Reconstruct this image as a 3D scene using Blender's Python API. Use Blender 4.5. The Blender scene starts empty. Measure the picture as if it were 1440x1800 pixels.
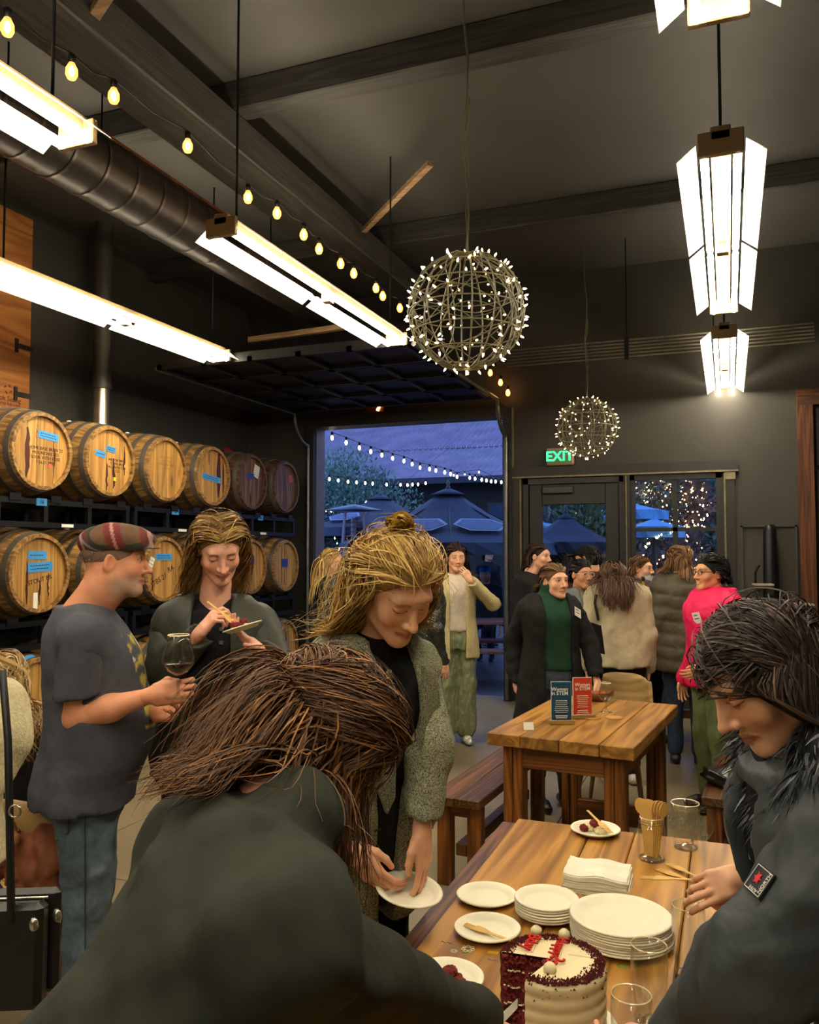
import bpy, bmesh, math, random
import numpy as np
from mathutils import Vector, Matrix
random.seed(7); RNG = np.random.default_rng(7)
SC = bpy.context.scene
COL = SC.collection

# ------------------------------------------------------------------ camera
F_PX, W_PX, H_PX = 1440.0, 1440.0, 1800.0
CAM_H = 1.65
YAW = math.radians(21.25); PITCH = math.atan(70 / 1440)
camd = bpy.data.cameras.new('camera'); cam = bpy.data.objects.new('camera', camd); COL.objects.link(cam)
camd.sensor_fit = 'VERTICAL'; camd.sensor_height = 24.0; camd.lens = 24.0 * F_PX / H_PX
camd.clip_start = 0.02; camd.clip_end = 200
cam.location = (0, 0, CAM_H); cam.rotation_euler = (math.pi / 2 + PITCH, 0, YAW)
SC.camera = cam
# ------------------------------------------------------------------ sky: even blue dusk
world = bpy.data.worlds.new('dusk_sky'); SC.world = world; world.use_nodes = True
bg = world.node_tree.nodes['Background']; bg.inputs[0].default_value = (0.16, 0.27, 0.62, 1); bg.inputs[1].default_value = 0.85
# ------------------------------------------------------------------ exposure
SC.view_settings.view_transform = 'Standard'; SC.view_settings.look = 'None'
SC.view_settings.gamma = 1.0; SC.view_settings.use_curve_mapping = False
SC.view_settings.exposure = 2.0
SC.cycles.transparent_max_bounces = 16
SC.cycles.max_bounces = 7; SC.cycles.diffuse_bounces = 3; SC.cycles.glossy_bounces = 3; SC.cycles.transmission_bounces = 4
SC.cycles.caustics_reflective = False; SC.cycles.caustics_refractive = False
TUBE_POWER = 18.0

CR = Matrix.Rotation(YAW, 3, 'Z') @ Matrix.Rotation(math.pi / 2 + PITCH, 3, 'X')
def P(x, y, z=None, d=None, Y=None, X=None):
    """world point that shows at photo pixel (x, y): on height z, at depth d, or on the plane Y or X"""
    v = CR @ Vector(((x - 720) / F_PX, -(y - 900) / F_PX, -1.0))
    if z is not None: t = (z - CAM_H) / v.z
    elif Y is not None: t = Y / v.y
    elif X is not None: t = X / v.x
    else: t = d
    return Vector((0, 0, CAM_H)) + v * t

# ------------------------------------------------------------------ colours and materials
def lin(c):
    def f(u):
        u = u / 255.0
        return u / 12.92 if u <= 0.04045 else ((u + 0.055) / 1.055) ** 2.4
    return (f(c[0]), f(c[1]), f(c[2]), 1.0)
class NT:
    def __init__(s, name):
        s.m = bpy.data.materials.new(name); s.m.use_nodes = True
        s.t = s.m.node_tree; s.n = s.t.nodes
        s.b = s.n['Principled BSDF']; s.out = s.n['Material Output']
    def node(s, typ, **kw):
        n = s.n.new('ShaderNode' + typ)
        for k, v in kw.items():
            if k.startswith('i_'):
                k = k[2:]; n.inputs[int(k) if k.isdigit() else k.replace('_', ' ')].default_value = v
            else: setattr(n, k, v)
        return n
    def link(s, a, ao, b, bi): s.t.links.new(a.outputs[ao], b.inputs[bi])
    def coords(s, scale=(1, 1, 1), kind='Object', rot=(0, 0, 0)):
        tc = s.node('TexCoord'); mp = s.node('Mapping')
        mp.inputs['Scale'].default_value = scale; mp.inputs['Rotation'].default_value = rot
        s.link(tc, kind, mp, 'Vector'); return mp
    def ramp(s, src, so, stops):
        r = s.node('ValToRGB'); e = r.color_ramp.elements
        while len(e) < len(stops): e.new(0.5)
        for i, (p, c) in enumerate(stops):
            e[i].position = p; e[i].color = c if len(c) == 4 else lin(c)
        s.link(src, so, r, 0); return r
    def bump(s, src, so, strength=0.3, dist=0.01):
        b = s.node('Bump'); b.inputs['Strength'].default_value = strength; b.inputs['Distance'].default_value = dist
        s.link(src, so, b, 'Height'); s.link(b, 0, s.b, 'Normal'); return b
    def set(s, rough=None, metal=None, spec=None, **kw):
        if rough is not None: s.b.inputs['Roughness'].default_value = rough
        if metal is not None: s.b.inputs['Metallic'].default_value = metal
        if spec is not None: s.b.inputs['Specular IOR Level'].default_value = spec
        for k, v in kw.items(): s.b.inputs[k.replace('_', ' ')].default_value = v
        return s
MATS = {}
def plain(name, c, rough=0.6, metal=0.0, var=0.12, scale=12, bump=0.0, spec=0.4, **kw):
    if name in MATS: return MATS[name]
    t = NT(name); t.set(rough, metal, spec, **kw)
    mp = t.coords((scale,) * 3); nz = t.node('TexNoise', i_Scale=1.0, i_Detail=4.0); t.link(mp, 0, nz, 'Vector')
    a = lin(c); lo = tuple(u * (1 - var) for u in a[:3]) + (1,); hi = tuple(min(1, u * (1 + var)) for u in a[:3]) + (1,)
    r = t.ramp(nz, 0, [(0.3, lo), (0.7, hi)]); t.link(r, 0, t.b, 'Base Color')
    if bump: t.bump(nz, 0, bump, 0.01)
    MATS[name] = t.m; return t.m
def wood(name, dark, light, axis='Y', rough=0.5, rings=9.0, bump=0.15, knots=True, spec=0.4):
    if name in MATS: return MATS[name]
    t = NT(name); t.set(rough, 0, spec)
    s = {'X': (.45, rings, rings), 'Y': (rings, .45, rings), 'Z': (rings, rings, .45)}[axis]
    oi = t.node('ObjectInfo')
    mp = t.coords(s); add = t.node('VectorMath', operation='ADD')
    ml = t.node('VectorMath', operation='SCALE'); cx = t.node('CombineXYZ')
    for i in range(3): t.link(oi, 'Random', cx, i)
    t.link(cx, 0, ml, 0); ml.inputs['Scale'].default_value = 37.0
    t.link(mp, 0, add, 0); t.link(ml, 0, add, 1)
    n1 = t.node('TexNoise', i_Scale=0.9, i_Detail=3.0, i_Distortion=0.4); t.link(add, 0, n1, 'Vector')
    mm = t.node('Math', operation='MULTIPLY'); mm.inputs[1].default_value = 17.0; t.link(n1, 0, mm, 0)
    fr = t.node('Math', operation='PINGPONG'); fr.inputs[1].default_value = 1.0; t.link(mm, 0, fr, 0)
    fine = t.coords({'X': (3, 90, 90), 'Y': (90, 3, 90), 'Z': (90, 90, 3)}[axis])
    n2 = t.node('TexNoise', i_Scale=1.0, i_Detail=2.0); t.link(fine, 0, n2, 'Vector')
    mx = t.node('Math', operation='MULTIPLY_ADD'); t.link(fr, 0, mx, 0); mx.inputs[1].default_value = 0.62
    h2 = t.node('Math', operation='MULTIPLY'); t.link(n2, 0, h2, 0); h2.inputs[1].default_value = 0.38; t.link(h2, 0, mx, 2)
    mid = tuple((a + b) / 2 for a, b in zip(dark, light))
    r = t.ramp(mx, 0, [(0.12, dark), (0.45, mid), (0.8, light)])
    hv = t.node('HueSaturation'); rm = t.node('MapRange'); t.link(oi, 'Random', rm, 0)
    rm.inputs[3].default_value = 0.82; rm.inputs[4].default_value = 1.15
    t.link(rm, 0, hv, 'Value'); t.link(r, 0, hv, 'Color'); last, lo = hv, 0
    if knots:
        km = t.coords({'X': (1.2, 4, 4), 'Y': (4, 1.2, 4), 'Z': (4, 4, 1.2)}[axis]); ka = t.node('VectorMath', operation='ADD')
        t.link(km, 0, ka, 0); t.link(ml, 0, ka, 1)
        vo = t.node('TexVoronoi', i_Scale=1.0); t.link(ka, 0, vo, 'Vector')
        kr = t.ramp(vo, 'Distance', [(0.04, (1, 1, 1, 1)), (0.11, (0, 0, 0, 1))])
        mk = t.node('MixRGB'); mk.inputs[2].default_value = lin(tuple(u * 0.55 for u in dark))
        t.link(kr, 0, mk, 0); t.link(hv, 0, mk, 1); last = mk
    t.link(last, lo, t.b, 'Base Color'); t.bump(mx, 0, bump, 0.004)
    MATS[name] = t.m; return t.m
def emit(name, c, power, sample=True):
    if name in MATS: return MATS[name]
    t = NT(name); t.set(0.4); cc = c if len(c) == 4 else lin(c)
    t.b.inputs['Base Color'].default_value = cc; t.b.inputs['Emission Color'].default_value = cc
    t.b.inputs['Emission Strength'].default_value = power; MATS[name] = t.m
    if not sample: t.m.cycles.emission_sampling = 'NONE'
    return t.m
def glass(name, tint=(1, 1, 1, 1), gloss=1.0, ior=1.45, rough=0.0):
    if name in MATS: return MATS[name]
    t = NT(name); tr = t.node('BsdfTransparent'); tr.inputs[0].default_value = tint
    gl = t.node('BsdfGlossy'); gl.inputs['Roughness'].default_value = rough
    lw = t.node('LayerWeight'); lw.inputs[0].default_value = 0.5
    pw = t.node('Math', operation='POWER'); pw.inputs[1].default_value = 3.0; t.link(lw, 'Facing', pw, 0)
    mu = t.node('Math', operation='MULTIPLY_ADD'); mu.inputs[1].default_value = 0.55 * gloss; mu.inputs[2].default_value = 0.045 * gloss; mu.use_clamp = True
    mx = t.node('MixShader'); t.link(pw, 0, mu, 0); t.link(mu, 0, mx, 0); t.link(tr, 0, mx, 1); t.link(gl, 0, mx, 2)
    t.link(mx, 0, t.out, 0); MATS[name] = t.m; return t.m
def vcol(name, rough=0.6, spec=0.3, bump=0.0, bscale=300, sss=0.0, sheen=0.0, vary=0.0, vscale=60, spots=None, wrinkle=0.0, wscale=20):
    """material that takes its own colour from the mesh's colour attribute"""
    if name in MATS: return MATS[name]
    t = NT(name); t.set(rough, 0, spec); a = t.node('VertexColor', layer_name='Col')
    last = a
    if vary or bump or spots:
        mp = t.coords((bscale,) * 3); nz = t.node('TexNoise', i_Scale=1.0, i_Detail=3.0); t.link(mp, 0, nz, 'Vector')
        if bump: t.bump(nz, 0, bump, 0.004)
        if vary:
            mp2 = t.coords((vscale,) * 3); n2 = t.node('TexNoise', i_Scale=1.0, i_Detail=3.0); t.link(mp2, 0, n2, 'Vector')
            rm = t.node('MapRange'); t.link(n2, 0, rm, 0); rm.inputs[1].default_value = 0.3; rm.inputs[2].default_value = 0.7
            rm.inputs[3].default_value = 1 - vary; rm.inputs[4].default_value = 1 + vary
            hv = t.node('HueSaturation'); t.link(rm, 0, hv, 'Value'); t.link(a, 0, hv, 'Color'); last = hv
    if wrinkle:
        mw = t.coords((wscale,) * 3); nw = t.node('TexNoise', i_Scale=1.0, i_Detail=2.5, i_Distortion=0.5); t.link(mw, 0, nw, 'Vector')
        bw = t.node('Bump'); bw.inputs['Strength'].default_value = wrinkle; bw.inputs['Distance'].default_value = 0.03; t.link(nw, 0, bw, 'Height')
        old = t.b.inputs['Normal'].links
        if old: t.t.links.new(bw.outputs[0], old[0].from_node.inputs['Normal'])
        else: t.link(bw, 0, t.b, 'Normal')
    t.link(last, 0, t.b, 'Base Color')
    if sss:
        t.b.inputs['Subsurface Weight'].default_value = sss; t.b.inputs['Subsurface Radius'].default_value = (0.012, 0.004, 0.002)
        t.b.inputs['Subsurface Scale'].default_value = 0.6
    if sheen: t.b.inputs['Sheen Weight'].default_value = sheen
    MATS[name] = t.m; return t.m

# ------------------------------------------------------------------ object helpers
def tag(o, label=None, cat=None, group=None, kind=None):
    if label: o['label'] = label
    if cat: o['category'] = cat
    if group: o['group'] = group
    if kind: o['kind'] = kind
    return o
def empty(name, loc=(0, 0, 0), rz=0.0, label=None, cat=None, group=None):
    o = bpy.data.objects.new(name, None); COL.objects.link(o); o.empty_display_size = 0.1
    o.location = loc; o.rotation_euler = (0, 0, rz); tag(o, label, cat, group); return o
def link_mesh(name, me, mat, parent=None, loc=(0, 0, 0), rot=(0, 0, 0), smooth=False):
    o = bpy.data.objects.new(name, me); COL.objects.link(o)
    if mat is not None and not me.materials: me.materials.append(mat)
    o.location = loc; o.rotation_euler = rot
    if parent is not None: o.parent = parent
    if smooth: me.shade_smooth()
    return o
def pydata(verts, faces, name='mesh'):
    me = bpy.data.meshes.new(name); me.from_pydata([tuple(v) for v in verts], [], faces); me.update(); return me
class MB:
    """collects boxes, tubes, lathes and prisms into one mesh"""
    def __init__(s): s.v = []; s.f = []; s.sm = []
    def raw(s, v, f, smooth=False):
        o = len(s.v); s.v += [tuple(p) for p in v]; s.f += [tuple(i + o for i in q) for q in f]; s.sm += [smooth] * len(f); return s
    def box(s, a, b, bev=0.0, M=None):
        x0, x1 = sorted((a[0], b[0])); y0, y1 = sorted((a[1], b[1])); z0, z1 = sorted((a[2], b[2]))
        if bev <= 0:
            v = [(x, y, z) for z in (z0, z1) for y in (y0, y1) for x in (x0, x1)]
            f = [(0, 2, 3, 1), (4, 5, 7, 6), (0, 1, 5, 4), (2, 6, 7, 3), (0, 4, 6, 2), (1, 3, 7, 5)]
        else:
            e = min(bev, (x1 - x0) * .45, (y1 - y0) * .45, (z1 - z0) * .45)
            bm = bmesh.new(); bmesh.ops.create_cube(bm, size=1)
            for q in bm.verts: q.co = ((x0 + x1) / 2 + q.co.x * (x1 - x0), (y0 + y1) / 2 + q.co.y * (y1 - y0), (z0 + z1) / 2 + q.co.z * (z1 - z0))
            bmesh.ops.bevel(bm, geom=bm.edges[:], offset=e, segments=1, affect='EDGES')
            bm.verts.index_update(); v = [q.co[:] for q in bm.verts]; f = [tuple(q.index for q in g.verts) for g in bm.faces]; bm.free()
        if M is not None: v = [tuple(M @ Vector(q)) for q in v]
        return s.raw(v, f)
    def tube(s, pts, r, n=8, caps=True, smooth=True):
        pts = [Vector(p) for p in pts]; m = len(pts); rs = r if isinstance(r, (list, tuple)) else [r] * m
        t0 = (pts[1] - pts[0]).normalized(); up = Vector((0, 0, 1)) if abs(t0.z) < 0.9 else Vector((1, 0, 0))
        u = t0.cross(up).normalized(); v = []; f = []
        for i, p in enumerate(pts):
            t = (pts[min(i + 1, m - 1)] - pts[max(i - 1, 0)]).normalized()
            u = (u - t * u.dot(t)).normalized(); w = t.cross(u)
            v += [p + (u * math.cos(a) + w * math.sin(a)) * rs[i] for a in (2 * math.pi * k / n for k in range(n))]
        for i in range(m - 1):
            for k in range(n):
                f.append((i * n + k, i * n + (k + 1) % n, (i + 1) * n + (k + 1) % n, (i + 1) * n + k))
        s.raw(v, f, smooth)
        if caps: s.raw(v[:n], [tuple(range(n))[::-1]]); s.raw(v[-n:], [tuple(range(n))])
        return s
    def lathe(s, prof, n=24, c=(0, 0, 0), smooth=True, M=None, caps=True):
        v = []; f = []; m = len(prof)
        for r, z in prof:
            for k in range(n):
                a = 2 * math.pi * k / n; v.append((c[0] + r * math.cos(a), c[1] + r * math.sin(a), c[2] + z))
        for i in range(m - 1):
            for k in range(n): f.append((i * n + k, i * n + (k + 1) % n, (i + 1) * n + (k + 1) % n, (i + 1) * n + k))
        if caps and prof[0][0] > 1e-4: f.append(tuple(range(n))[::-1])
        if caps and prof[-1][0] > 1e-4: f.append(tuple(range((m - 1) * n, m * n)))
        if M is not None: v = [tuple(M @ Vector(q)) for q in v]
        return s.raw(v, f, smooth)
    def prism(s, poly, z0, z1, M=None):
        n = len(poly); v = [(x, y, z0) for x, y in poly] + [(x, y, z1) for x, y in poly]
        f = [tuple(range(n))[::-1], tuple(range(n, 2 * n))] + [(i, (i + 1) % n, n + (i + 1) % n, n + i) for i in range(n)]
        if M is not None: v = [tuple(M @ Vector(q)) for q in v]
        return s.raw(v, f)
    def mesh(s, name='mesh'):
        me = pydata(s.v, s.f, name); me.polygons.foreach_set('use_smooth', s.sm); me.update(); return me
    def build(s, name, mat, parent=None, loc=(0, 0, 0), rot=(0, 0, 0)):
        return link_mesh(name, s.mesh(name), mat, parent, loc, rot)
def struct(o): o['kind'] = 'structure'; return o
def text_mesh(body, size, mat, parent, M, name='lettering', depth=0.0006, align='CENTER', space=1.0, bold=0.0):
    """lettering turned into a thin mesh; M places it (text runs along local x, up along local y)"""
    cu = bpy.data.curves.new(name, 'FONT'); cu.body = body; cu.size = size; cu.extrude = depth; cu.align_x = align; cu.align_y = 'CENTER'
    cu.resolution_u = 2; cu.space_line = space; cu.offset = bold
    o = bpy.data.objects.new(name, cu); COL.objects.link(o)
    dg = bpy.context.evaluated_depsgraph_get(); me = bpy.data.meshes.new_from_object(o.evaluated_get(dg))
    bpy.data.objects.remove(o); bpy.data.curves.remove(cu)
    me.transform(M); me.materials.clear(); me.name = name
    return link_mesh(name, me, mat, parent)
def frame(o, x, z):
    """matrix with origin o, local x along x, local z along z"""
    z = Vector(z).normalized(); x = Vector(x); x = (x - z * x.dot(z)).normalized(); y = z.cross(x)
    return Matrix(((x.x, y.x, z.x, o[0]), (x.y, y.y, z.y, o[1]), (x.z, y.z, z.z, o[2]), (0, 0, 0, 1)))
def camdir(th):
    """horizontal direction relative to the view: 0 faces the viewer, 90 to picture right, 180 away"""
    t = math.radians(th); R_ = Vector((math.cos(YAW), math.sin(YAW), 0)); F_ = Vector((-math.sin(YAW), math.cos(YAW), 0)); return R_ * math.sin(t) - F_ * math.cos(t)
# ================================================================== the room
ROOM_L, ROOM_R, ROOM_N, ROOM_F, CEIL = -5.75, 3.2, -3.2, 9.0, 4.75
def mk_wallmat():
    t = NT('dark_wall_paint'); t.set(0.62, 0, 0.35)
    mp = t.coords((0.7, 0.7, 0.7)); n = t.node('TexNoise', i_Scale=1.0, i_Detail=6.0); t.link(mp, 0, n, 'Vector')
    r = t.ramp(n, 0, [(0.3, (56, 54, 48)), (0.7, (70, 67, 58))]); t.link(r, 0, t.b, 'Base Color')
    m2 = t.coords((60, 60, 60)); n2 = t.node('TexNoise', i_Scale=1.0, i_Detail=3.0); t.link(m2, 0, n2, 'Vector'); t.bump(n2, 0, 0.12, 0.004)
    return t.m
WALL = mk_wallmat()
def mk_ceil():
    t = NT('black_ceiling_paint'); t.set(0.7, 0, 0.3)
    mp = t.coords((0.5, 0.5, 0.5)); n = t.node('TexNoise', i_Scale=1.0, i_Detail=5.0); t.link(mp, 0, n, 'Vector')
    r = t.ramp(n, 0, [(0.3, (66, 64, 59)), (0.7, (80, 77, 71))]); t.link(r, 0, t.b, 'Base Color'); return t.m
CEILM = mk_ceil()
def mk_floor():
    t = NT('worn_concrete'); t.set(0.42, 0, 0.45)
    mp = t.coords((0.8, 0.8, 0.8)); n = t.node('TexNoise', i_Scale=1.0, i_Detail=8.0, i_Distortion=0.5); t.link(mp, 0, n, 'Vector')
    r = t.ramp(n, 0, [(0.3, (116, 104, 80)), (0.55, (142, 128, 98)), (0.75, (160, 146, 116))]); t.link(r, 0, t.b, 'Base Color')
    rr = t.ramp(n, 0, [(0.3, (0.35, 0.35, 0.35, 1)), (0.7, (0.55, 0.55, 0.55, 1))]); t.link(rr, 0, t.b, 'Roughness')
    m2 = t.coords((25, 25, 25)); n2 = t.node('TexNoise', i_Scale=1.0, i_Detail=4.0); t.link(m2, 0, n2, 'Vector'); t.bump(n2, 0, 0.06, 0.004)
    return t.m
FLOORM = mk_floor()
BLACKM = plain('black_steel', (26, 26, 27), 0.45, 0.6, spec=0.5)
DARKT = plain('dark_trim_paint', (44, 42, 38), 0.5, bump=0.1)
TANTRIM = plain('bare_trim_edge', (126, 116, 88), 0.6, var=0.25)
# floor slabs with recessed control joints
fl = empty('floor'); struct(fl)
for i, (x0, x1) in enumerate([(-5.75, -3.4), (-3.4, -1.0), (-1.0, 1.4), (1.4, 3.2)]):
    for (y0, y1) in [(-3.2, 0.6), (0.6, 3.4), (3.4, 6.2), (6.2, 9.2)]:
        MB().box((x0 + .003, y0 + .003, -0.12), (x1 - .003, y1 - .003, 0)).build('slab', FLOORM, fl)
MB().box((-5.75, -3.2, -0.2), (3.2, 9.2, -0.1)).build('slab_bed', FLOORM, fl)
struct(MB().box((ROOM_L, ROOM_N, CEIL), (ROOM_R, ROOM_F + .2, CEIL + .15)).build('ceiling', CEILM))
struct(MB().box((ROOM_L - .15, ROOM_N, -.1), (ROOM_L, ROOM_F + .2, CEIL)).build('wall_left', WALL))
struct(MB().box((ROOM_R, ROOM_N, -.1), (ROOM_R + .15, ROOM_F + .2, CEIL)).build('wall_right', WALL))
struct(MB().box((ROOM_L, ROOM_N - .15, -.1), (ROOM_R, ROOM_N, CEIL)).build('wall_near', WALL))
# far wall with the roll-up opening, the glass door and the window
GX0, GX1, GZ = -4.74, -2.35, 3.18
DX0, DX1, DZ = -2.13, -1.02, 2.46
WX0, WX1, WZ0, WZ1 = -0.98, -0.05, 0.85, 2.47
wf = MB()
for a, b in [((ROOM_L, 0), (GX0, CEIL)), ((GX0, GZ), (GX1, CEIL)), ((GX1, 0), (DX0, CEIL)), ((DX0, DZ), (DX1, CEIL)), ((DX1, 0), (WX0, CEIL)),
             ((WX0, 0), (WX1, WZ0)), ((WX0, WZ1), (WX1, CEIL)), ((WX1, 0), (ROOM_R, CEIL))]:
    wf.box((a[0], ROOM_F, a[1]), (b[0], ROOM_F + .2, b[1]))
struct(wf.build('wall_far', WALL))
# roll-up opening trim: jambs, curved door track, raised door sections
tr = empty('trim_1'); struct(tr)
MB().box((GX0 - .12, 8.93, 0), (GX0, 9.0, GZ + .1)).build('jamb', DARKT, tr)
MB().box((GX1, 8.93, 0), (GX1 + .1, 9.0, GZ + .1)).build('jamb', DARKT, tr)
MB().box((GX0, 8.93, GZ), (GX1, 9.0, GZ + .14)).build('header_board', DARKT, tr)
MB().box((GX0 - .02, 8.98, 0), (GX0 + .015, 9.2, GZ)).build('reveal_board', plain('reveal_purple', (92, 82, 84), 0.5), tr)
MB().box((GX1 + .1, 8.96, 0), (GX1 + .115, 9.0, GZ + .1)).build('edge_strip', TANTRIM, tr)
gd = empty('door_1'); struct(gd); gd['label'] = 'raised black sectional garage door hanging under the ceiling'
for s_, xx in ((0, GX0 - .05), (1, GX1 + .05)):
    pts = [(xx, 8.88, .02), (xx, 8.88, 2.9)] + [(xx, 8.88 - .35 * math.sin(a), 2.95 + .35 * (1 - math.cos(a))) for a in np.linspace(0, math.pi / 2, 7)] + [(xx, 6.0, 3.3)]
    MB().tube(pts, 0.022, 6).build('track', plain('galvanised', (120, 116, 106), 0.4, 0.8), gd)
for k in range(4):
    y0 = 5.95 + k * .62
    m = MB().box((GX0, y0, 3.32), (GX1, y0 + .6, 3.36))
    for xx in np.linspace(GX0, GX1 - .05, 6): m.box((xx, y0, 3.28), (xx + .05, y0 + .6, 3.32))
    m.box((GX0, y0, 3.28), (GX1, y0 + .04, 3.32)); m.box((GX0, y0 + .56, 3.28), (GX1, y0 + .6, 3.32))
    m.build('door_section', plain('door_black_paint_inner', (30, 30, 30), 0.55), gd)
# glass entrance door
d2 = empty('door_2'); struct(d2)
DK = plain('door_black_paint', (40, 39, 36), 0.45)
for a, b in [((DX0, 0), (DX0 + .06, DZ)), ((DX1 - .06, 0), (DX1, DZ)), ((DX0, DZ - .06), (DX1, DZ))]:
    MB().box((a[0], 8.97, a[1]), (b[0], 9.12, b[1])).build('door_frame', DK, d2)
for a, b in [((DX0 + .065, .02), (DX0 + .21, DZ - .065)), ((DX1 - .21, .02), (DX1 - .065, DZ - .065))]:
    MB().box((a[0], 9.0, a[1]), (b[0], 9.06, b[1]), .006).build('stile', DK, d2)
for a, b in [(.02, .3), (DZ - .29, DZ - .065)]:
    MB().box((DX0 + .21, 9.0, a), (DX1 - .21, 9.06, b), .006).build('rail', DK, d2)
MB().box((DX0 + .21, 9.02, .3), (DX1 - .21, 9.035, DZ - .29)).build('pane', glass('window_glass', (0.93, 0.95, 0.97, 1), 1.3), d2)
MB().box((DX0 + .22, 8.95, DZ - .17), (DX0 + .56, 9.0, DZ - .09), .01).build('door_closer', plain('closer_grey', (58, 56, 50), 0.4), d2)
MB().tube([(DX1 - .13, 9.0, .95), (DX1 - .13, 8.94, .95), (DX1 - .13, 8.94, 1.25), (DX1 - .13, 9.0, 1.25)], .012, 8).build('handle', BLACKM, d2)
# window of six panes
w1 = empty('window_1'); struct(w1)
for a, b in [((WX0, WZ0), (WX0 + .06, WZ1)), ((WX1 - .06, WZ0), (WX1, WZ1)), ((WX0, WZ1 - .06), (WX1, WZ1)), ((WX0, WZ0), (WX1, WZ0 + .06))]:
    MB().box((a[0], 8.98, a[1]), (b[0], 9.1, b[1])).build('window_frame', DK, w1)
xm = (WX0 + WX1) / 2; rows = [WZ0 + .06, 1.38, 1.885, WZ1 - .06]
MB().box((xm - .025, 9.0, WZ0 + .06), (xm + .025, 9.08, WZ1 - .06)).build('muntin', DK, w1)
for z in rows[1:3]: MB().box((WX0 + .06, 9.0, z - .02), (WX1 - .06, 9.075, z + .02)).build('muntin', DK, w1)
for i in range(3):
    for a, b in ((WX0 + .06, xm - .025), (xm + .025, WX1 - .06)):
        MB().box((a, 9.03, rows[i] + (.02 if i else 0)), (b, 9.045, rows[i + 1] - (.02 if i < 2 else 0))).build('pane', MATS['window_glass'], w1)
# flat trim boards round door and window
t2 = empty('trim_2'); struct(t2)
for a, b in [((DX0 - .12, DZ + .02), (WX1 + .16, DZ + .13)), ((DX0 - .12, 0), (DX0 - .02, DZ + .02)), ((DX1 - .012, 0), (WX0 + .012, DZ + .02)), ((WX1 + .03, .6), (WX1 + .12, DZ + .02))]:
    MB().box((a[0], 8.955, a[1]), (b[0], 9.0, b[1])).build('trim_board', DARKT, t2)
for a, b in [((DX0 - .12, DZ + .01), (WX1 + .16, DZ + .028)), ((DX0 - .03, 0), (DX0 - .018, DZ)), ((WX1 + .018, .6), (WX1 + .034, DZ)), ((-1.01, 0), (-1.0, DZ)), ((WX1 + .03, DZ - .07), (WX1 + .13, DZ - .0))]:
    MB().box((a[0], 8.945, a[1]), (b[0], 8.99, b[1])).build('bare_edge', TANTRIM, t2)
# timber frame of the second opening, right, with closed black panel door
t3 = empty('trim_3'); struct(t3)
TIMB = wood('brown_timber', (62, 34, 18), (110, 64, 34), 'Z', 0.55)
MB().box((.66, 8.9, 0), (.80, 9.0, 3.1)).build('post', TIMB, t3)
MB().box((.66, 8.9, 3.1), (3.1, 9.0, 3.26)).build('lintel', wood('brown_timber_x', (62, 34, 18), (110, 64, 34), 'X', 0.55), t3)
d3 = empty('door_3'); struct(d3)
for k in range(5): MB().box((.82, 8.95, .01 + k * .62), (3.0, 9.0, .6 + k * .62), .012).build('door_section', plain('door_panel_black', (38, 38, 37), 0.5), d3)
# flush panels on the far wall right of the window
t4 = empty('trim_4'); struct(t4)
for x0, x1, z0, z1 in [(.12, .40, .9, 1.92), (.42, .64, .9, 1.92)]:
    m = MB()
    for a, b in [((x0, z0), (x0 + .02, z1)), ((x1 - .02, z0), (x1, z1)), ((x0, z1 - .02), (x1, z1)), ((x0, z0), (x1, z0 + .02))]: m.box((a[0], 8.97, a[1]), (b[0], 9.0, b[1]))
    m.build('panel_frame', plain('panel_grey', (66, 66, 60), 0.5), t4)
# plywood panel and tin flue on the left wall
pw = empty('trim_5'); struct(pw)
PLY = wood('plywood', (150, 88, 38), (198, 132, 66), 'Y', 0.6, rings=3.0)
MB().box((ROOM_L, 3.6, 2.3), (ROOM_L + .03, 5.46, 4.6)).build('plywood_sheet', PLY, pw)
INK = plain('black_ink', (40, 24, 14), 0.7)
ply = lambda x, y: P(x, y, X=ROOM_L + .031)
text_mesh('ul-Lok Siding', .062, INK, pw, frame(ply(10, 700), (0, 1, 0), (1, 0, 0)), 'print')
text_mesh('www.roy-lok.com', .042, INK, pw, frame(ply(10, 709), (0, 1, 0), (1, 0, 0)), 'print')
Md = frame(ply(14, 684), (0, 1, 0), (1, 0, 0))
dm = MB()
for k in range(4):
    a = math.pi / 2 * k; R = Matrix.Rotation(a, 4, 'Z')
    dm.prism([(.009, .032), (.021, .02), (.027, .026), (.009, .044)], 0, .002, Md @ R)
dm.build('print_emblem', INK, pw)
for z in (ply(45, 696).z - .02, ply(45, 612).z - .02): MB().box((ROOM_L + .03, 5.3, z), (ROOM_L + .05, 5.47, z + .04)).box((ROOM_L + .03, 5.29, z - .04), (ROOM_L + .045, 5.32, z + .08)).build('bracket', plain('bracket_grey', (70, 68, 62), 0.4, 0.7), pw)
fx = empty('flue_pipe', (ROOM_L + .3, 6.05, 0), 0, 'tin flue pipe rising behind the top row of barrels', 'pipe')
MB().tube([(0, 0, 2.6), (0, 0, 3.2)], .075, 16).build('pipe_section', plain('bright_tin', (170, 160, 146), 0.3, 0.9), fx)
MB().tube([(0, 0, 3.2), (0, 0, CEIL)], .085, 16).build('pipe_section', plain('dull_tin', (86, 82, 76), 0.5, 0.6), fx)
MB().tube([(0, 0, 3.17), (0, 0, 3.23)], .092, 16).build('collar', MATS['dull_tin'], fx)
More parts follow.
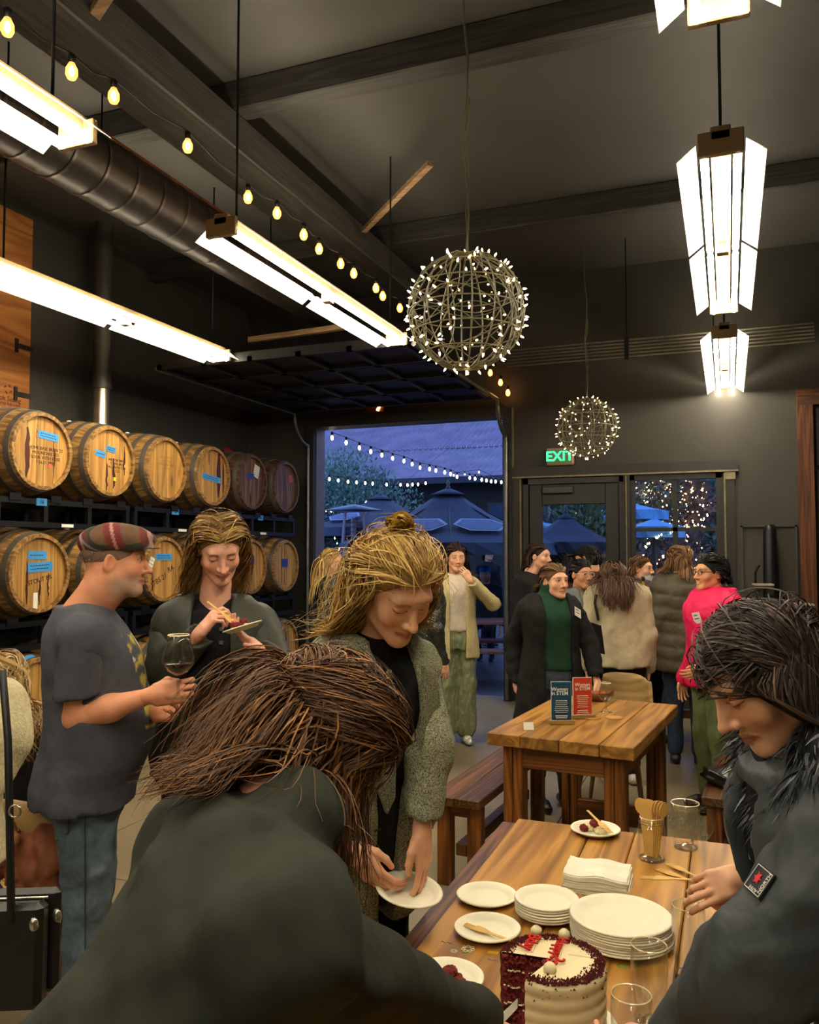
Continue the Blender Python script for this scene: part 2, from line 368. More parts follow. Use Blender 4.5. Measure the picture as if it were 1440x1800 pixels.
# beams of the roof
bm_ = wood('black_beam', (44, 42, 38), (66, 63, 56), 'X', 0.6, knots=False); bmy = wood('black_beam_y', (44, 42, 38), (66, 63, 56), 'Y', 0.6, knots=False)
for i, (y, w) in enumerate([(-.6, .14), (2.0, .14), (4.55, .16), (7.1, .14)]):
    b = MB().box((ROOM_L, y - w / 2, CEIL - .2), (ROOM_R, y + w / 2, CEIL), .01).build('trim_%d' % (6 + i), bm_); struct(b)
b = MB().box((-3.35, ROOM_N, CEIL - .45), (-2.97, ROOM_F, CEIL - .2), .01).build('trim_10', bmy); struct(b)
b = MB().box((1.5, ROOM_N, CEIL - .4), (1.7, ROOM_F, CEIL - .2), .01).build('trim_11', bmy); struct(b)
LATH = wood('bare_lath', (110, 84, 56), (150, 122, 88), 'X', 0.6, knots=False)
def lath(p, q, w, t, lab):
    p, q = Vector(p), Vector(q); L = (q - p).length; M = frame((p + q) / 2, q - p, (0, 0, 1))
    o = MB().box((-L / 2, -w / 2, -t / 2), (L / 2, w / 2, t / 2), .003, M).build('ceiling_batten', LATH); tag(o, lab, 'batten'); return o
lath(P(640, 405, z=4.45), P(757, 287, z=4.45), .05, .04, 'bare wood batten slanting under the ceiling above the big light ball')
lath(P(163, 30, z=4.4), P(190, -12, z=4.4), .06, .04, 'short bare wood batten at top left of the ceiling')
lath(P(438, 598, z=3.6), P(610, 574, z=3.6), .05, .05, 'bare wood batten below the middle fluorescent lamp')
# conduit rack under the far ceiling
cr = empty('conduit_rack', P(1160, 605, Y=8.2), 0, 'bundle of parallel grey conduits running across under the far ceiling', 'conduit')
for k in range(6):
    dz = (k - 2.5) * .033
    p, q = P(892, 633, Y=8.2), P(1432, 580, Y=8.2); q.z = p.z = (p.z + q.z) / 2
    MB().tube([p + Vector((0, 0, dz)) - cr.location, q + Vector((0, 0, dz)) - cr.location], .011, 6).build('conduit', plain('conduit_grey', (112, 104, 88), 0.45, 0.5), cr)
for f_ in (.42, .7):
    c = p.lerp(q, f_) - cr.location
    MB().box((c.x - .02, c.y - .02, c.z - .11), (c.x + .02, c.y + .025, c.z + .11)).tube([c, (c.x, c.y, CEIL - cr.location.z)], .006, 5).build('hanger', BLACKM, cr)
# spiral duct along the left
dc = empty('spiral_duct', (-3.55, 3.9, 3.98), 0, 'dark spiral air duct running above the string lights', 'duct')
DUCT = plain('duct_grey', (64, 58, 52), 0.38, 0.6)
MB().tube([(0, -3.0, 0), (0, 3.0, 0)], .2, 24).build('duct_body', DUCT, dc)
for k in range(24):
    yy = -2.9 + k * .25; MB().tube([(0, yy, 0), (0, yy + .02, 0)], .206, 24, False).build('seam_ring', plain('duct_seam', (92, 84, 76), 0.35, 0.7), dc)
gr = MB(); 
for k in range(10): gr.box((.203, 1.0 + k * .03, -.07), (.212, 1.012 + k * .03, .07))
gr.build('grille', plain('grille_dark', (40, 36, 32), 0.4, 0.5), dc)
MB().box((.1, -1.2, .15), (.125, 2.2, .175)).build('copper_conduit', plain('copper', (170, 104, 60), 0.35, 0.9), dc)
for yy in (-2.0, 0.0, 2.0): MB().tube([(0, yy, .2), (0, yy, CEIL - 3.98)], .006, 5).build('hanger', BLACKM, dc)

# ---------------------------------------------------------------- fluorescent fixtures
TUBEM = emit('fluorescent_tube', (1.0, 0.90, 0.71, 1), TUBE_POWER)
def mk_refl():
    t = NT('clear_acrylic_wing'); tl = t.node('BsdfTranslucent'); tl.inputs[0].default_value = (.9, .88, .8, 1); tr = t.node('BsdfTransparent')
    m1 = t.node('MixShader'); m1.inputs[0].default_value = 0.7; t.link(tl, 0, m1, 1); t.link(tr, 0, m1, 2)
    t.b.inputs['Base Color'].default_value = (.9, .88, .82, 1); t.b.inputs['Roughness'].default_value = .2
    m2 = t.node('MixShader'); m2.inputs[0].default_value = 0.6; t.link(t.b, 0, m2, 1); t.link(m1, 0, m2, 2); t.link(m2, 0, t.out, 0); return t.m
REFL = mk_refl()
HOUS = plain('lamp_housing', (150, 124, 86), 0.5, var=0.06)
def fixture(x, y0, z, lab, n=2, wing=True, L=2.44):
    r = empty('fluorescent_lamp', (x, y0, z), 0, lab, 'ceiling lamp', 'twin tube fluorescent lamps')
    MB().box((-.04, 0, .06), (.04, L, .12), .005).build('housing', HOUS, r)
    for a in (0, L - .03): MB().box((-.09, a, .0), (.09, a + .03, .1), .004).build('end_cap', HOUS, r)
    MB().box((-.03, L / 2 - .03, .0), (.03, L / 2 + .03, .05)).build('lamp_holder', HOUS, r)
    h = L / 2
    for s in (-1, 1):
        for k in range(2):
            MB().tube([(s * .065, k * h + .045, .012), (s * .065, (k + 1) * h - .035, .012)], .0165, 10).build('tube', TUBEM, r)
        for k in range(2):
            MB().raw([(s * .098, k * h + .03, .06), (s * .098, (k + 1) * h - .02, .06), (s * .175, (k + 1) * h - .02, .0), (s * .175, k * h + .03, .0),
                      (s * .098, k * h + .03, .064), (s * .098, (k + 1) * h - .02, .064), (s * .175, (k + 1) * h - .02, .004), (s * .175, k * h + .03, .004)],
                     [(0, 1, 2, 3), (7, 6, 5, 4), (0, 4, 5, 1), (1, 5, 6, 2), (2, 6, 7, 3), (3, 7, 4, 0)]).build('reflector_wing', REFL, r)
    for yy in (.15, L - .15): MB().tube([(0, yy, .11), (0, yy, CEIL - z)], .007, 5).build('hanger_rod', BLACKM, r)
    return r
FZ = 3.28
fixture(0.0, 3.52, FZ, 'fluorescent lamp hanging above the right side, seen end on, largest')
fixture(0.0, 6.62, FZ, 'farthest small fluorescent lamp near the far wall')
fixture(0.0, 0.2, FZ, 'fluorescent lamp cut off by the top edge of the picture')
fixture(-2.42, 3.52, FZ, 'fluorescent lamp between the string lights and the big light ball')
fixture(-2.42, 0.1, FZ, 'fluorescent lamp cut off by the left edge near the top')
fixture(-4.03, 3.48, FZ, 'fluorescent lamp over the barrels at left')
fixture(0.0, -2.9, FZ, 'fluorescent lamp behind the viewer on the right')
fixture(-2.42, -2.9, FZ, 'fluorescent lamp behind the viewer on the left')

# ---------------------------------------------------------------- string of filament bulbs indoors
FIL = emit('filament_glow', (1.0, 0.62, 0.22, 1), 9.0, False)
BULBG = emit('amber_bulb', (1.0, 0.33, 0.06, 1), 1.1, False)
BULBG.node_tree.nodes['Principled BSDF'].inputs['Alpha'].default_value = 0.45
bulbm = MB().lathe([(.004, -.062), (.018, -.055), (.027, -.035), (.026, -.012), (.014, .012), (.012, .02)], 12).mesh('bulb')
film = MB().lathe([(.003, -.045), (.011, -.035), (.011, -.008), (.003, .004)], 8).mesh('filament')
sockm = MB().lathe([(.016, .016), (.017, .05), (.008, .06)], 10).mesh('socket')
sl = empty('string_lights', (0, 0, 0), 0, 'row of amber filament bulbs strung along the ceiling beam', 'string lights')
bp = []
for (x, y) in [(13, 47), (126, 125), (200, 168), (330, 256), (436, 346), (487, 374), (534, 412), (561, 437), (599, 463), (622, 480), (661, 506), (673, 520), (703, 541)]:
    bp.append(P(x, y, X=-2.66))
bp += [P(862, 655, Y=8.75), P(880, 672, Y=8.8), P(893, 690, Y=8.85)]
wp = []
for i, p in enumerate(bp):
    o = link_mesh('bulb', bulbm, BULBG, sl, p + Vector((0, 0, .02))); link_mesh('filament', film, FIL, o)
    link_mesh('socket', sockm, BLACKM, sl, p + Vector((0, 0, .02)))
    wp.append(p + Vector((0, 0, .08)))
    if i + 1 < len(bp): wp.append((p + bp[i + 1]) / 2 + Vector((0, 0, .05)))
MB().tube(wp, .004, 5).build('cable', BLACKM, sl)

# ---------------------------------------------------------------- fairy light balls
FAIRY = emit('fairy_bulb', (1.0, 0.66, 0.3, 1), 5.0, False)
GWIRE = plain('green_wire', (108, 104, 78), 0.5)
fb = MB().lathe([(.0015, .0), (.0045, .004), (.0045, .016), (.001, .024)], 6).mesh('fairy_bulb')
fsock = MB().lathe([(.004, -.012), (.0048, .004), (.003, .005)], 6).mesh('bulb_socket')
def light_ball(c, R, n, lab, seed):
    rng = random.Random(seed); g = empty('light_ball', c, 0, lab, 'light ball', 'wire balls wound with fairy lights')
    m = MB()
    for k in range(8):
        a = math.pi * k / 8
        m.tube([(R * math.cos(a) * math.sin(t), R * math.sin(a) * math.sin(t), R * math.cos(t)) for t in np.linspace(0, 2 * math.pi, 37)], .004, 5, False)
    for zz in (-.72, -.38, 0, .38, .72):
        rr = R * math.sqrt(1 - zz * zz); m.tube([(rr * math.cos(t), rr * math.sin(t), R * zz) for t in np.linspace(0, 2 * math.pi, 33)], .004, 5, False)
    m.build('wire_frame', GWIRE, g)
    m = MB()
    for k in range(10):
        pts = []; ax = Vector((rng.gauss(0, 1), rng.gauss(0, 1), rng.gauss(0, 1))).normalized(); u = ax.orthogonal().normalized(); w = ax.cross(u)
        for t in np.linspace(0, 2 * math.pi, 31):
            q = (u * math.cos(t) + w * math.sin(t)) * R * (1 + .035 * math.sin(5 * t + k)) + ax * (R * .35 * math.sin(2 * t + k)); pts.append(q.normalized() * R * (1 + .03 * math.sin(7 * t + 2 * k)))
        m.tube(pts, .003, 4, False)
    m.build('light_cable', GWIRE, g)
    for k in range(n):
        zz = 1 - 2 * (k + .5) / n; ph = k * 2.39996 + rng.uniform(-.35, .35); zz = max(-1, min(1, zz + rng.uniform(-.08, .08))); rr = math.sqrt(1 - zz * zz)
        q = Vector((rr * math.cos(ph), rr * math.sin(ph), zz)); o = link_mesh('fairy_bulb', fb, FAIRY, g, q * R * 1.02)
        dr = (q + Vector((rng.uniform(-.7, .7), rng.uniform(-.7, .7), rng.uniform(-.7, .7)))).normalized()
        o.rotation_euler = dr.to_track_quat('Z', 'Y').to_euler()
        link_mesh('bulb_socket', fsock, GWIRE, o)
    zt = CEIL - c[2]
    MB().tube([(0, 0, R)] + [(.012 * math.sin(k * 1.7), .012 * math.cos(k * 1.3), R + (zt - R) * k / 8) for k in range(1, 8)] + [(0, 0, zt)], .006, 5).tube([(.01, 0, R)] + [(.015 * math.cos(k * 1.9) + .008, .01 * math.sin(k), R + (zt - R) * k / 14) for k in range(1, 8)], .004, 4).build('hanging_cord', GWIRE, g)
light_ball(P(820, 548, d=4.1), .29, 150, 'larger wire ball wound with warm fairy lights, hanging nearer', 1)
light_ball(P(1032, 752, d=8.1), .29, 120, 'smaller looking wire ball of fairy lights in front of the exit sign', 2)

# ---------------------------------------------------------------- exit sign
ex = empty('exit_sign', P(985, 803, Y=8.97), 0, 'green lit sign above the glass door', 'sign')
MB().box((-.15, -.03, -.095), (.15, .03, .095), .012).build('sign_housing', plain('sign_housing', (176, 128, 104), 0.4), ex)
MB().box((-.13, -.034, -.078), (.13, -.03, .078)).build('sign_face', plain('sign_face', (96, 138, 92), 0.5), ex)
text_mesh('EXIT', .15, emit('exit_green', (0.03, 0.75, 0.22, 1), 0.6, False), ex, frame((0, -.0355, 0), (1, 0, 0), (0, -1, 0)), 'lettering', bold=.004)
# small brass lamp over the opening, sensor
bl = empty('brass_wall_lamp', P(660, 715, Y=8.75), 0, 'small brass shade lamp above the roll-up opening', 'lamp')
MB().raw([(-.14, 0, -.06), (.1, 0, -.06), (.14, 0, .08), (-.06, 0, .08), (-.14, .12, -.06), (.1, .12, -.06), (.14, .12, .08), (-.06, .12, .08)], [(0, 1, 2, 3), (7, 6, 5, 4), (0, 4, 5, 1), (1, 5, 6, 2), (2, 6, 7, 3), (3, 7, 4, 0)]).build('shade', plain('brass_brown', (120, 62, 30), 0.3, 0.8), bl)
MB().tube([(.03, -.012, -.05), (.09, -.012, .07)], .016, 8).build('lamp_strip', emit('amber_strip', (1, .62, .2, 1), 3.0), bl)
MB().box((-.03, .1, -.03), (.03, .25, .03)).build('arm', BLACKM, bl)
# ================================================================== barrels and racks
OAK = wood('barrel_oak', (98, 70, 36), (164, 124, 68), 'X', 0.55, rings=7.0)
OAKD = wood('barrel_oak_dark', (52, 33, 18), (104, 70, 36), 'X', 0.6, rings=7.0)
HEADW = wood('barrel_head_oak', (146, 102, 46), (188, 144, 76), 'Z', 0.5, rings=5.0)
HEADD = wood('barrel_head_dark', (46, 28, 16), (120, 82, 42), 'Z', 0.55, rings=5.0)
HOOP = plain('hoop_steel', (96, 88, 78), 0.5, 0.55, var=0.3, scale=6)
BLUE = plain('blue_tape', (58, 142, 206), 0.55, var=0.08)
NAVY = plain('navy_tape', (34, 52, 128), 0.55)
WHITE = plain('white_paper', (226, 222, 206), 0.6, var=0.04)
STAIN = plain('wine_stain', (66, 22, 12), 0.5, var=0.3)
BL, RE, RB, NS = .90, .285, .343, 24
def br(x): return RE + (RB - RE) * (1 - (2 * x / BL) ** 2)
def stave_mesh():
    xs = np.linspace(-BL / 2, BL / 2, 8); v = []; f = []; h = math.pi / NS * .985
    for x in xs:
        R = br(x)
        for a, r in ((-h, R), (h, R), (h, R - .028), (-h, R - .028)): v.append((x, r * math.sin(a), r * math.cos(a)))
    for i in range(7):
        for k in range(4): f.append((i * 4 + k, i * 4 + (k + 1) % 4, i * 4 + 4 + (k + 1) % 4, i * 4 + 4 + k))
    f += [(3, 2, 1, 0), (28, 29, 30, 31)]
    return pydata(v, f, 'stave')
STAVE = stave_mesh(); STAVED = STAVE.copy()
def ring_mesh(x0, x1):
    v = []; f = []; n = 48
    for k in range(n):
        a = 2 * math.pi * k / n
        for x, o in ((x0, .004), (x1, .004), (x1, -.002), (x0, -.002)):
            r = br(x) + o; v.append((x, r * math.sin(a), r * math.cos(a)))
    for k in range(n):
        for j in range(4): f.append((k * 4 + j, k * 4 + (j + 1) % 4, ((k + 1) % n) * 4 + (j + 1) % 4, ((k + 1) % n) * 4 + j))
    return pydata(v, f, 'hoop')
HOOPS = [ring_mesh(*s) for x in (.405, .285, .15) for s in ((x - .02, x + .022), (-x - .022, -x + .02))]
def head_meshes(side):
    out = []; R = RE - .02; e = np.linspace(-R, R, 8) + np.array([0, .008, -.01, .006, -.006, .01, -.008, 0]); x = side * (BL / 2 - .028)
    for i in range(7):
        a, b = e[i] + .0012, e[i + 1] - .0012; ys = np.linspace(a, b, 4)
        top = [(y, math.sqrt(max(0, R * R - y * y))) for y in ys]; bot = [(y, -z) for y, z in top[::-1]]
        pl = top + bot; n = len(pl); x2 = x - side * .02
        v = [(x, y, z) for y, z in pl] + [(x2, y, z) for y, z in pl]
        f = [tuple(range(n)), tuple(range(n, 2 * n))[::-1]] + [(i_, n + i_, n + (i_ + 1) % n, (i_ + 1) % n) for i_ in range(n)]
        if side > 0: f = [q[::-1] for q in f]
        out.append(pydata(v, f, 'head_board'))
    return out
HB = head_meshes(1); HBR = head_meshes(-1); HBD = [m.copy() for m in HB]
def tape(root, y, z, w, h, m, name='tape', tilt=0.0, x=BL / 2 - .026, lines=0):
    M = frame((x, y, z), (0, math.cos(tilt), math.sin(tilt)), (1, 0, 0))
    o = MB().box((-w / 2, -h / 2, 0), (w / 2, h / 2, .0015), 0, M).build(name, m, root)
    for k in range(lines):
        zz = h / 2 - (k + 1) * h / (lines + 1)
        mm = MB()
        xx = -w * .4
        while xx < w * .35:
            ww = random.uniform(.008, .02); mm.box((xx, zz - .003, .0015), (min(xx + ww, w * .4), zz + .003, .002), 0, M); xx += ww + .006
        mm.build('handwriting', INK, o)
    return o
def barrel(Yc, Zc, lab, roll, dark=False, marks=None, x=-5.1):
    r = empty('oak_barrel', (x, Yc, Zc), 0, lab, 'barrel', 'oak barrels on steel racks')
    sm = OAKD if dark else OAK; st = STAVED if dark else STAVE
    for k in range(NS): link_mesh('stave', st, sm, r, rot=(roll + 2 * math.pi * k / NS, 0, 0))
    for hm in HOOPS: link_mesh('hoop', hm, HOOP, r)
    for hm in (HBD if dark else HB): link_mesh('head_board', hm, HEADD if dark else HEADW, r, rot=(roll * .3, 0, 0))
    for hm in HBR: link_mesh('head_board', hm, HEADW, r)
    MB().lathe([(.022, 0), (.02, .012), (.012, .018)], 12, M=Matrix.Translation((0, 0, RB - .004))).build('bung', WHITE, r)
    for mk in (marks or []): tape(r, *mk[0], **mk[1])
    return r
def stamp(r, s, y, z, size, m=INK, ang=0.0):
    text_mesh(s, size, m, r, frame((BL / 2 - .0265, y, z), (0, math.cos(ang), math.sin(ang)), (1, 0, 0)), 'stencil', .0004, space=1.0)
def streak(r, y, z0, z1, w, seed):
    g = random.Random(seed); pts = []; n = 9
    L = [(y + g.uniform(-.006, .006) - w * (.4 + .6 * math.sin(math.pi * k / n)) / 2, z1 + (z0 - z1) * k / n) for k in range(n + 1)]
    Rr = [(p[0] + w * (.3 + .7 * math.sin(math.pi * k / n)) + g.uniform(-.004, .004), p[1]) for k, p in enumerate(L)]
    MB().prism([(a, b) for a, b in (L + Rr[::-1])], 0, .0008, frame((BL / 2 - .0275, 0, 0), (0, 1, 0), (1, 0, 0))).build('wine_stain', STAIN, r)
YS = [4.58 + .71 * i for i in range(-1, 6)]
ZR = [.60, 1.495, 2.385]
T = lambda y, z, w, h, m=None, **k: ((y, z, w, h, m or BLUE), k)
b = barrel(YS[0], ZR[2], 'barrel at the left edge on the top rack, only its rim showing', .1)
b = barrel(YS[1], ZR[2], 'nearest full barrel on the top rack with long red streak and high blue tape', .0, marks=[T(.07, .12, .19, .055, lines=2, tilt=-.08)])
stamp(b, 'HOME BASE BREW 22\nMOUNTAIN 53.5\nSOUR WITH ROSE\n7.16.21 3BBL', .05, -.03, .034); streak(b, -.12, -.2, .16, .045, 1); streak(b, .13, -.2, .17, .008, 2); streak(b, -.04, .02, .2, .006, 8)
tape(b, .09, -.1, .03, .03, plain('pink_dot', (206, 96, 84), .5), 'sticker')
b = barrel(YS[2], ZR[2], 'second barrel on the top rack with two small blue tapes', .07, marks=[T(.02, .1, .11, .045, lines=2, tilt=-.1), T(-.1, .05, .11, .05, lines=1, tilt=-.1)])
stamp(b, 'MISSION BIRD\nTOWN 48.0\nPALE WITH OAK\n3.5.21', .09, -.03, .03); streak(b, -.02, -.24, -.02, .02, 3); streak(b, .06, -.22, .03, .03, 4); streak(b, .18, -.1, .14, .02, 5)
tape(b, .07, -.14, .03, .03, plain('yellow_dot', (216, 196, 40), .5), 'sticker')
b = barrel(YS[3], ZR[2], 'plain pale oak barrel third on the top rack without tape', .03)
stamp(b, 'BASE ALE 12\nSALT 35.5\nROSE OAK 3BBL\n6.12.21', .02, .06, .032, plain('faint_ink', (150, 106, 52), .6))
b = barrel(YS[4], ZR[2], 'fourth barrel on the top rack with dark board and low blue tape', .05, marks=[T(.0, -.02, .3, .055, lines=2, tilt=-.1)])
streak(b, .12, -.2, .24, .07, 6); streak(b, .2, -.15, .15, .03, 7)
b = barrel(YS[5], ZR[2], 'dark stained barrel fifth on the top rack with white label', .02, True, marks=[T(.1, .12, .1, .13, WHITE, lines=5, tilt=-.3), T(-.02, .06, .14, .06, NAVY)])
b = barrel(YS[6], ZR[2], 'farthest dark barrel on the top rack with small red label', .09, True)
tape(b, .12, .1, .08, .08, plain('red_label', (190, 78, 60), .5), 'label', .3, lines=3)
b = barrel(YS[0], ZR[1], 'barrel at the left edge on the middle rack, only its rim showing', .02)
b = barrel(YS[1], ZR[1], 'nearest full barrel on the middle rack with two stacked blue tapes', .06, marks=[T(-.01, .13, .17, .06, lines=1), T(.02, .045, .23, .07, lines=2, tilt=.05), T(-.02, -.2, .04, .12, WHITE)])
stamp(b, 'STOUT 8%', .02, -.05, .05, ang=.2); streak(b, -.1, -.22, .1, .02, 11); streak(b, .1, -.2, .0, .015, 12); streak(b, .02, -.23, -.05, .02, 13)
b = barrel(YS[2], ZR[1], 'barrel on the middle rack behind the man in the plaid cap', .04); streak(b, .2, -.1, .1, .02, 14)
b = barrel(YS[3], ZR[1], 'barrel on the middle rack with blue tape and signature, left of the plate woman', .02, marks=[T(.0, .11, .22, .06, lines=2), T(-.17, .05, .06, .12, WHITE, lines=3, tilt=-.4)])
stamp(b, 'TBS 21', -.05, -.09, .07, ang=.4); stamp(b, 'RA', .1, .0, .07, ang=.3); streak(b, -.15, -.2, -.02, .02, 15)
b = barrel(YS[4], ZR[1], 'barrel on the middle rack hidden behind the plate woman', .03)
b = barrel(YS[5], ZR[1], 'barrel on the middle rack right of the plate woman with navy tape', .03, marks=[T(.0, .07, .14, .09, NAVY)]); streak(b, -.03, -.15, .24, .01, 16); streak(b, .03, -.15, .24, .01, 17)
b = barrel(YS[6], ZR[1], 'farthest barrel on the middle rack with navy tape and dark streaks', .05, marks=[T(.0, .03, .14, .09, NAVY)])
for k, yy in enumerate((-.06, .0, .05)): streak(b, yy, -.22, .24, .012, 20 + k)
b = barrel(YS[0], ZR[0], 'barrel at the left edge on the floor rack', .02)
b = barrel(YS[1], ZR[0], 'floor rack barrel at left with blue tape on its hoop', .05)
ar = MB(); n = 8
for k in range(n):
    a0, a1 = -.75 + .09 * k, -.75 + .09 * (k + 1)
    v = []
    for a in (a0, a1):
        for x in (.382, .43): R = br(x) + .0065; v.append((x, R * math.sin(a), R * math.cos(a)))
    ar.raw(v, [(0, 1, 3, 2)])
ar.build('tape', BLUE, b)
for i, lab in ((2, 'floor rack barrel behind the man in the grey shirt'), (3, 'floor rack barrel behind the plate woman, left side'), (4, 'floor rack barrel behind the plate woman, right side'),
               (5, 'floor rack barrel beside the tweed shoulder'), (6, 'farthest floor rack barrel with dark knot near the opening')):
    b = barrel(YS[i], ZR[0], lab, .05 * i)
    if i >= 5: streak(b, 0, -.18, .2, .012, 30); streak(b, .05, -.2, .15, .03, 31)
def rack(y0, zt, lab, tapes=()):
    r = empty('barrel_rack', (-5.1, y0, zt), 0, lab, 'rack', 'black steel barrel racks')
    W_ = 1.36; H_ = .17
    for xx in (-.3, .36):
        for z in (0, -H_): MB().box((xx - .02, 0, z - .02), (xx + .02, W_, z + .02)).build('rail', BLACKM, r)
        for yy in (.02, W_ * .33, W_ * .66, W_ - .02): MB().box((xx - .018, yy - .02, -H_), (xx + .018, yy + .02, 0)).build('upright', BLACKM, r)
    for yy in (.02, W_ - .02): MB().box((-.3, yy - .018, -.02), (.36, yy + .018, .015)).build('cross_bar', BLACKM, r)
    for c in (.345, 1.055):
        for s in (-1, 1):
            for xx in (-.3, .36): MB().box((xx - .03, c + s * .19 - .05, .0), (xx + .03, c + s * .19 + .05, .05)).build('cradle', BLACKM, r)
    for yy in tapes:
        o = MB().box((.381, yy - .05, -.03), (.384, yy + .05, .025)).build('tape', BLUE, r)
        text_mesh('16', .04, INK, o, frame((.385, yy, -.003), (0, 1, 0), (1, 0, 0)), 'handwriting')
    MB().box((.381, .6, -H_ - .012), (.383, .72, -H_ + .012)).build('sticker', WHITE, r)
    return r
names = ['nearest', 'second', 'third', 'fourth']
for ti, z in enumerate((ZR[2] - .366, ZR[1] - .366, ZR[0] - .366)):
    for k, y0 in enumerate((2.82, 4.24, 5.66, 7.08)):
        tp = {(0, 1): (.4,), (0, 2): (.55,), (0, 3): (.6,)}.get((ti, k), ())
        rack(y0, z, '%s black steel rack under the %s barrels from the left edge' % (names[k], ['top row of', 'middle row of', 'lowest row of'][ti]), tp)
rc = tag(MB().lathe([(.1, 0), (.1, .02), (.085, .05), (.02, .055)], 20).build('red_bucket_lid', plain('red_plastic', (120, 30, 34), 0.4), None, P(402, 800, X=-5.2)), 'small red round lid behind the top barrels', 'lid')
rc.location.z = ZR[2] + .345; rc.rotation_euler = (0, math.radians(60), 0)
cb = tag(MB().tube([P(480, 715, X=-5.6), P(470, 760, X=-5.6), P(476, 792, X=-5.6), P(490, 790, X=-5.6), P(497, 740, X=-5.6), P(490, 712, X=-5.6)], .008, 5).build('wall_cable', plain('cable_grey', (70, 68, 64), .5), None), 'loop of grey cable hanging on the wall above the farthest barrels', 'cable')
# ================================================================== the yard outside
PAT = plain('patio_concrete', (70, 72, 82), 0.45, var=0.2, scale=1.2)
struct(MB().box((-40, 9.2, -.2), (30, 60, -.01)).build('floor_patio', PAT))
# barn opposite with a long corrugated roof
DUSKROOF = plain('weathered_tin_roof', (118, 104, 124), 0.6, 0.15, var=0.25, scale=1.5)
BARN = plain('barn_boards', (46, 40, 36), 0.7, var=0.3, scale=5)
barn = empty('barn', (-8, 23, 0), 0, 'long dark barn with corrugated tin roof across the yard', 'building')
n_sheet = 16; sw = 1.9
for k in range(n_sheet):
    for j in range(2):
        v = []; f = []; x0 = -16 + k * sw; nn = 22; y0, z0, y1, z1 = (-.9, 3.75, 3.2, 5.2) if j == 0 else (2.9, 5.115, 8.2, 7.7)
        for i in range(nn + 1):
            x = x0 + (sw + .19) * i / nn; dz = .035 * math.cos(i * math.pi) + random.uniform(-.003, .003) + (k % 2) * .006
            v += [(x, y0, z0 + dz), (x, y1, z1 + dz)]
        f = [(2 * i, 2 * i + 2, 2 * i + 3, 2 * i + 1) for i in range(nn)]
        link_mesh('roof_sheet', pydata(v, f, 'roof_sheet'), DUSKROOF, barn)
MB().box((-16, -.95, 3.6), (14.5, -.85, 3.78)).build('gutter', plain('gutter_dark', (44, 46, 58), .4, .4), barn)
for k in range(76):
    MB().box((-16 + k * .4, 0, 0), (-16 + k * .4 + .385, .08 + (k % 3) * .012, 3.9)).build('wall_board', BARN, barn)
for x0 in (1.6, 5.0, -9.0):
    w = MB().box((x0 - .08, -.06, 1.9), (x0 + 1.08, 0, 3.08)).build('window_frame', plain('barn_frame', (60, 52, 46), .5), barn)
    MB().box((x0, -.07, 1.98), (x0 + 1.0, -.05, 3.0)).build('pane', plain('dusk_pane', (58, 68, 92), .12, spec=.8), w)
# side fences closing the yard
fe = empty('yard_fence', (8, 16.5, 0), 0, 'dark board fence closing the right end of the yard', 'fence')
for k in range(40): MB().box((-7 + k * .35, 5 + .02 * (k % 2), 0), (-7 + k * .35 + .335, 5.06 + .02 * (k % 2), 4.6)).build('board', BARN, fe)
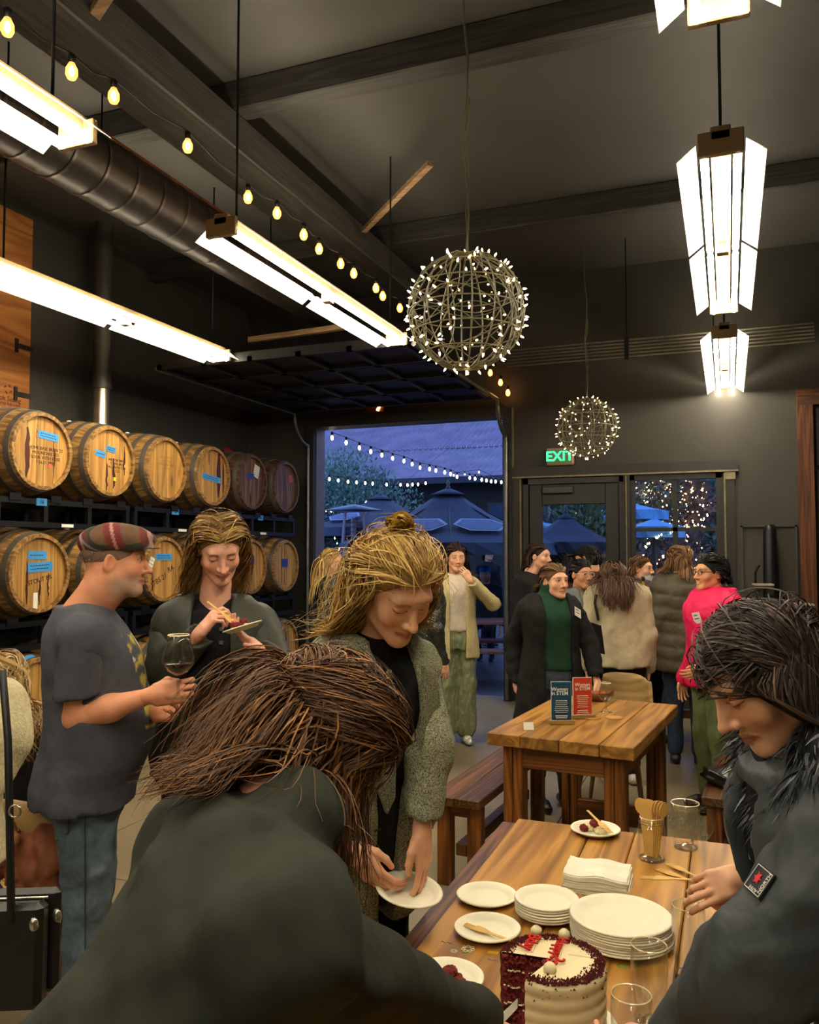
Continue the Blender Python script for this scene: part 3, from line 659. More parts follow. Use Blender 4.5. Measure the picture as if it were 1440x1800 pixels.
# trees and shrubs: leaves as one mass on real branches
LEAFM = [plain('leaf_grey_green', (104, 132, 116), 0.55, var=0.35, scale=9), plain('leaf_green', (74, 104, 62), 0.5, var=0.35, scale=9), plain('leaf_olive', (96, 104, 84), 0.55, var=0.3, scale=9), plain('leaf_russet', (96, 74, 70), 0.55, var=0.3, scale=9)]
BARK = plain('bark', (58, 48, 40), 0.8, var=0.3)
def tree(base, blobs, lab, mat, n, leaf, seed, lights=0, name='leafy_tree', cat='tree', upright=.5):
    g = np.random.default_rng(seed); r = empty(name, base, 0, lab, cat)
    mb = MB(); top = max(b[2] for b in blobs)
    for b in blobs: mb.tube([(b[0] * .1, b[1] * .1, 0), (b[0] * .4, b[1] * .4, b[2] * .45), (b[0], b[1], b[2] + b[3] * .5)], [.07, .045, .012], 6)
    mb.build('trunk', BARK, r)
    w = np.array([b[3] ** 3 for b in blobs]); w /= w.sum(); idx = g.choice(len(blobs), n, p=w); B = np.array([b[:4] for b in blobs])[idx]
    d = g.normal(size=(n, 3)); d /= np.linalg.norm(d, axis=1)[:, None]; rad = B[:, 3:4] * (g.random((n, 1)) ** .35)
    c = B[:, :3] + d * rad * np.array([1, 1, 1.0]); ax = d * .6 + g.normal(size=(n, 3)) * .5 + np.array([0, 0, upright]); ax /= np.linalg.norm(ax, axis=1)[:, None]
    sd = np.cross(ax, g.normal(size=(n, 3))); sd /= np.linalg.norm(sd, axis=1)[:, None]; L = leaf * g.uniform(.6, 1.3, (n, 1))
    V = np.stack([c, c + ax * L * .5 + sd * L * .22, c + ax * L, c + ax * L * .5 - sd * L * .22], 1).reshape(-1, 3)
    me = pydata(V, [(4 * i, 4 * i + 1, 4 * i + 2, 4 * i + 3) for i in range(n)], 'foliage'); o = link_mesh('foliage', me, mat, r); o['kind'] = 'stuff'
    if lights:
        idx = g.choice(len(blobs), lights, p=w); B = np.array([b[:4] for b in blobs])[idx]; d = g.normal(size=(lights, 3)); d[:, 1] = -abs(d[:, 1]); d /= np.linalg.norm(d, axis=1)[:, None]
        c = B[:, :3] + d * B[:, 3:4] * g.uniform(.7, 1.05, (lights, 1)); m = MB(); s = .016
        for q in c:
            ss = s * g.uniform(.6, 1.2); m.raw([(q[0], q[1], q[2] + ss), (q[0] + ss, q[1], q[2]), (q[0], q[1] + ss, q[2]), (q[0] - ss, q[1], q[2]), (q[0], q[1] - ss, q[2]), (q[0], q[1], q[2] - ss)],
                  [(0, 1, 2), (0, 2, 3), (0, 3, 4), (0, 4, 1), (5, 2, 1), (5, 3, 2), (5, 4, 3), (5, 1, 4)])
        o = m.build('fairy_lights', emit('yard_fairy', (1, .66, .3, 1), 4.0, False), r); o['kind'] = 'stuff'
    return r
def base(x, y, d): p = P(x, y, d=d); return Vector((p.x, p.y, 0))
b0 = base(625, 900, 19)
tree(b0, [(-.3, 0, 2.7, 1.05), (.3, .2, 2.5, .95), (-1.0, .2, 2.2, .95), (-.1, -.2, 3.2, .85), (.9, .3, 2.1, .65), (-.8, 0, 3.1, .75), (0, 0, 1.5, 1.0), (1.2, .3, 2.8, .38), (.6, .2, 3.2, .42)], 'big grey green tree in the yard beyond the roll-up opening', LEAFM[0], 11000, .11, 3, upright=.8)
tree(base(1000, 930, 13), [(0, 0, 1.5, .55), (.25, .1, 2.1, .5), (-.3, 0, 1.1, .5), (.4, 0, .7, .6)], 'leafy green bush seen through the glass door', LEAFM[1], 2200, .16, 4, name='leafy_bush', cat='bush')
tree(base(1010, 880, 17), [(0.3, 0, 2.6, .7), (.8, 0, 2.9, .7), (-.4, .2, 2.2, .5)], 'pale tree with fairy lights behind the glass door', LEAFM[2], 1600, .18, 5, 40)
tree(base(1120, 880, 15), [(-.25, 0, 2.7, .6), (.25, 0, 2.6, .65), (-.5, 0, 2.1, .4), (.0, 0, 1.9, .5)], 'dark tree with scattered lights in the upper left window panes', LEAFM[2], 2200, .15, 6, 90)
tree(base(1195, 880, 15), [(-.1, 0, 2.8, .55), (.1, 0, 2.45, .5), (.0, -.2, 2.25, .35), (-.1, -.3, 2.2, .25)], 'tree thick with warm fairy lights in the upper right window pane', LEAFM[3], 1800, .15, 7, 190)
tree(base(1245, 880, 16), [(.1, 0, 2.9, .6), (.3, 0, 2.2, .6), (.2, 0, 1.6, .5)], 'blue grey tree at the right edge of the window', LEAFM[0], 1800, .2, 8, 8)
tree(base(1165, 960, 13), [(-.6, 0, 1.55, .3), (-.2, 0, 1.3, .35), (.35, 0, 1.6, .35), (0, 0, .9, .4)], 'low russet shrub with lights behind the lower window panes', LEAFM[3], 1200, .14, 9, 70, name='leafy_bush', cat='bush')
# parasols
def parasol(apex, R, drop, canvas, lab, n=8, rot=.2, logo=None, finial=True):
    z = apex.z; r = empty('parasol', (apex.x, apex.y, 0), rot, lab, 'parasol', 'parasols in the yard')
    for k in range(n):
        a0, a1 = 2 * math.pi * k / n, 2 * math.pi * (k + 1) / n; v = []; f = []
        rr = [.04, .35, .7, 1.0]; zz = [0, -drop * .42, -drop * .78, -drop]
        for i in range(4):
            for j in range(5):
                a = a0 + (a1 - a0) * j / 4; sag = 1 - .03 * math.sin(math.pi * j / 4) * i
                v.append((R * rr[i] * sag * math.cos(a), R * rr[i] * sag * math.sin(a), z + zz[i]))
        for j in range(5): a = a0 + (a1 - a0) * j / 4; v.append((R * .985 * math.cos(a), R * .985 * math.sin(a), z - drop - .16))
        for i in range(4):
            for j in range(4): f.append((i * 5 + j, (i + 1) * 5 + j, (i + 1) * 5 + j + 1, i * 5 + j + 1))
        o = link_mesh('canopy_panel', pydata(v, f, 'canopy_panel'), canvas, r)
        am = (a0 + a1) / 2
        if logo and k in logo:
            c = Vector((R * .66 * math.cos(am), R * .66 * math.sin(am), z - drop * .72 + .025)); out = Vector((math.cos(am) * drop * .78, math.sin(am) * drop * .78, R * .7)).normalized()
            M = frame(c, (-math.sin(am), math.cos(am), 0), out); s = R * .2
            MB().prism([(-s * 1.25, 0), (-s * .7, s * .55), (s * .7, s * .55), (s * 1.25, 0), (s * .7, -s * .55), (-s * .7, -s * .55)], 0, .004, M).build('logo_rim', plain('logo_pale', (124, 142, 164), .6), o)
            MB().prism([(-s * 1.1, 0), (-s * .63, s * .45), (s * .63, s * .45), (s * 1.1, 0), (s * .63, -s * .45), (-s * .63, -s * .45)], .004, .008, M).build('logo', plain('logo_blue', (66, 84, 116), .6), o)
        MB().tube([(0, 0, z - .05), (R * .98 * math.cos(a0), R * .98 * math.sin(a0), z - drop - .03)], .012, 5).build('rib', BLACKM, r)
    MB().tube([(0, 0, 0), (0, 0, z + .02)], .03, 10).build('pole', plain('pole_grey', (78, 74, 76), .5), r)
    MB().lathe([(R * .17, -.07), (R * .1, -.02), (.03, .03)], 12, (0, 0, z)).build('vent_cap', canvas, r)
    if finial: MB().lathe([(.03, .02), (.035, .05), (.018, .07), (.03, .1), (.006, .16)], 10, (0, 0, z)).build('finial', MATS['pole_grey'], r)
    MB().box((-.3, -.3, 0), (.3, .3, .08), .02).build('base', plain('base_dark', (40, 40, 44), .6), r)
    return r
CANV = plain('navy_canvas', (34, 44, 66), 0.75, var=0.15); CANB = plain('light_blue_canvas', (92, 156, 200), 0.7, var=0.08)
parasol(P(788, 862, d=12), 1.6, .78, CANV, 'large navy parasol with pale logo in the middle of the opening', logo=(4, 5, 6, 3), rot=.35)
parasol(P(668, 872, d=15.5), 1.5, .62, CANV, 'navy parasol behind the patio heater', logo=(4, 5), rot=.1)
parasol(P(556, 890, d=19), 1.5, .45, CANV, 'navy parasol at the left edge of the opening', logo=(5,), rot=.3)
parasol(P(995, 905, d=12.5), .75, .42, CANV, 'dark folded looking parasol behind the glass door', rot=.2)
parasol(P(1110, 884, d=14), .62, .14, CANB, 'light blue parasol in the upper left window pane', rot=.2, finial=False)
parasol(P(1150, 912, d=12.0), .45, .12, CANB, 'light blue parasol behind the lower window panes', rot=.5, finial=False)
parasol(P(952, 918, d=17), .85, .12, CANB, 'pale blue parasol at the left of the door glass', rot=.5, finial=False)
# patio heater
def heater(pt, lab, s=1.0):
    r = empty('patio_heater', (pt.x, pt.y, 0), .5, lab, 'patio heater'); H = pt.z; st = plain('heater_steel', (118, 104, 112), .35, .7)
    hb, ht = .30 * s, .15 * s
    for sx in (-1, 1):
        for sy in (-1, 1): MB().tube([(sx * hb, sy * hb, 0), (sx * ht, sy * ht, H - .1)], .022, 6).build('corner_post', st, r)
    for k in range(22):
        z = .5 + (H - .7) * k / 22; w = hb + (ht - hb) * z / H; m = MB()
        for a, b in (((-w, -w), (w, -w)), ((w, -w), (w, w)), ((w, w), (-w, w)), ((-w, w), (-w, -w))): m.tube([(a[0], a[1], z), (b[0], b[1], z)], .007, 4)
        m.build('guard_wire', st, r)
    MB().lathe([(.5 * s, -.08), (.5 * s, -.06), (.06, .03)], 4, (0, 0, H)).build('heat_reflector', plain('reflector_blue', (72, 84, 96), .4, .5), r)
    MB().tube([(0, 0, .4), (0, 0, H - .2)], .05, 10).build('flame_tube', plain('tube_glass', (120, 110, 120), .15), r)
    MB().box((-hb, -hb, 0), (hb, hb, .4), .01).build('base_box', st, r); return r
heater(P(622, 890, d=14), 'tall pyramid patio heater with square hood in the opening', 1.0)
hf = heater(P(950, 925, d=15), 'patio heater with small flame behind the glass door', .7)
MB().lathe([(.05, -.18), (.11, -.1), (.08, .0), (.01, .05)], 10, (0, 0, hf.children[0].matrix_local.translation.z + P(950, 925, d=15).z - .12)).build('flame', emit('heater_flame', (1, .55, .2, 1), 4.0, False), hf)
# outdoor string lights
def outdoor_string(pix, d0, d1, lab, ends=None):
    r = empty('festoon_lights', (0, 0, 0), 0, lab, 'string lights', 'white festoon lights in the yard'); pts = []
    gm = emit('festoon_glow', (1, .84, .55, 1), 3.0, False)
    me = MESH_FEST
    xs = [p[0] for p in pix]
    for (x, y) in pix:
        t = (x - min(xs)) / (max(xs) - min(xs) + 1e-6); q = P(520 + x / 3.6, 680 + y / 3.6, d=d0 + (d1 - d0) * t)
        o = link_mesh('bulb', me, gm, r, q); link_mesh('socket', sockm, BLACKM, o, (0, 0, .02)); pts.append(q + Vector((0, 0, .07)))
    if ends: pts = [Vector(e) if e else None for e in ends[:1]] + pts + [Vector(e) if e else None for e in ends[1:]]; pts = [q for q in pts if q is not None]
    if len(pts) > 1: MB().tube(pts, .006, 4).build('cable', BLACKM, r)
MESH_FEST = MB().lathe([(.004, -.032), (.015, -.022), (.02, 0), (.015, .018), (.008, .03)], 10).mesh('bulb')
outdoor_string([(230, 322), (319, 353), (403, 386), (475, 410), (545, 432), (613, 452), (685, 469), (737, 489), (787, 511), (847, 520), (887, 529), (943, 541), (980, 552), (1021, 569), (1101, 576), (1135, 581), (1177, 588), (1207, 592), (1237, 598), (1265, 600), (1301, 603), (1327, 608)], 10.5, 14.5, 'long sloping row of white bulbs across the yard')
outdoor_string([(213, 584), (269, 592), (331, 600), (385, 604), (440, 609), (487, 612), (575, 618), (663, 620), (707, 622), (739, 618), (774, 617), (822, 610)], 14, 16, 'lower level row of white bulbs in front of the tree')
outdoor_string([(1180, 165), (1231, 195), (1296, 245), (1345, 290)], 10.2, 10.2, 'two white bulbs at the upper right of the opening', ((-3.4, 9.19, 3.55), (-1.9, 9.19, 3.0)))
outdoor_string([(1000, 560), (1070, 552), (1160, 540)], 22.0, 22.0, 'short far row of white bulbs under the barn eave', (None, (-6.0, 22.1, 3.72)))
# fairy light garlands near the heater and window
def garland(pix, d, lab):
    r = empty('fairy_garland', P(*pix[0], d=d), 0, lab, 'fairy lights'); m = MB(); w = []
    for i in range(len(pix) - 1):
        for k in range(4):
            q = P(pix[i][0] + (pix[i + 1][0] - pix[i][0]) * k / 6 + random.uniform(-3, 3), pix[i][1] + (pix[i + 1][1] - pix[i][1]) * k / 6 + random.uniform(-3, 3), d=d + random.uniform(-.1, .1)) - r.location
            w.append(q); m.lathe([(.002, -.016), (.012, 0), (.002, .016)], 5, q)
    o = m.build('fairy_lights', emit('garland_glow', (1, .7, .34, 1), 5.0, False), r); o['kind'] = 'stuff'
    MB().tube(w, .004, 4).build('cable', BLACKM, r)
garland([(575, 900), (600, 895), (640, 885), (668, 868)], 16.5, 'arc of fairy lights over the left parasol')
garland([(588, 940), (596, 965), (604, 990), (612, 1000)], 15, 'fairy lights beside the patio heater')
garland([(1245, 905), (1225, 925), (1190, 930), (1165, 940), (1140, 955), (1130, 965)], 11.5, 'curve of fairy lights in the lower window panes')
garland([(1105, 905), (1098, 925), (1090, 935)], 12, 'fairy lights at the lower left window pane')
# picnic benches outside
PINK = plain('picnic_board', (118, 84, 84), 0.6, var=.2)
pb = empty('picnic_table', (P(868, 1075, d=10.6).x, P(868, 1075, d=10.6).y, 0), YAW, 'reddish picnic table outside right of the opening', 'table')
for z, y0, y1 in ((.78, -.4, -.25), (.78, -.24, -.09), (.78, -.08, .07), (.78, .08, .23)): MB().box((-1.2, y0, z - .04), (1.2, y1, z), .006).build('top_board', PINK, pb)
for y0 in (-.75, -.6, .45, .6): MB().box((-1.2, y0, .42), (1.2, y0 + .13, .46), .006).build('seat_board', PINK, pb)
for xx in (-.9, .9):
    MB().box((xx - .04, -.7, .34), (xx + .04, .7, .42)).build('cross_beam', plain('steel_blue_grey', (78, 82, 94), .4, .5), pb)
    for s in (-1, 1): MB().tube([(xx, s * .6, 0), (xx, s * .2, .74)], .04, 6).build('leg', MATS['steel_blue_grey'], pb)
# ================================================================== tables, benches, chairs
TOPW = wood('table_pine', (122, 80, 30), (182, 132, 60), 'Y', 0.42, rings=6.0)
LEGW = wood('table_leg_pine', (88, 48, 14), (150, 92, 36), 'Z', 0.45, rings=8.0)
APRW = wood('table_apron_pine', (84, 46, 14), (146, 90, 36), 'X', 0.45, rings=8.0)
BENW = wood('bench_walnut', (58, 36, 18), (118, 78, 40), 'Y', 0.42, rings=14.0, knots=False)
PALE = wood('pale_ply', (146, 116, 68), (188, 156, 100), 'X', 0.5, rings=4.0, knots=False)
PALEZ = wood('pale_leg', (112, 88, 54), (150, 122, 78), 'Z', 0.5, rings=6.0, knots=False)
def table(loc, rz, W, L, edges, lab, zt=.75, ledge=False, th=.05):
    r = empty('plank_table', loc, rz, lab, 'table')
    e = [0] + list(edges) + [W]
    for i in range(len(e) - 1): MB().box((e[i] + .0015, 0, zt - th), (e[i + 1] - .0015, L, zt - .001 * (i % 2)), .004).build('top_plank', TOPW, r)
    if ledge: MB().box((-.055, 0, zt - th - .012), (-.002, L, zt - .016), .004).build('edge_plank', BENW, r)
    lw = .095
    for x in (.06, W - .06 - lw):
        for y in (.06, L - .06 - lw):
            MB().box((x, y, 0), (x + lw * .48, y + lw, zt - th), .005).box((x + lw * .5, y + .006, 0), (x + lw, y + lw, zt - th), .005).build('leg', LEGW, r)
    for y in (.07, L - .07 - .03): MB().box((.06 + lw, y, zt - th - .11), (W - .06 - lw, y + .03, zt - th), .004).build('apron', APRW, r)
    for x in (.07, W - .1): MB().box((x, .06 + lw, zt - th - .11), (x + .03, L - .06 - lw, zt - th), .004).build('apron', LEGW, r)
    for y in (.09, L - .15): MB().box((.06 + lw, y, .08), (W - .06 - lw, y + .04, .2), .004).build('stretcher', APRW, r)
    return r
FT = table((-.68, .75, 0), 0, .74, 2.01, (.25, .385, .56), 'long pine plank table in front carrying the cake and plates', ledge=True)
p0 = P(856, 1287, z=.77)
BT = table((p0.x, p0.y, 0), math.radians(-6), .71, 1.18, (.17, .36, .55), 'smaller pine plank table farther back with the two cards', zt=.77, th=.06)
def bench(a, rz, W, L, z, lab, planks=2):
    r = empty('wood_bench', (a.x, a.y, 0), rz, lab, 'bench')
    for k in range(planks): MB().box((W * k / planks + .001, 0, z - .045), (W * (k + 1) / planks - .001, L, z), .004).build('seat_plank', BENW, r)
    for y in (.06, L - .13):
        for x in (.02, W - .09): MB().box((x, y, 0), (x + .07, y + .07, z - .045), .004).build('leg', LEGW, r)
        MB().box((.05, y + .01, z - .11), (W - .05, y + .05, z - .045), .004).build('apron', APRW, r)
    MB().box((W / 2 - .03, .1, .14), (W / 2 + .03, L - .1, .2), .004).build('stretcher', BENW, r); return r
q0 = P(753, 1397, z=.45)
bench(q0, math.radians(-4), .27, 1.25, .45, 'dark stained bench left of the back table')
q1 = P(1232, 1400, z=.45)
bench(Vector((q1.x, q1.y, 0)), math.radians(-4), .34, .95, .45, 'dark bench at right behind the front table with a black bag on it')
def chair(loc, rz, lab, back_z=.82, seat_z=.46):
    """plywood shell chair, faces local +y"""
    r = empty('plywood_chair', loc, rz, lab, 'chair', 'plywood chairs')
    v = []; f = []; nx, nz = 12, 7; hw = .2
    for s in (0, 1):
        for j in range(nz):
            for i in range(nx):
                u = -1 + 2 * i / (nx - 1); t = j / (nz - 1); sh = 1 - .12 * t ** 3
                x = u * hw * sh; z = back_z - .22 + .22 * t - (.05 * abs(u) ** 4 if t > .85 else 0) + (.04 * abs(u) ** 4 if t < .15 else 0)
                v.append((x, -.2 - .03 * t + .05 * u * u + (-.012 if s else 0), z))
    N = nx * nz
    for j in range(nz - 1):
        for i in range(nx - 1):
            a = j * nx + i; f += [(a, a + nx, a + nx + 1, a + 1), (N + a, N + a + 1, N + a + nx + 1, N + a + nx)]
    for i in range(nx - 1): f += [(i, i + 1, N + i + 1, N + i), ((nz - 1) * nx + i, N + (nz - 1) * nx + i, N + (nz - 1) * nx + i + 1, (nz - 1) * nx + i + 1)]
    for j in range(nz - 1): f += [(j * nx, N + j * nx, N + (j + 1) * nx, (j + 1) * nx), (j * nx + nx - 1, (j + 1) * nx + nx - 1, N + (j + 1) * nx + nx - 1, N + j * nx + nx - 1)]
    o = link_mesh('backrest', pydata(v, f, 'backrest'), PALE, r); o.data.shade_smooth()
    for sx in (-.1, .1): MB().lathe([(.009, 0), (.008, .004), (.002, .006)], 8, M=Matrix.Translation((sx, -.228, back_z - .1)) @ Matrix.Rotation(math.pi / 2, 4, 'X')).build('rivet', plain('rivet_brass', (120, 90, 50), .3, .8), o)
    MB().prism([(-.19, -.19), (.19, -.19), (.2, .1), (.17, .2), (-.17, .2), (-.2, .1)], seat_z - .014, seat_z).build('seat', PALE, r)
    for sx in (-1, 1):
        MB().tube([(sx * .15, -.14, seat_z - .01), (sx * .24, -.27, 0)], [.018, .014], 8).build('leg', PALEZ, r)
        MB().tube([(sx * .15, .15, seat_z - .01), (sx * .22, .23, 0)], [.018, .014], 8).build('leg', PALEZ, r)
        MB().tube([(sx * .17, -.15, seat_z - .01), (sx * .17, -.2, back_z - .12)], .012, 8).build('back_post', PALEZ, r)
    return r
def face(p, q): return math.atan2(-(q[0] - p[0]), q[1] - p[1])
c1 = P(1095, 1200, d=5.35)
chair((c1.x - .02, c1.y - .22, 0), math.pi - .1, 'pale plywood chair at the far end of the back table', .86)
c2 = P(72, 1215, d=3.7)
chair((c2.x, c2.y, 0), -.35, 'pale plywood chair with rivets left of the man', .95, .5)
c3 = P(72, 1400, d=2.95); dv = camdir(165)
chair((c3.x, c3.y, 0), math.atan2(-dv.x, dv.y), 'plywood chair carrying the brown coat at lower left', .83, .45)
# far table behind the white jacket
ft = P(1128, 1152, z=.76)
hb = empty('dark_table', (ft.x, ft.y, 0), math.radians(-4), 'dark wood table between the white jacket and the pink jacket', 'table')
for k in range(3): MB().box((-.45, k * .22, .70), (.55, k * .22 + .215, .76), .004).build('top_plank', wood('dark_table', (74, 40, 22), (120, 72, 40), 'X', .4), hb)
for x in (-.4, .45):
    for y in (.04, .55): MB().box((x, y, 0), (x + .07, y + .07, .70)).build('leg', LEGW, hb)
MB().box((-.4, .28, .2), (.5, .34, .27)).build('stretcher', APRW, hb)
# counter at the far right with clear containers
ct = P(1430, 1100, d=5.0)
cn = empty('serving_counter', (ct.x, ct.y, 0), 0, 'dark serving counter at the right edge behind the parka', 'counter')
MB().box((-.3, -.25, .04), (1.2, .35, 1.02)).build('counter_body', plain('counter_dark', (46, 40, 34), .5), cn); MB().box((-.33, -.28, 1.02), (1.25, .38, 1.06), .005).build('counter_top', BENW, cn)
CLEAR = glass('clear_plastic', (.86, .86, .82, 1), 1.2)
def tub(loc, w, h, lab, fill=None):
    r = empty('clear_tub', loc, .2, lab, 'container', 'clear tubs on the counter'); a = w / 2
    for (x0, y0, x1, y1) in ((-a, -a, a, -a + .004), (-a, a - .004, a, a), (-a, -a, -a + .004, a), (a - .004, -a, a, a)): MB().box((x0, y0, 0), (x1, y1, h)).build('side', CLEAR, r)
    m = MB()
    for (x0, y0, x1, y1) in ((-a, -a, a, -a + .007), (-a, a - .007, a, a), (-a, -a, -a + .007, a), (a - .007, -a, a, a)): m.box((x0 - .003, y0 - .003, h - .008), (x1 + .003, y1 + .003, h + .002))
    m.build('rim', plain('rim_plastic', (178, 172, 158), .3), r); MB().box((-a, -a, 0), (a, a, .004)).build('bottom', CLEAR, r); return r
zt = 1.06; u0 = P(1342, 1060, d=5.2); u1 = P(1402, 1088, d=4.85)
tub((u0.x, u0.y, zt), .105, u0.z + .12 - zt, 'tall clear empty tub at right above the parka woman')
tub((u1.x, u1.y, zt), .15, u1.z + .09 - zt, 'clear tub of crumpled paper at the right edge')
for k in range(5):
    m = MB(); g = random.Random(50 + k); pts = []
    bmx = bmesh.new(); bmesh.ops.create_icosphere(bmx, subdivisions=2, radius=.035)
    for v in bmx.verts: v.co *= g.uniform(.75, 1.25)
    m.raw([v.co[:] for v in bmx.verts], [tuple(v.index for v in q.verts) for q in bmx.faces]); bmx.free()
    o = m.build('paper_ball', WHITE, None, (u1.x + (-.04, .03, .0, .02, -.02)[k], u1.y + (0, .03, -.03, .0, .03)[k], zt + (.05, .05, .1, .16, .19)[k]))
    tag(o, 'crumpled white paper napkin in the clear tub at right', 'napkin', 'crumpled napkins')
# black closed parasol leaning at the far wall
up = P(1355, 1000, Y=8.75)
um = empty('closed_umbrella', (up.x, 8.8, 0), 0, 'tall closed black umbrella standing by the far wall panels', 'umbrella')
MB().lathe([(.02, .15), (.07, .3), (.075, 1.0), (.06, 1.86), (.045, 1.9), (.02, 1.92)], 12).build('furled_cloth', plain('black_cloth', (16, 16, 16), .45), um)
MB().tube([(0, 0, 0), (0, 0, .3)], .02, 8).build('pole', BLACKM, um)
MB().tube([(-.14, -.05, 1.0), (-.14, -.05, 1.45), (-.10, -.05, 1.52)], .012, 6).build('crank', BLACKM, um)

# ================================================================== things on the front table
TZ = .75
PAPER = plain('paper_plate', (232, 226, 200), 0.65, var=0.03, scale=30)
def plate_mesh(R, t=.0025):
    return MB().lathe([(.001, .0045), (R * .66, .0045), (R * .74, .008), (R * .86, .016), (R * .97, .0185), (R, .016), (R * .985, .014), (R * .86, .0125), (R * .74, .004), (R * .66, .001), (.001, .001)], 48).mesh('paper_plate')
PL_S, PL_L = plate_mesh(.079), plate_mesh(.117)
def plate(loc, me, lab, group=None, tilt=None):
    o = link_mesh('paper_plate', me, PAPER, None, loc); tag(o, lab, 'plate', group)
    if tilt: o.rotation_euler = tilt
    return o
def stack(pt, me, n, pitch, lab, top, group):
    for k in range(n):
        o = plate((pt.x + random.uniform(-.002, .002), pt.y + random.uniform(-.002, .002), TZ + .0005 + k * pitch), me, top if k == n - 1 else lab, group)
pl_c = lambda x, y, z=TZ + .015: P(x, y, z=z)
q = pl_c(856, 1572); plate((q.x, q.y, TZ), PL_S, 'single empty small plate left of the small plate stack')
q = pl_c(961, 1583, TZ + .04); stack(q, PL_S, 6, .0062, 'small paper plate within the small stack in front of the napkins', 'top plate of the small stack in front of the napkins', 'small plate stack')
q = pl_c(1092, 1612, TZ + .055); stack(q, PL_L, 9, .0055, 'large paper plate within the big stack right of the cake', 'top plate of the big stack right of the cake', 'large plate stack')
qf = pl_c(857, 1630); plate((qf.x, qf.y, TZ), PL_S, 'small plate with a single wooden fork behind the cake')
qc = pl_c(785, 1716); plate((qc.x, qc.y, TZ), PL_S, 'small plate with a broken piece of red cake beside the dark sleeve')
qd = pl_c(1047, 1456); plate((qd.x, qd.y, TZ), PL_S, 'small plate with cake and wooden fork at the far end of the front table')
# wooden cutlery
CUT = plain('birch_cutlery', (212, 170, 92), 0.6, var=0.08, scale=40)
def fork_mesh():
    m = MB(); out = [(-.004, -.08), (.004, -.08), (.0045, 0), (.011, .02), (.012, .045), (-.012, .045), (-.011, .02), (-.0045, 0)]
    m.prism(out, 0, .0018)
    for x in (-.0095, -.003, .0035): m.prism([(x - .0022, .044), (x + .0028, .044), (x + .0022, .075), (x - .0012, .075)], 0, .0018)
    return m.mesh('wooden_fork')
def spoon_mesh():
    m = MB(); n = 14; v = []; f = []
    bowl = [(.017 * math.cos(a), .055 + .024 * math.sin(a)) for a in np.linspace(-math.pi / 2 + .25, 1.5 * math.pi - .25, n)]
    m.prism([(-.0045, .032), (-.004, -.085), (.004, -.085), (.0045, .032)], 0, .0018)
    m.prism(bowl, 0, .0018); return m.mesh('wooden_spoon')
FORK, SPOON = fork_mesh(), spoon_mesh()
def cut(me, M, lab, grp=None, name='wooden_fork', cat='fork'):
    o = link_mesh(name, me, CUT, None); o.matrix_world = M; tag(o, lab, cat, grp); return o
def aim(p, q, up=(0, 0, 1)):
    """cutlery matrix: handle at p pointing to tip q"""
    p, q = Vector(p), Vector(q); y = (q - p).normalized(); z = Vector(up); z = (z - y * z.dot(y)).normalized(); x = y.cross(z); c = (p + q) / 2
    return Matrix(((x.x, y.x, z.x, c.x), (x.y, y.y, z.y, c.y), (x.z, y.z, z.z, c.z), (0, 0, 0, 1)))
cut(FORK, aim(Vector((qf.x + .05, qf.y - .035, TZ + .012)), Vector((qf.x - .03, qf.y + .0, TZ + .009))), 'wooden fork lying on the small plate behind the cake')
a_, b_ = P(1040, 1432, z=TZ + .05), P(1066, 1458, z=TZ + .035)
cut(FORK, aim(a_, b_), 'wooden fork stuck in the cake at the far end')
cut(FORK, aim(P(1232, 1545, z=TZ + .012), P(1180, 1520, z=TZ + .006)), 'wooden fork lying right of the jar, upper one')
cut(FORK, aim(P(1225, 1552, z=TZ + .006), P(1168, 1532, z=TZ + .003)), 'wooden fork lying right of the jar, lower one')
# glass jar with spoons, dimpled mug, beer glasses
JARG = glass('jar_glass', (.97, .98, .97, 1), 1.0, 1.5)
def vessel(name, prof, loc, lab, cat='glass', wall=.003, extra=None, n=32, grp=None):
    r = empty(name, loc, 0, lab, cat, grp)
    inner = [(max(rr - wall, .001), z + (wall if i == 0 else 0)) for i, (rr, z) in enumerate(prof)]
    MB().lathe([(.001, prof[0][1])] + prof + inner[::-1] + [(.001, inner[0][1])], n).build('glass_body', JARG, r)
    rr, z = prof[-1]
    MB().lathe([(rr - wall, z - .001), (rr - wall / 2, z + .0012), (rr, z - .001)], n, caps=False).build('rim', plain('glass_rim', (206, 190, 150), .15, spec=.9), r)
    MB().lathe([(prof[0][0] * .9, prof[0][1]), (prof[0][0], prof[0][1] + .002), (prof[0][0] * .97, prof[0][1] + .006), (prof[0][0] * .8, prof[0][1] + .005)], n, caps=False).build('thick_base', glass('base_glass', (.8, .84, .8, 1), 2.2, 1.6), r)
    return r
jq = P(1146, 1510, z=TZ)
jr = vessel('glass_jar', [(.036, 0), (.041, .006), (.041, .085), (.037, .098), (.034, .102), (.034, .122)], (jq.x, jq.y, TZ), 'clear glass canning jar holding the wooden spoons', 'jar')
for z in (.106, .113): MB().tube([(.0355 * math.cos(a), .0355 * math.sin(a), z) for a in np.linspace(0, 2 * math.pi, 25)], .0012, 4, False).build('screw_thread', glass('thread_glass', (.9, .92, .88, 1), 1.6), jr)
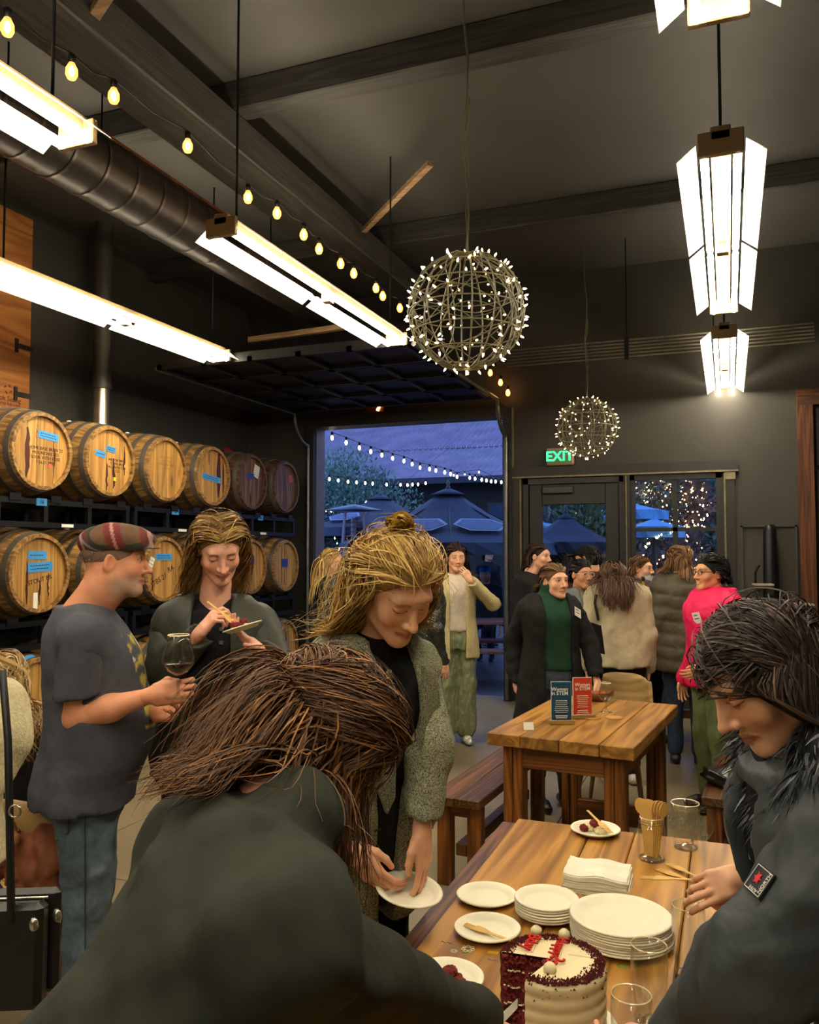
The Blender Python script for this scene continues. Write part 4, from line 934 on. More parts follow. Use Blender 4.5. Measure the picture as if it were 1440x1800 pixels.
for k in range(9):
    t = k / 8; rgt = Vector((math.cos(YAW), math.sin(YAW), 0)); fwd = Vector((-math.sin(YAW), math.cos(YAW), 0)); c = Vector((jq.x, jq.y, TZ)); right = k >= 5
    topx = -.030 + .0075 * k + (.004 if right else 0); p_ = c + rgt * (-.012 + .003 * k) + fwd * (.014 - .0035 * k) + Vector((0, 0, .008)); q_ = c + rgt * topx + fwd * (.016 - .0045 * k) + Vector((0, 0, .180 - .002 * (k % 3)))
    cut(SPOON, aim(p_, q_, rgt * (.55 if right else -.75) - fwd), 'pale wooden spoon standing in the glass jar', 'spoons in the jar', 'wooden_spoon', 'spoon')
mq = P(1206, 1490, z=TZ)
mg = vessel('beer_mug', [(.034, 0), (.038, .008), (.036, .02), (.047, .055), (.048, .09), (.043, .11), (.043, .135)], (mq.x, mq.y, TZ), 'dimpled clear glass mug with handle behind the jar', 'mug', .0045)
MB().tube([(math.cos(.2) * r_, math.sin(.2) * r_ , z) for r_, z in ((.042, .115), (.066, .112), (.08, .09), (.078, .06), (.064, .035), (.044, .03))], .006, 8).build('handle', MATS['base_glass'], mg)
for k in range(10):
    for z in (.065, .088):
        a = 2 * math.pi * k / 10; R_ = .049
        MB().tube([(R_ * math.cos(a + .2 * math.cos(t)), R_ * math.sin(a + .2 * math.cos(t)), z + .009 * math.sin(t)) for t in np.linspace(0, 2 * math.pi, 11)], .0009, 4, False).build('dimple', MATS['thread_glass'], mg)
for (x, y, s, lab) in ((1212, 1716, 1.0, 'tall clear beer glass beside the big plate stack and dark sleeve'), (1143, 1800, 1.0, 'tall clear beer glass at the bottom right of the cake'), (1112, 1905, 1.0, 'beer glass at the bottom edge with only its rim showing')):
    g_ = P(x, y, z=TZ); vessel('beer_glass', [(.027, 0), (.029, .006), (.029, .03), (.034, .08), (.0355, .12), (.034, .148)], (g_.x, g_.y, TZ), lab, 'glass', .0016)
# napkins
nq = P(1052, 1545, z=TZ + .02)
NAP = plain('napkin_paper', (232, 228, 206), 0.8, var=0.03)
for k in range(13):
    g = random.Random(k); v = []; f = []; nx, ny = 9, 7; W_, L_ = .165, .125
    for s in (0, 1):
        for j in range(ny):
            for i in range(nx):
                u, w = i / (nx - 1) - .5, j / (ny - 1) - .5
                v.append((u * W_ * (1 + g.uniform(-.004, .004)), w * L_, .0034 * s + .004 * math.sin(u * 9 + 1) * (k / 13) + .002 * math.sin(w * 14 + k)))
    N = nx * ny
    for j in range(ny - 1):
        for i in range(nx - 1): a = j * nx + i; f += [(N + a, N + a + 1, N + a + nx + 1, N + a + nx), (a, a + nx, a + nx + 1, a + 1)]
    rim = [i for i in range(nx)] + [j * nx + nx - 1 for j in range(1, ny)] + [(ny - 1) * nx + i for i in range(nx - 2, -1, -1)] + [j * nx for j in range(ny - 2, 0, -1)]
    f += [(rim[i], rim[(i + 1) % len(rim)], N + rim[(i + 1) % len(rim)], N + rim[i]) for i in range(len(rim))]
    o = link_mesh('paper_napkin', pydata(v, f, 'paper_napkin'), NAP, None, (nq.x + g.uniform(-.003, .003), nq.y + g.uniform(-.003, .003), TZ + .001 + k * .0037), (0, 0, .02 + g.uniform(-.03, .03)))
    tag(o, 'top napkin of the folded white pile on the front table' if k == 12 else 'white folded napkin within the pile on the front table', 'napkin', 'napkin pile')
# ---------------------------------------------------------------- the cake
CREAM = plain('cream_frosting', (228, 214, 168), 0.5, var=0.04, scale=30, bump=0.1)
CRUMB = plain('red_velvet_crumb', (92, 22, 20), 0.8, var=0.45, scale=160, bump=0.5)
CUTF = plain('cake_cut_face', (118, 34, 28), 0.8, var=0.5, scale=110, bump=0.6)
RICE = plain('red_icing', (196, 20, 16), 0.3)
ck = P(971, 1692, z=TZ + .125)
CR_, CH_ = .098, .118
cake = empty('red_velvet_cake', (ck.x, ck.y, TZ + .012), 0, 'white frosted red velvet cake with a slice cut out', 'cake')
A0, A1 = math.radians(184), math.radians(252)    # missing wedge, towards the left
def arc(a0, a1, n): return np.linspace(a0, a1, n)
m = MB(); prof = []
for k in range(33):
    z = CH_ * k / 32; ph = (z / CH_ * 5) % 1.0; prof.append((CR_ + .0022 * math.sin(ph * math.pi) - (.003 if k == 0 else 0) - (.002 if k == 32 else 0), z))
aa = arc(A1, A0 + 2 * math.pi, 64); v = []; f = []
for r_, z in prof:
    for a in aa: v.append((r_ * math.cos(a), r_ * math.sin(a), z))
na = len(aa)
for i in range(len(prof) - 1):
    for k in range(na - 1): f.append((i * na + k, i * na + k + 1, (i + 1) * na + k + 1, (i + 1) * na + k))
o0 = len(v); 
for r_ in (CR_ * .97, CR_ * .5, .002):
    for a in aa: v.append((r_ * math.cos(a), r_ * math.sin(a), CH_ + .002))
top = (len(prof) - 1) * na
rows_ = [top, o0, o0 + na, o0 + 2 * na]
for b0_, b1_ in zip(rows_[:-1], rows_[1:]):
    for k in range(na - 1): f.append((b0_ + k, b0_ + k + 1, b1_ + k + 1, b1_ + k))
m.raw(v, f, True); m.build('frosting', CREAM, cake)
# rough cut faces, layered crumb and cream
g = np.random.default_rng(3)
for a, sg in ((A0 + .015, 1), (A1 - .015, -1)):
    nr, nz = 26, 30; v = []; f = []
    for j in range(nz):
        for i in range(nr):
            r_ = .002 + (CR_ * .985 - .002) * i / (nr - 1); z = CH_ * j / (nz - 1); off = g.uniform(0, .008) * (1 if 0 < i < nr - 1 else .3)
            ca, sa = math.cos(a), math.sin(a); nx_, ny_ = (-sa, ca) if sg > 0 else (sa, -ca)
            v.append((r_ * ca + nx_ * off, r_ * sa + ny_ * off, z))
    for j in range(nz - 1):
        for i in range(nr - 1): f.append((j * nr + i, j * nr + i + 1, (j + 1) * nr + i + 1, (j + 1) * nr + i))
    link_mesh('cut_face', pydata(v, f, 'cut_face'), CUTF, cake)
    for z in (.03, .06, .09):
        mm = MB()
        for i in range(22):
            r_ = .006 + .088 * i / 22; ca, sa = math.cos(a), math.sin(a); nx_, ny_ = (-sa, ca) if sg > 0 else (sa, -ca); off = .006 + g.uniform(-.002, .002)
            if g.random() < .75: mm.lathe([(.0005, -.002), (.003, 0), (.0005, .002)], 5, (r_ * ca + nx_ * off, r_ * sa + ny_ * off, z + g.uniform(-.002, .002)))
        mm.build('cream_layer', CREAM, cake)
# crumb ring on top and spilled crumbs
def crumbs(pts, s0, s1, name, parent, mat=CRUMB, loc=(0, 0, 0)):
    m = MB()
    for p_ in pts:
        s = random.uniform(s0, s1); q = [Vector(p_) + Vector(d) * s * random.uniform(.6, 1.3) for d in ((1, 0, -.3), (-.5, .87, -.3), (-.5, -.87, -.3), (0, 0, 1))]
        m.raw(q, [(0, 2, 1), (0, 1, 3), (1, 2, 3), (2, 0, 3)])
    o = m.build(name, mat, parent, loc); o['kind'] = 'stuff'; return o
pts = []
for k in range(2600):
    a = random.uniform(A1 + .02, A0 + 2 * math.pi - .02); r_ = CR_ * (1 - abs(random.gauss(0, .11))) * .985
    if r_ > CR_ * (.70 + .06 * math.sin(a * 5)): pts.append((r_ * math.cos(a), r_ * math.sin(a), CH_ + random.uniform(.001, .005)))
for k in range(130):
    a = random.uniform(A1, A0 + 2 * math.pi); zz = CH_ * (1 - abs(random.gauss(0, .12))); pts.append((CR_ * 1.01 * math.cos(a), CR_ * 1.01 * math.sin(a), zz))
for k in range(300):
    a = random.choice((A0, A1)); r_ = CR_ * random.uniform(.2, 1); pts.append((r_ * math.cos(a), r_ * math.sin(a), CH_ * random.uniform(.0, 1.02)))
crumbs(pts, .0014, .0034, 'crumb_ring', cake)
pts = []
for k in range(700):
    a = random.uniform(A0 - .1, A1 + .1); r_ = CR_ * random.uniform(.3, 1.25); pts.append((r_ * math.cos(a), r_ * math.sin(a), random.uniform(0, .03) * (1.3 - r_ / CR_)))
crumbs(pts, .002, .006, 'fallen_crumb', cake, CUTF)
# piped ribbons and lettering
fx_, fy_ = Vector((math.cos(YAW), math.sin(YAW), 0)), Vector((-math.sin(YAW), math.cos(YAW), 0))
def ck2(px, py, z=TZ + .012 + CH_ + .004): q = P(px, py, z=z); return q - Vector(cake.location)
for (x, y, r_) in ((943, 1640, .012), (992, 1646, .012), (967, 1706, .0125)):
    q = ck2(x, y); MB().lathe([(r_ * .7, -.004), (r_, .002), (r_ * .9, .009), (r_ * .45, .014), (.0005, .016)], 14, q).build('cream_blob', CREAM, cake)
for (x0, y0, x1, y1, txt, sz) in ((941, 1646, 927, 1674, 'Bday', .034), (990, 1652, 977, 1684, 'Happy', .030), (986, 1686, 962, 1696, '29', .038)):
    a_, b_ = ck2(x0, y0), ck2(x1, y1); d_ = (b_ - a_)
    text_mesh(txt, sz, RICE, cake, frame((a_ + b_) / 2 + Vector((0, 0, .004)), d_, (0, 0, 1)), 'icing_lettering', .0012, bold=.0006)
for (x0, y0, x1, y1) in ((948, 1640, 935, 1672), (996, 1646, 982, 1684), (1000, 1676, 1052, 1683)):
    MB().tube([ck2(x0, y0) + Vector((0, 0, -.002)), ck2(x1, y1) + Vector((0, 0, -.002))], .0022, 6).build('cream_ridge', CREAM, cake)
o = link_mesh('cake_plate', PL_L, PAPER, None, (ck.x + .006, ck.y - .004, TZ + .0005)); tag(o, 'white plate under the cake', 'plate')
def cake_piece(loc, lab, w, seed, cream=.3):
    r = empty('cake_piece', loc, 0, lab, 'cake', 'served pieces of red cake'); g = random.Random(seed)
    for k in range(7):
        bmx = bmesh.new(); bmesh.ops.create_icosphere(bmx, subdivisions=3, radius=w * g.uniform(.3, .46))
        for v in bmx.verts: v.co *= g.uniform(.85, 1.18); v.co.z *= .7
        c = Vector((g.uniform(-w, w) * .75, g.uniform(-w, w) * .38, w * .2 + (w * .35 if k == 0 else 0)))
        m = MB().raw([v.co + c for v in bmx.verts], [tuple(v.index for v in q.verts) for q in bmx.faces]); bmx.free()
        m.build('crumb_chunk', CREAM if g.random() < cream else CUTF, r)
    return r
cake_piece((qc.x, qc.y - .004, TZ + .006), 'broken piece of red cake beside the dark sleeve', .046, 1, .12)
cake_piece((qd.x - .005, qd.y, TZ + .006), 'half eaten red cake with cream at the far end of the front table', .042, 2, .45)
pts = [(random.gauss(0, .016), random.gauss(0, .02), .001) for k in range(160)]
q = P(845, 1768, z=TZ); o = crumbs(pts, .001, .0028, 'cake_crumbs', None, CUTF, (q.x, q.y, TZ)); tag(o, 'red cake crumbs scattered on the table left of the cake', 'crumbs', None, 'stuff')
# drawings on the table top
def doodle(px, py, shape, col, lab, s=.012):
    q = P(px, py, z=TZ); M = Matrix.Translation((q.x, q.y, TZ + .0004)); m = MB(); r = None
    if shape == 'flower':
        for k in range(7): a = k * 2 * math.pi / 7; m.tube([tuple(M @ Vector((math.cos(a) * s + .4 * s * math.cos(t), math.sin(a) * s + .4 * s * math.sin(t), 0))) for t in np.linspace(0, 2 * math.pi, 9)], .0007, 4, False)
    elif shape == 'leaf':
        m.prism([(0, 0), (s, s * .5), (s * 1.7, s * 1.2), (s * .8, s * 1.1), (-s * .2, s * .6)], 0, .0005, M)
    elif shape == 'word':
        for k in range(6): m.tube([tuple(M @ Vector((k * s * .4 - s, .3 * s * math.sin(k * 3), 0))), tuple(M @ Vector((k * s * .4 - s * .7, .3 * s * math.cos(k * 2), 0)))], .0008, 4)
    elif shape == 'grid':
        for k in range(4): m.tube([tuple(M @ Vector((-s + k * s * .6, -s * .5, 0))), tuple(M @ Vector((-s * .6 + k * s * .6, s * .5, 0)))], .0008, 4); m.tube([tuple(M @ Vector((-s, -s * .4 + k * s * .3, 0))), tuple(M @ Vector((s * 1.1, -s * .2 + k * s * .3, 0)))], .0008, 4)
    o = m.build('table_drawing', plain('paint_%d_%d_%d' % col, col, .5)); tag(o, lab, 'drawing')
doodle(823, 1668, 'flower', (226, 222, 196), 'white outlined flower drawn on the table behind the cake plate', .011)
doodle(798, 1672, 'flower', (206, 214, 180), 'small white flower drawn left of the bigger drawn flower', .006)
doodle(812, 1676, 'leaf', (74, 128, 50), 'green leaf drawn below the white flower', .008)
doodle(784, 1657, 'word', (70, 30, 20), 'short dark scribble on the left of the table', .012)
doodle(866, 1675, 'grid', (206, 160, 30), 'yellow hatched drawing left of the cake', .011)
doodle(866, 1688, 'word', (70, 80, 150), 'small blue scribble left of the cake', .01)
doodle(1094, 1698, 'flower', (92, 150, 56), 'green drawn circles right of the cake', .009)
doodle(1112, 1700, 'leaf', (92, 150, 56), 'green drawn leaf behind the beer glass', .008)
# ================================================================== things on the back table
BZ = .77
def card(px, py, col, lab, words, h=.2, w=.105, rz=.1, qr=False):
    q = P(px, py, z=BZ); r = empty('table_card', (q.x, q.y, BZ), YAW + rz, lab, 'card', 'printed cards in wooden stands')
    MB().box((-w * .62, -.022, 0), (w * .62, .022, .02), .002).build('wooden_stand', PALE, r)
    MB().box((-w / 2, -.004, .014), (w / 2, .004, .014 + h), 0).build('acrylic_edge', plain('acrylic_edge', (196, 206, 206), .2), r)
    cd = MB().box((-w / 2 + .002, -.0055, .016), (w / 2 - .002, -.004, .012 + h)).build('printed_face', plain(lab[:12], col, .5, var=.02), r)
    wh = plain('print_white', (236, 236, 226) if qr else (240, 190, 170), .6)
    text_mesh(words, .026, wh, cd, frame((-.008 if qr else 0, -.0062, h - .035), (1, 0, 0), (0, -1, 0)), 'title_print', .0002, space=.8, bold=.0006)
    g = random.Random(len(lab))
    for k in range(9 if qr else 11):
        z = h - .085 - k * .0095 if k < 7 else h - .095 - k * .0095; L_ = w * g.uniform(.5, .8)
        MB().box((-L_ / 2, -.0064, z), (L_ / 2, -.0055, z + (.004 if k in (0, 7, 8) else .0024))).build('print_line', wh, cd)
    return r
card(987, 1272, (22, 72, 104), 'blue table card in a small wooden stand', 'Women\nin STEM', rz=.02, qr=True)
card(1024, 1262, (206, 66, 36), 'orange red table card in a small wooden stand', 'Women\nin STEM', rz=.18)
q = P(930, 1284, z=BZ); o = MB().box((-.025, -.002, 0), (.025, .002, .04), 0, Matrix.Rotation(-.5, 4, 'X')).build('name_slip', WHITE, None, (q.x, q.y, BZ + .001), (0, 0, YAW)); tag(o, 'small white paper slip left of the blue card', 'paper')
q = P(1052, 1232, z=BZ)
bw = empty('snack_bowl', (q.x, q.y, BZ), .3, 'brown boat shaped snack bowl with orange crisps', 'bowl')
m = MB(); v = []; f = []
for i, (s, z) in enumerate(((.5, 0), (.8, .02), (1.05, .05), (1.0, .05), (.74, .024), (.45, .006))):
    for k in range(20): a = 2 * math.pi * k / 20; v.append((.085 * s * math.cos(a) * (1 + .1 * math.cos(2 * a)), .05 * s * math.sin(a), z + (.02 * abs(math.cos(a)) ** 3 if 1 < i < 4 else 0)))
for i in range(5):
    for k in range(20): f.append((i * 20 + k, i * 20 + (k + 1) % 20, (i + 1) * 20 + (k + 1) % 20, (i + 1) * 20 + k))
f += [tuple(range(20))[::-1], tuple(range(100, 120))]
m.raw(v, f, True).build('bowl_shell', plain('bowl_brown', (112, 66, 26), .4), bw)
o = crumbs([(random.gauss(0, .03), random.gauss(0, .016), .025 + random.uniform(0, .025)) for k in range(60)], .008, .013, 'crisps', bw, plain('orange_crisp', (206, 108, 40), .6))
def stem_glass(loc, lab, s=1.0, wine=None):
    r = empty('stem_glass', loc, 0, lab, 'glass')
    MB().lathe([(.034 * s, 0), (.033 * s, .002), (.006 * s, .006), (.004 * s, .02), (.0045 * s, .05), (.006 * s, .056)], 24).build('foot_and_stem', glass('stem_clear', (.9, .92, .9, 1), 1.8, 1.6), r)
    pr = [(.006, .056), (.03, .07), (.042, .088), (.041, .105), (.03, .14), (.028, .16)]
    MB().lathe([(a * s, b * s) for a, b in pr] + [((a - .0015) * s, b * s) for a, b in pr[::-1]], 28, caps=False).build('bowl', JARG, r)
    MB().lathe([(.0265 * s, .159 * s), (.0275 * s, .1615 * s), (.0285 * s, .159 * s)], 28, caps=False).build('rim', MATS['glass_rim'], r)
    if wine: MB().lathe([(.004 * s, .058 * s), (.028 * s, .071 * s), (.0395 * s, .088 * s), (.039 * s, .0885 * s), (.001, .0885 * s)], 28).build('drink', plain('dark_red_beer', (46, 10, 8), .1, spec=.6), r)
    return r
q = P(1066, 1252, z=BZ); stem_glass((q.x, q.y, BZ), 'clear empty stem glass in front of the snack bowl')
for (x, y) in ((1040, 1262), (1080, 1262)):
    q = P(x, y, z=BZ); o = tag(MB().lathe([(.048, 0), (.048, .004)], 24).build('cork_coaster', plain('coaster', (190, 136, 66), .7), None, (q.x, q.y, BZ)), 'round %s coaster on the back table' % ('cork' if x == 1040 else 'pale worn'), 'coaster')
# things on the high table
q = P(1158, 1146, z=.78)
pfl = empty('paper_flowers', (q.x, q.y, .76), 0, 'crumpled pink paper flowers on the dark table', 'paper')
for k in range(6):
    g = random.Random(90 + k); bmx = bmesh.new(); bmesh.ops.create_icosphere(bmx, subdivisions=2, radius=.028)
    for v in bmx.verts: v.co *= g.uniform(.6, 1.35)
    MB().raw([v.co + Vector((-.06 + .025 * k, g.uniform(-.03, .03), .022)) for v in bmx.verts], [tuple(v.index for v in f_.verts) for f_ in bmx.faces]).build('paper_flower', plain('pink_paper', (236, 70, 110), .6), pfl); bmx.free()
q = P(1140, 1149, z=.765); o = tag(MB().lathe([(.03, 0), (.03, .09), (.012, .12), (.012, .15)], 14).build('small_bottle', plain('bottle_olive', (110, 100, 50), .15), None, (q.x, q.y, .76)), 'small olive bottle on the dark table behind the white jacket', 'bottle')
# black bag on the right bench
q = P(1270, 1390, z=.45); bmx = bmesh.new(); bmesh.ops.create_icosphere(bmx, subdivisions=4, radius=1); gg = np.random.default_rng(5)
for v in bmx.verts:
    n_ = math.sin(v.co.x * 7 + v.co.y * 3) * .07 + math.sin(v.co.z * 9 + v.co.x * 4) * .06 + math.sin(v.co.y * 11) * .04; v.co *= 1 + n_
    v.co = Vector((v.co.x * .15, v.co.y * .09, max(v.co.z, -.75) * .06))
o = MB().raw([v.co[:] for v in bmx.verts], [tuple(v.index for v in f_.verts) for f_ in bmx.faces], True).build('glove_bag', plain('black_leather', (20, 19, 19), .3, spec=.6), None, (q.x + .05, q.y + .1, .45 + .047)); bmx.free(); tag(o, 'crumpled black leather bag on the right bench', 'bag')
# ================================================================== people: implicit surfaces turned into meshes
def smin(a, b, k):
    if k <= 0: return np.minimum(a, b)
    h = np.maximum(k - np.abs(a - b), 0) / k
    return np.minimum(a, b) - h * h * (k * .25)
class Vol:
    def __init__(s, h): s.h = h; s.ops = []
    def add(s, p, k=.02): s.ops.append(('u',) + p + (k,)); return s
    def cut(s, p, k=.006): s.ops.append(('c',) + p + (k,)); return s
    def disp(s, f): s.ops.append(('d', f)); return s
    def clip(s, f): s.ops.append(('x', f)); return s          # D = max(D, f)
    def mesh(s):
        h = s.h; us = [o for o in s.ops if o[0] == 'u']
        lo = np.min([o[2] for o in us], 0) - 4 * h; hi = np.max([o[3] for o in us], 0) + 4 * h
        n = np.ceil((hi - lo) / h).astype(int) + 1; D = np.full(n, 1.0, np.float32)
        ax = [(lo[i] + h * np.arange(n[i])).astype(np.float32) for i in range(3)]
        for o in s.ops:
            if o[0] in 'uc':
                _, f, a, b, k = o; m = k + 3 * h
                i0 = np.clip(np.floor((np.array(a) - m - lo) / h).astype(int), 0, n - 1); i1 = np.clip(np.ceil((np.array(b) + m - lo) / h).astype(int) + 1, 1, n)
                if (i1 <= i0).any(): continue
                sl = tuple(slice(i0[i], i1[i]) for i in range(3))
                d = f(ax[0][sl[0]][:, None, None], ax[1][sl[1]][None, :, None], ax[2][sl[2]][None, None, :]).astype(np.float32)
                if o[0] == 'u': D[sl] = smin(D[sl], d, k)
                else: D[sl] = -smin(-D[sl], d, k)
            else:
                d = o[1](ax[0][:, None, None], ax[1][None, :, None], ax[2][None, None, :])
                if o[0] == 'd': D -= d
                else: D = np.maximum(D, d)
        D[0] = D[-1] = 1; D[:, 0] = D[:, -1] = 1; D[:, :, 0] = D[:, :, -1] = 1
        return surface_nets(D, lo, h)
def surface_nets(D, lo, h):
    S = D < 0
    occ = np.zeros(tuple(k - 1 for k in D.shape), np.int8)
    cs = [(i, j, k) for i in (0, 1) for j in (0, 1) for k in (0, 1)]
    for i, j, k in cs: occ += S[i:D.shape[0] - 1 + i, j:D.shape[1] - 1 + j, k:D.shape[2] - 1 + k]
    cell = (occ > 0) & (occ < 8); ci = np.argwhere(cell); idx = np.full(cell.shape, -1, np.int64); idx[cell] = np.arange(len(ci))
    acc = np.zeros((len(ci), 3)); cnt = np.zeros(len(ci)); cv = {c: D[ci[:, 0] + c[0], ci[:, 1] + c[1], ci[:, 2] + c[2]] for c in cs}
    for a in cs:
        for ax in range(3):
            if a[ax]: continue
            b = list(a); b[ax] = 1; b = tuple(b); da, db = cv[a], cv[b]; m = (da < 0) != (db < 0)
            t = np.where(m, da / np.where(m, da - db, 1), 0); p = np.repeat(np.array(a, float)[None], len(ci), 0); p[:, ax] += t; acc += p * m[:, None]; cnt += m
    V = lo + h * (ci + acc / np.maximum(cnt, 1)[:, None]); Q = []
    for ax in range(3):
        u, w = (ax + 1) % 3, (ax + 2) % 3
        s0 = [slice(0, -1) if i == ax else slice(1, -1) for i in range(3)]; s1 = [slice(1, None) if i == ax else slice(1, -1) for i in range(3)]
        A, B = S[tuple(s0)], S[tuple(s1)]; e = np.argwhere(A != B)
        if not len(e): continue
        fl = A[tuple(e.T)]; g = e.copy(); g[:, u] += 1; g[:, w] += 1
        def cid(du, dw):
            q = g.copy(); q[:, u] += du; q[:, w] += dw; return idx[q[:, 0], q[:, 1], q[:, 2]]
        q = np.stack([cid(-1, -1), cid(0, -1), cid(0, 0), cid(-1, 0)], 1); q[~fl] = q[~fl][:, ::-1]; Q.append(q)
    return V, np.concatenate(Q)
def relax(V, Q, n=2, lam=.5):
    e = np.concatenate([Q[:, [0, 1]], Q[:, [1, 2]], Q[:, [2, 3]], Q[:, [3, 0]]]); e = np.concatenate([e, e[:, ::-1]]); c = np.bincount(e[:, 0], minlength=len(V))[:, None]
    for _ in range(n):
        s = np.stack([np.bincount(e[:, 0], V[e[:, 1], i], len(V)) for i in range(3)], 1); V = V + lam * (s / np.maximum(c, 1) - V)
    return V
def np_mesh(name, V, Q, C=None):
    me = bpy.data.meshes.new(name); me.vertices.add(len(V)); me.vertices.foreach_set('co', np.asarray(V, np.float32).ravel())
    k = Q.shape[1]; me.loops.add(Q.size); me.loops.foreach_set('vertex_index', Q.ravel().astype(np.int32)); me.polygons.add(len(Q))
    me.polygons.foreach_set('loop_start', np.arange(0, Q.size, k, dtype=np.int32)); me.update(calc_edges=True); me.shade_smooth()
    if C is not None:
        a = me.color_attributes.new('Col', 'FLOAT_COLOR', 'POINT'); c = np.ones((len(V), 4), np.float32); c[:, :3] = C; a.data.foreach_set('color', c.ravel())
    return me
A_ = np.array
def rcone(a, b, ra, rb):
    a, b = A_(a, float), A_(b, float); ab = b - a; L2 = max(float(ab @ ab), 1e-9); r = max(ra, rb)
    def f(x, y, z):
        px, py, pz = x - a[0], y - a[1], z - a[2]; t = np.clip((px * ab[0] + py * ab[1] + pz * ab[2]) / L2, 0, 1)
        return np.sqrt((px - t * ab[0]) ** 2 + (py - t * ab[1]) ** 2 + (pz - t * ab[2]) ** 2) - (ra + t * (rb - ra))
    return f, np.minimum(a, b) - r, np.maximum(a, b) + r
def ell(c, r, R=None):
    c, r = A_(c, float), A_(r, float); m = r.max()
    def f(x, y, z):
        px, py, pz = x - c[0], y - c[1], z - c[2]
        if R is not None: px, py, pz = (R[0, 0] * px + R[1, 0] * py + R[2, 0] * pz), (R[0, 1] * px + R[1, 1] * py + R[2, 1] * pz), (R[0, 2] * px + R[1, 2] * py + R[2, 2] * pz)
        k0 = np.sqrt((px / r[0]) ** 2 + (py / r[1]) ** 2 + (pz / r[2]) ** 2); k1 = np.sqrt((px / r[0] ** 2) ** 2 + (py / r[1] ** 2) ** 2 + (pz / r[2] ** 2) ** 2)
        return k0 * (k0 - 1) / np.maximum(k1, 1e-6)
    return f, c - (m if R is not None else r), c + (m if R is not None else r)
def box(c, hs, R=None, rd=.004):
    c, hs = A_(c, float), A_(hs, float)
    def f(x, y, z):
        px, py, pz = x - c[0], y - c[1], z - c[2]
        if R is not None: px, py, pz = (R[0, 0] * px + R[1, 0] * py + R[2, 0] * pz), (R[0, 1] * px + R[1, 1] * py + R[2, 1] * pz), (R[0, 2] * px + R[1, 2] * py + R[2, 2] * pz)
        qx, qy, qz = np.abs(px) - hs[0] + rd, np.abs(py) - hs[1] + rd, np.abs(pz) - hs[2] + rd
        return np.sqrt(np.maximum(qx, 0) ** 2 + np.maximum(qy, 0) ** 2 + np.maximum(qz, 0) ** 2) + np.minimum(np.maximum(qx, np.maximum(qy, qz)), 0) - rd
    m = np.linalg.norm(hs) if R is not None else hs
    return f, c - m, c + m
def smooth_tab(zs, vals, n=80):
    """smoothly interpolated table along z"""
    zs, vals = A_(zs, float), A_(vals, float); zz = np.linspace(zs[0], zs[-1], n); v = np.interp(zz, zs, vals)
    ker = A_([1, 2, 3, 4, 5, 4, 3, 2, 1.]); ker /= ker.sum(); return zz, np.convolve(np.pad(v, 4, 'edge'), ker, 'valid')
def stackp(rows, R=None, o=(0, 0, 0), p=2.0):
    """upright body of elliptic sections: rows of (z, cx, cy, rx, ry), z rising; R and o lean it"""
    rows = A_(rows, float); zz, cx = smooth_tab(rows[:, 0], rows[:, 1]); cy, rx, ry = (smooth_tab(rows[:, 0], rows[:, i])[1] for i in (2, 3, 4)); o = A_(o, float)
    def f(x, y, z):
        px, py, pz = x - o[0], y - o[1], z - o[2]
        if R is not None: px, py, pz = (R[0, 0] * px + R[1, 0] * py + R[2, 0] * pz), (R[0, 1] * px + R[1, 1] * py + R[2, 1] * pz), (R[0, 2] * px + R[1, 2] * py + R[2, 2] * pz)
        a, b, c, d = (np.interp(pz, zz, t) for t in (cx, cy, rx, ry))
        q = (np.abs((px - a) / c) ** p + np.abs((py - b) / d) ** p) ** (1 / p)
        return np.maximum((q - 1) * np.minimum(c, d), np.maximum(zz[0] - pz, pz - zz[-1]))
    cr = [A_([sx * (abs(r[1]) + r[3]), sy * r[4] + r[2], r[0]]) for r in rows for sx in (-1, 1) for sy in (-1, 1)]
    cr = A_([(R @ c if R is not None else c) + o for c in cr])
    return f, cr.min(0), cr.max(0)
def waves(seed, freq, amp, n=4, stretch=(1, 1, 1)):
    g = np.random.default_rng(seed); K = g.normal(size=(n, 3)) * freq * A_(stretch); ph = g.uniform(0, 6.28, n); W = g.normal(size=(n, 3)) * freq * .6
    def f(x, y, z):
        s = 0
        for i in range(n): s = s + np.sin(K[i, 0] * x + K[i, 1] * y + K[i, 2] * z + ph[i] + 1.2 * np.sin(W[i, 0] * x + W[i, 1] * y + W[i, 2] * z))
        return (amp / n ** .5) * s
    return f
def rotx(a): c, s = math.cos(a), math.sin(a); return A_([[1, 0, 0], [0, c, -s], [0, s, c]])
def roty(a): c, s = math.cos(a), math.sin(a); return A_([[c, 0, s], [0, 1, 0], [-s, 0, c]])
def rotz(a): c, s = math.cos(a), math.sin(a); return A_([[c, -s, 0], [s, c, 0], [0, 0, 1]])
def L3(c): return A_(lin(c)[:3])
def mixc(C, col, w): return C * (1 - w[:, None]) + A_(col)[None] * w[:, None]
def bump01(d, r0, r1): return np.clip((r1 - d) / (r1 - r0), 0, 1)

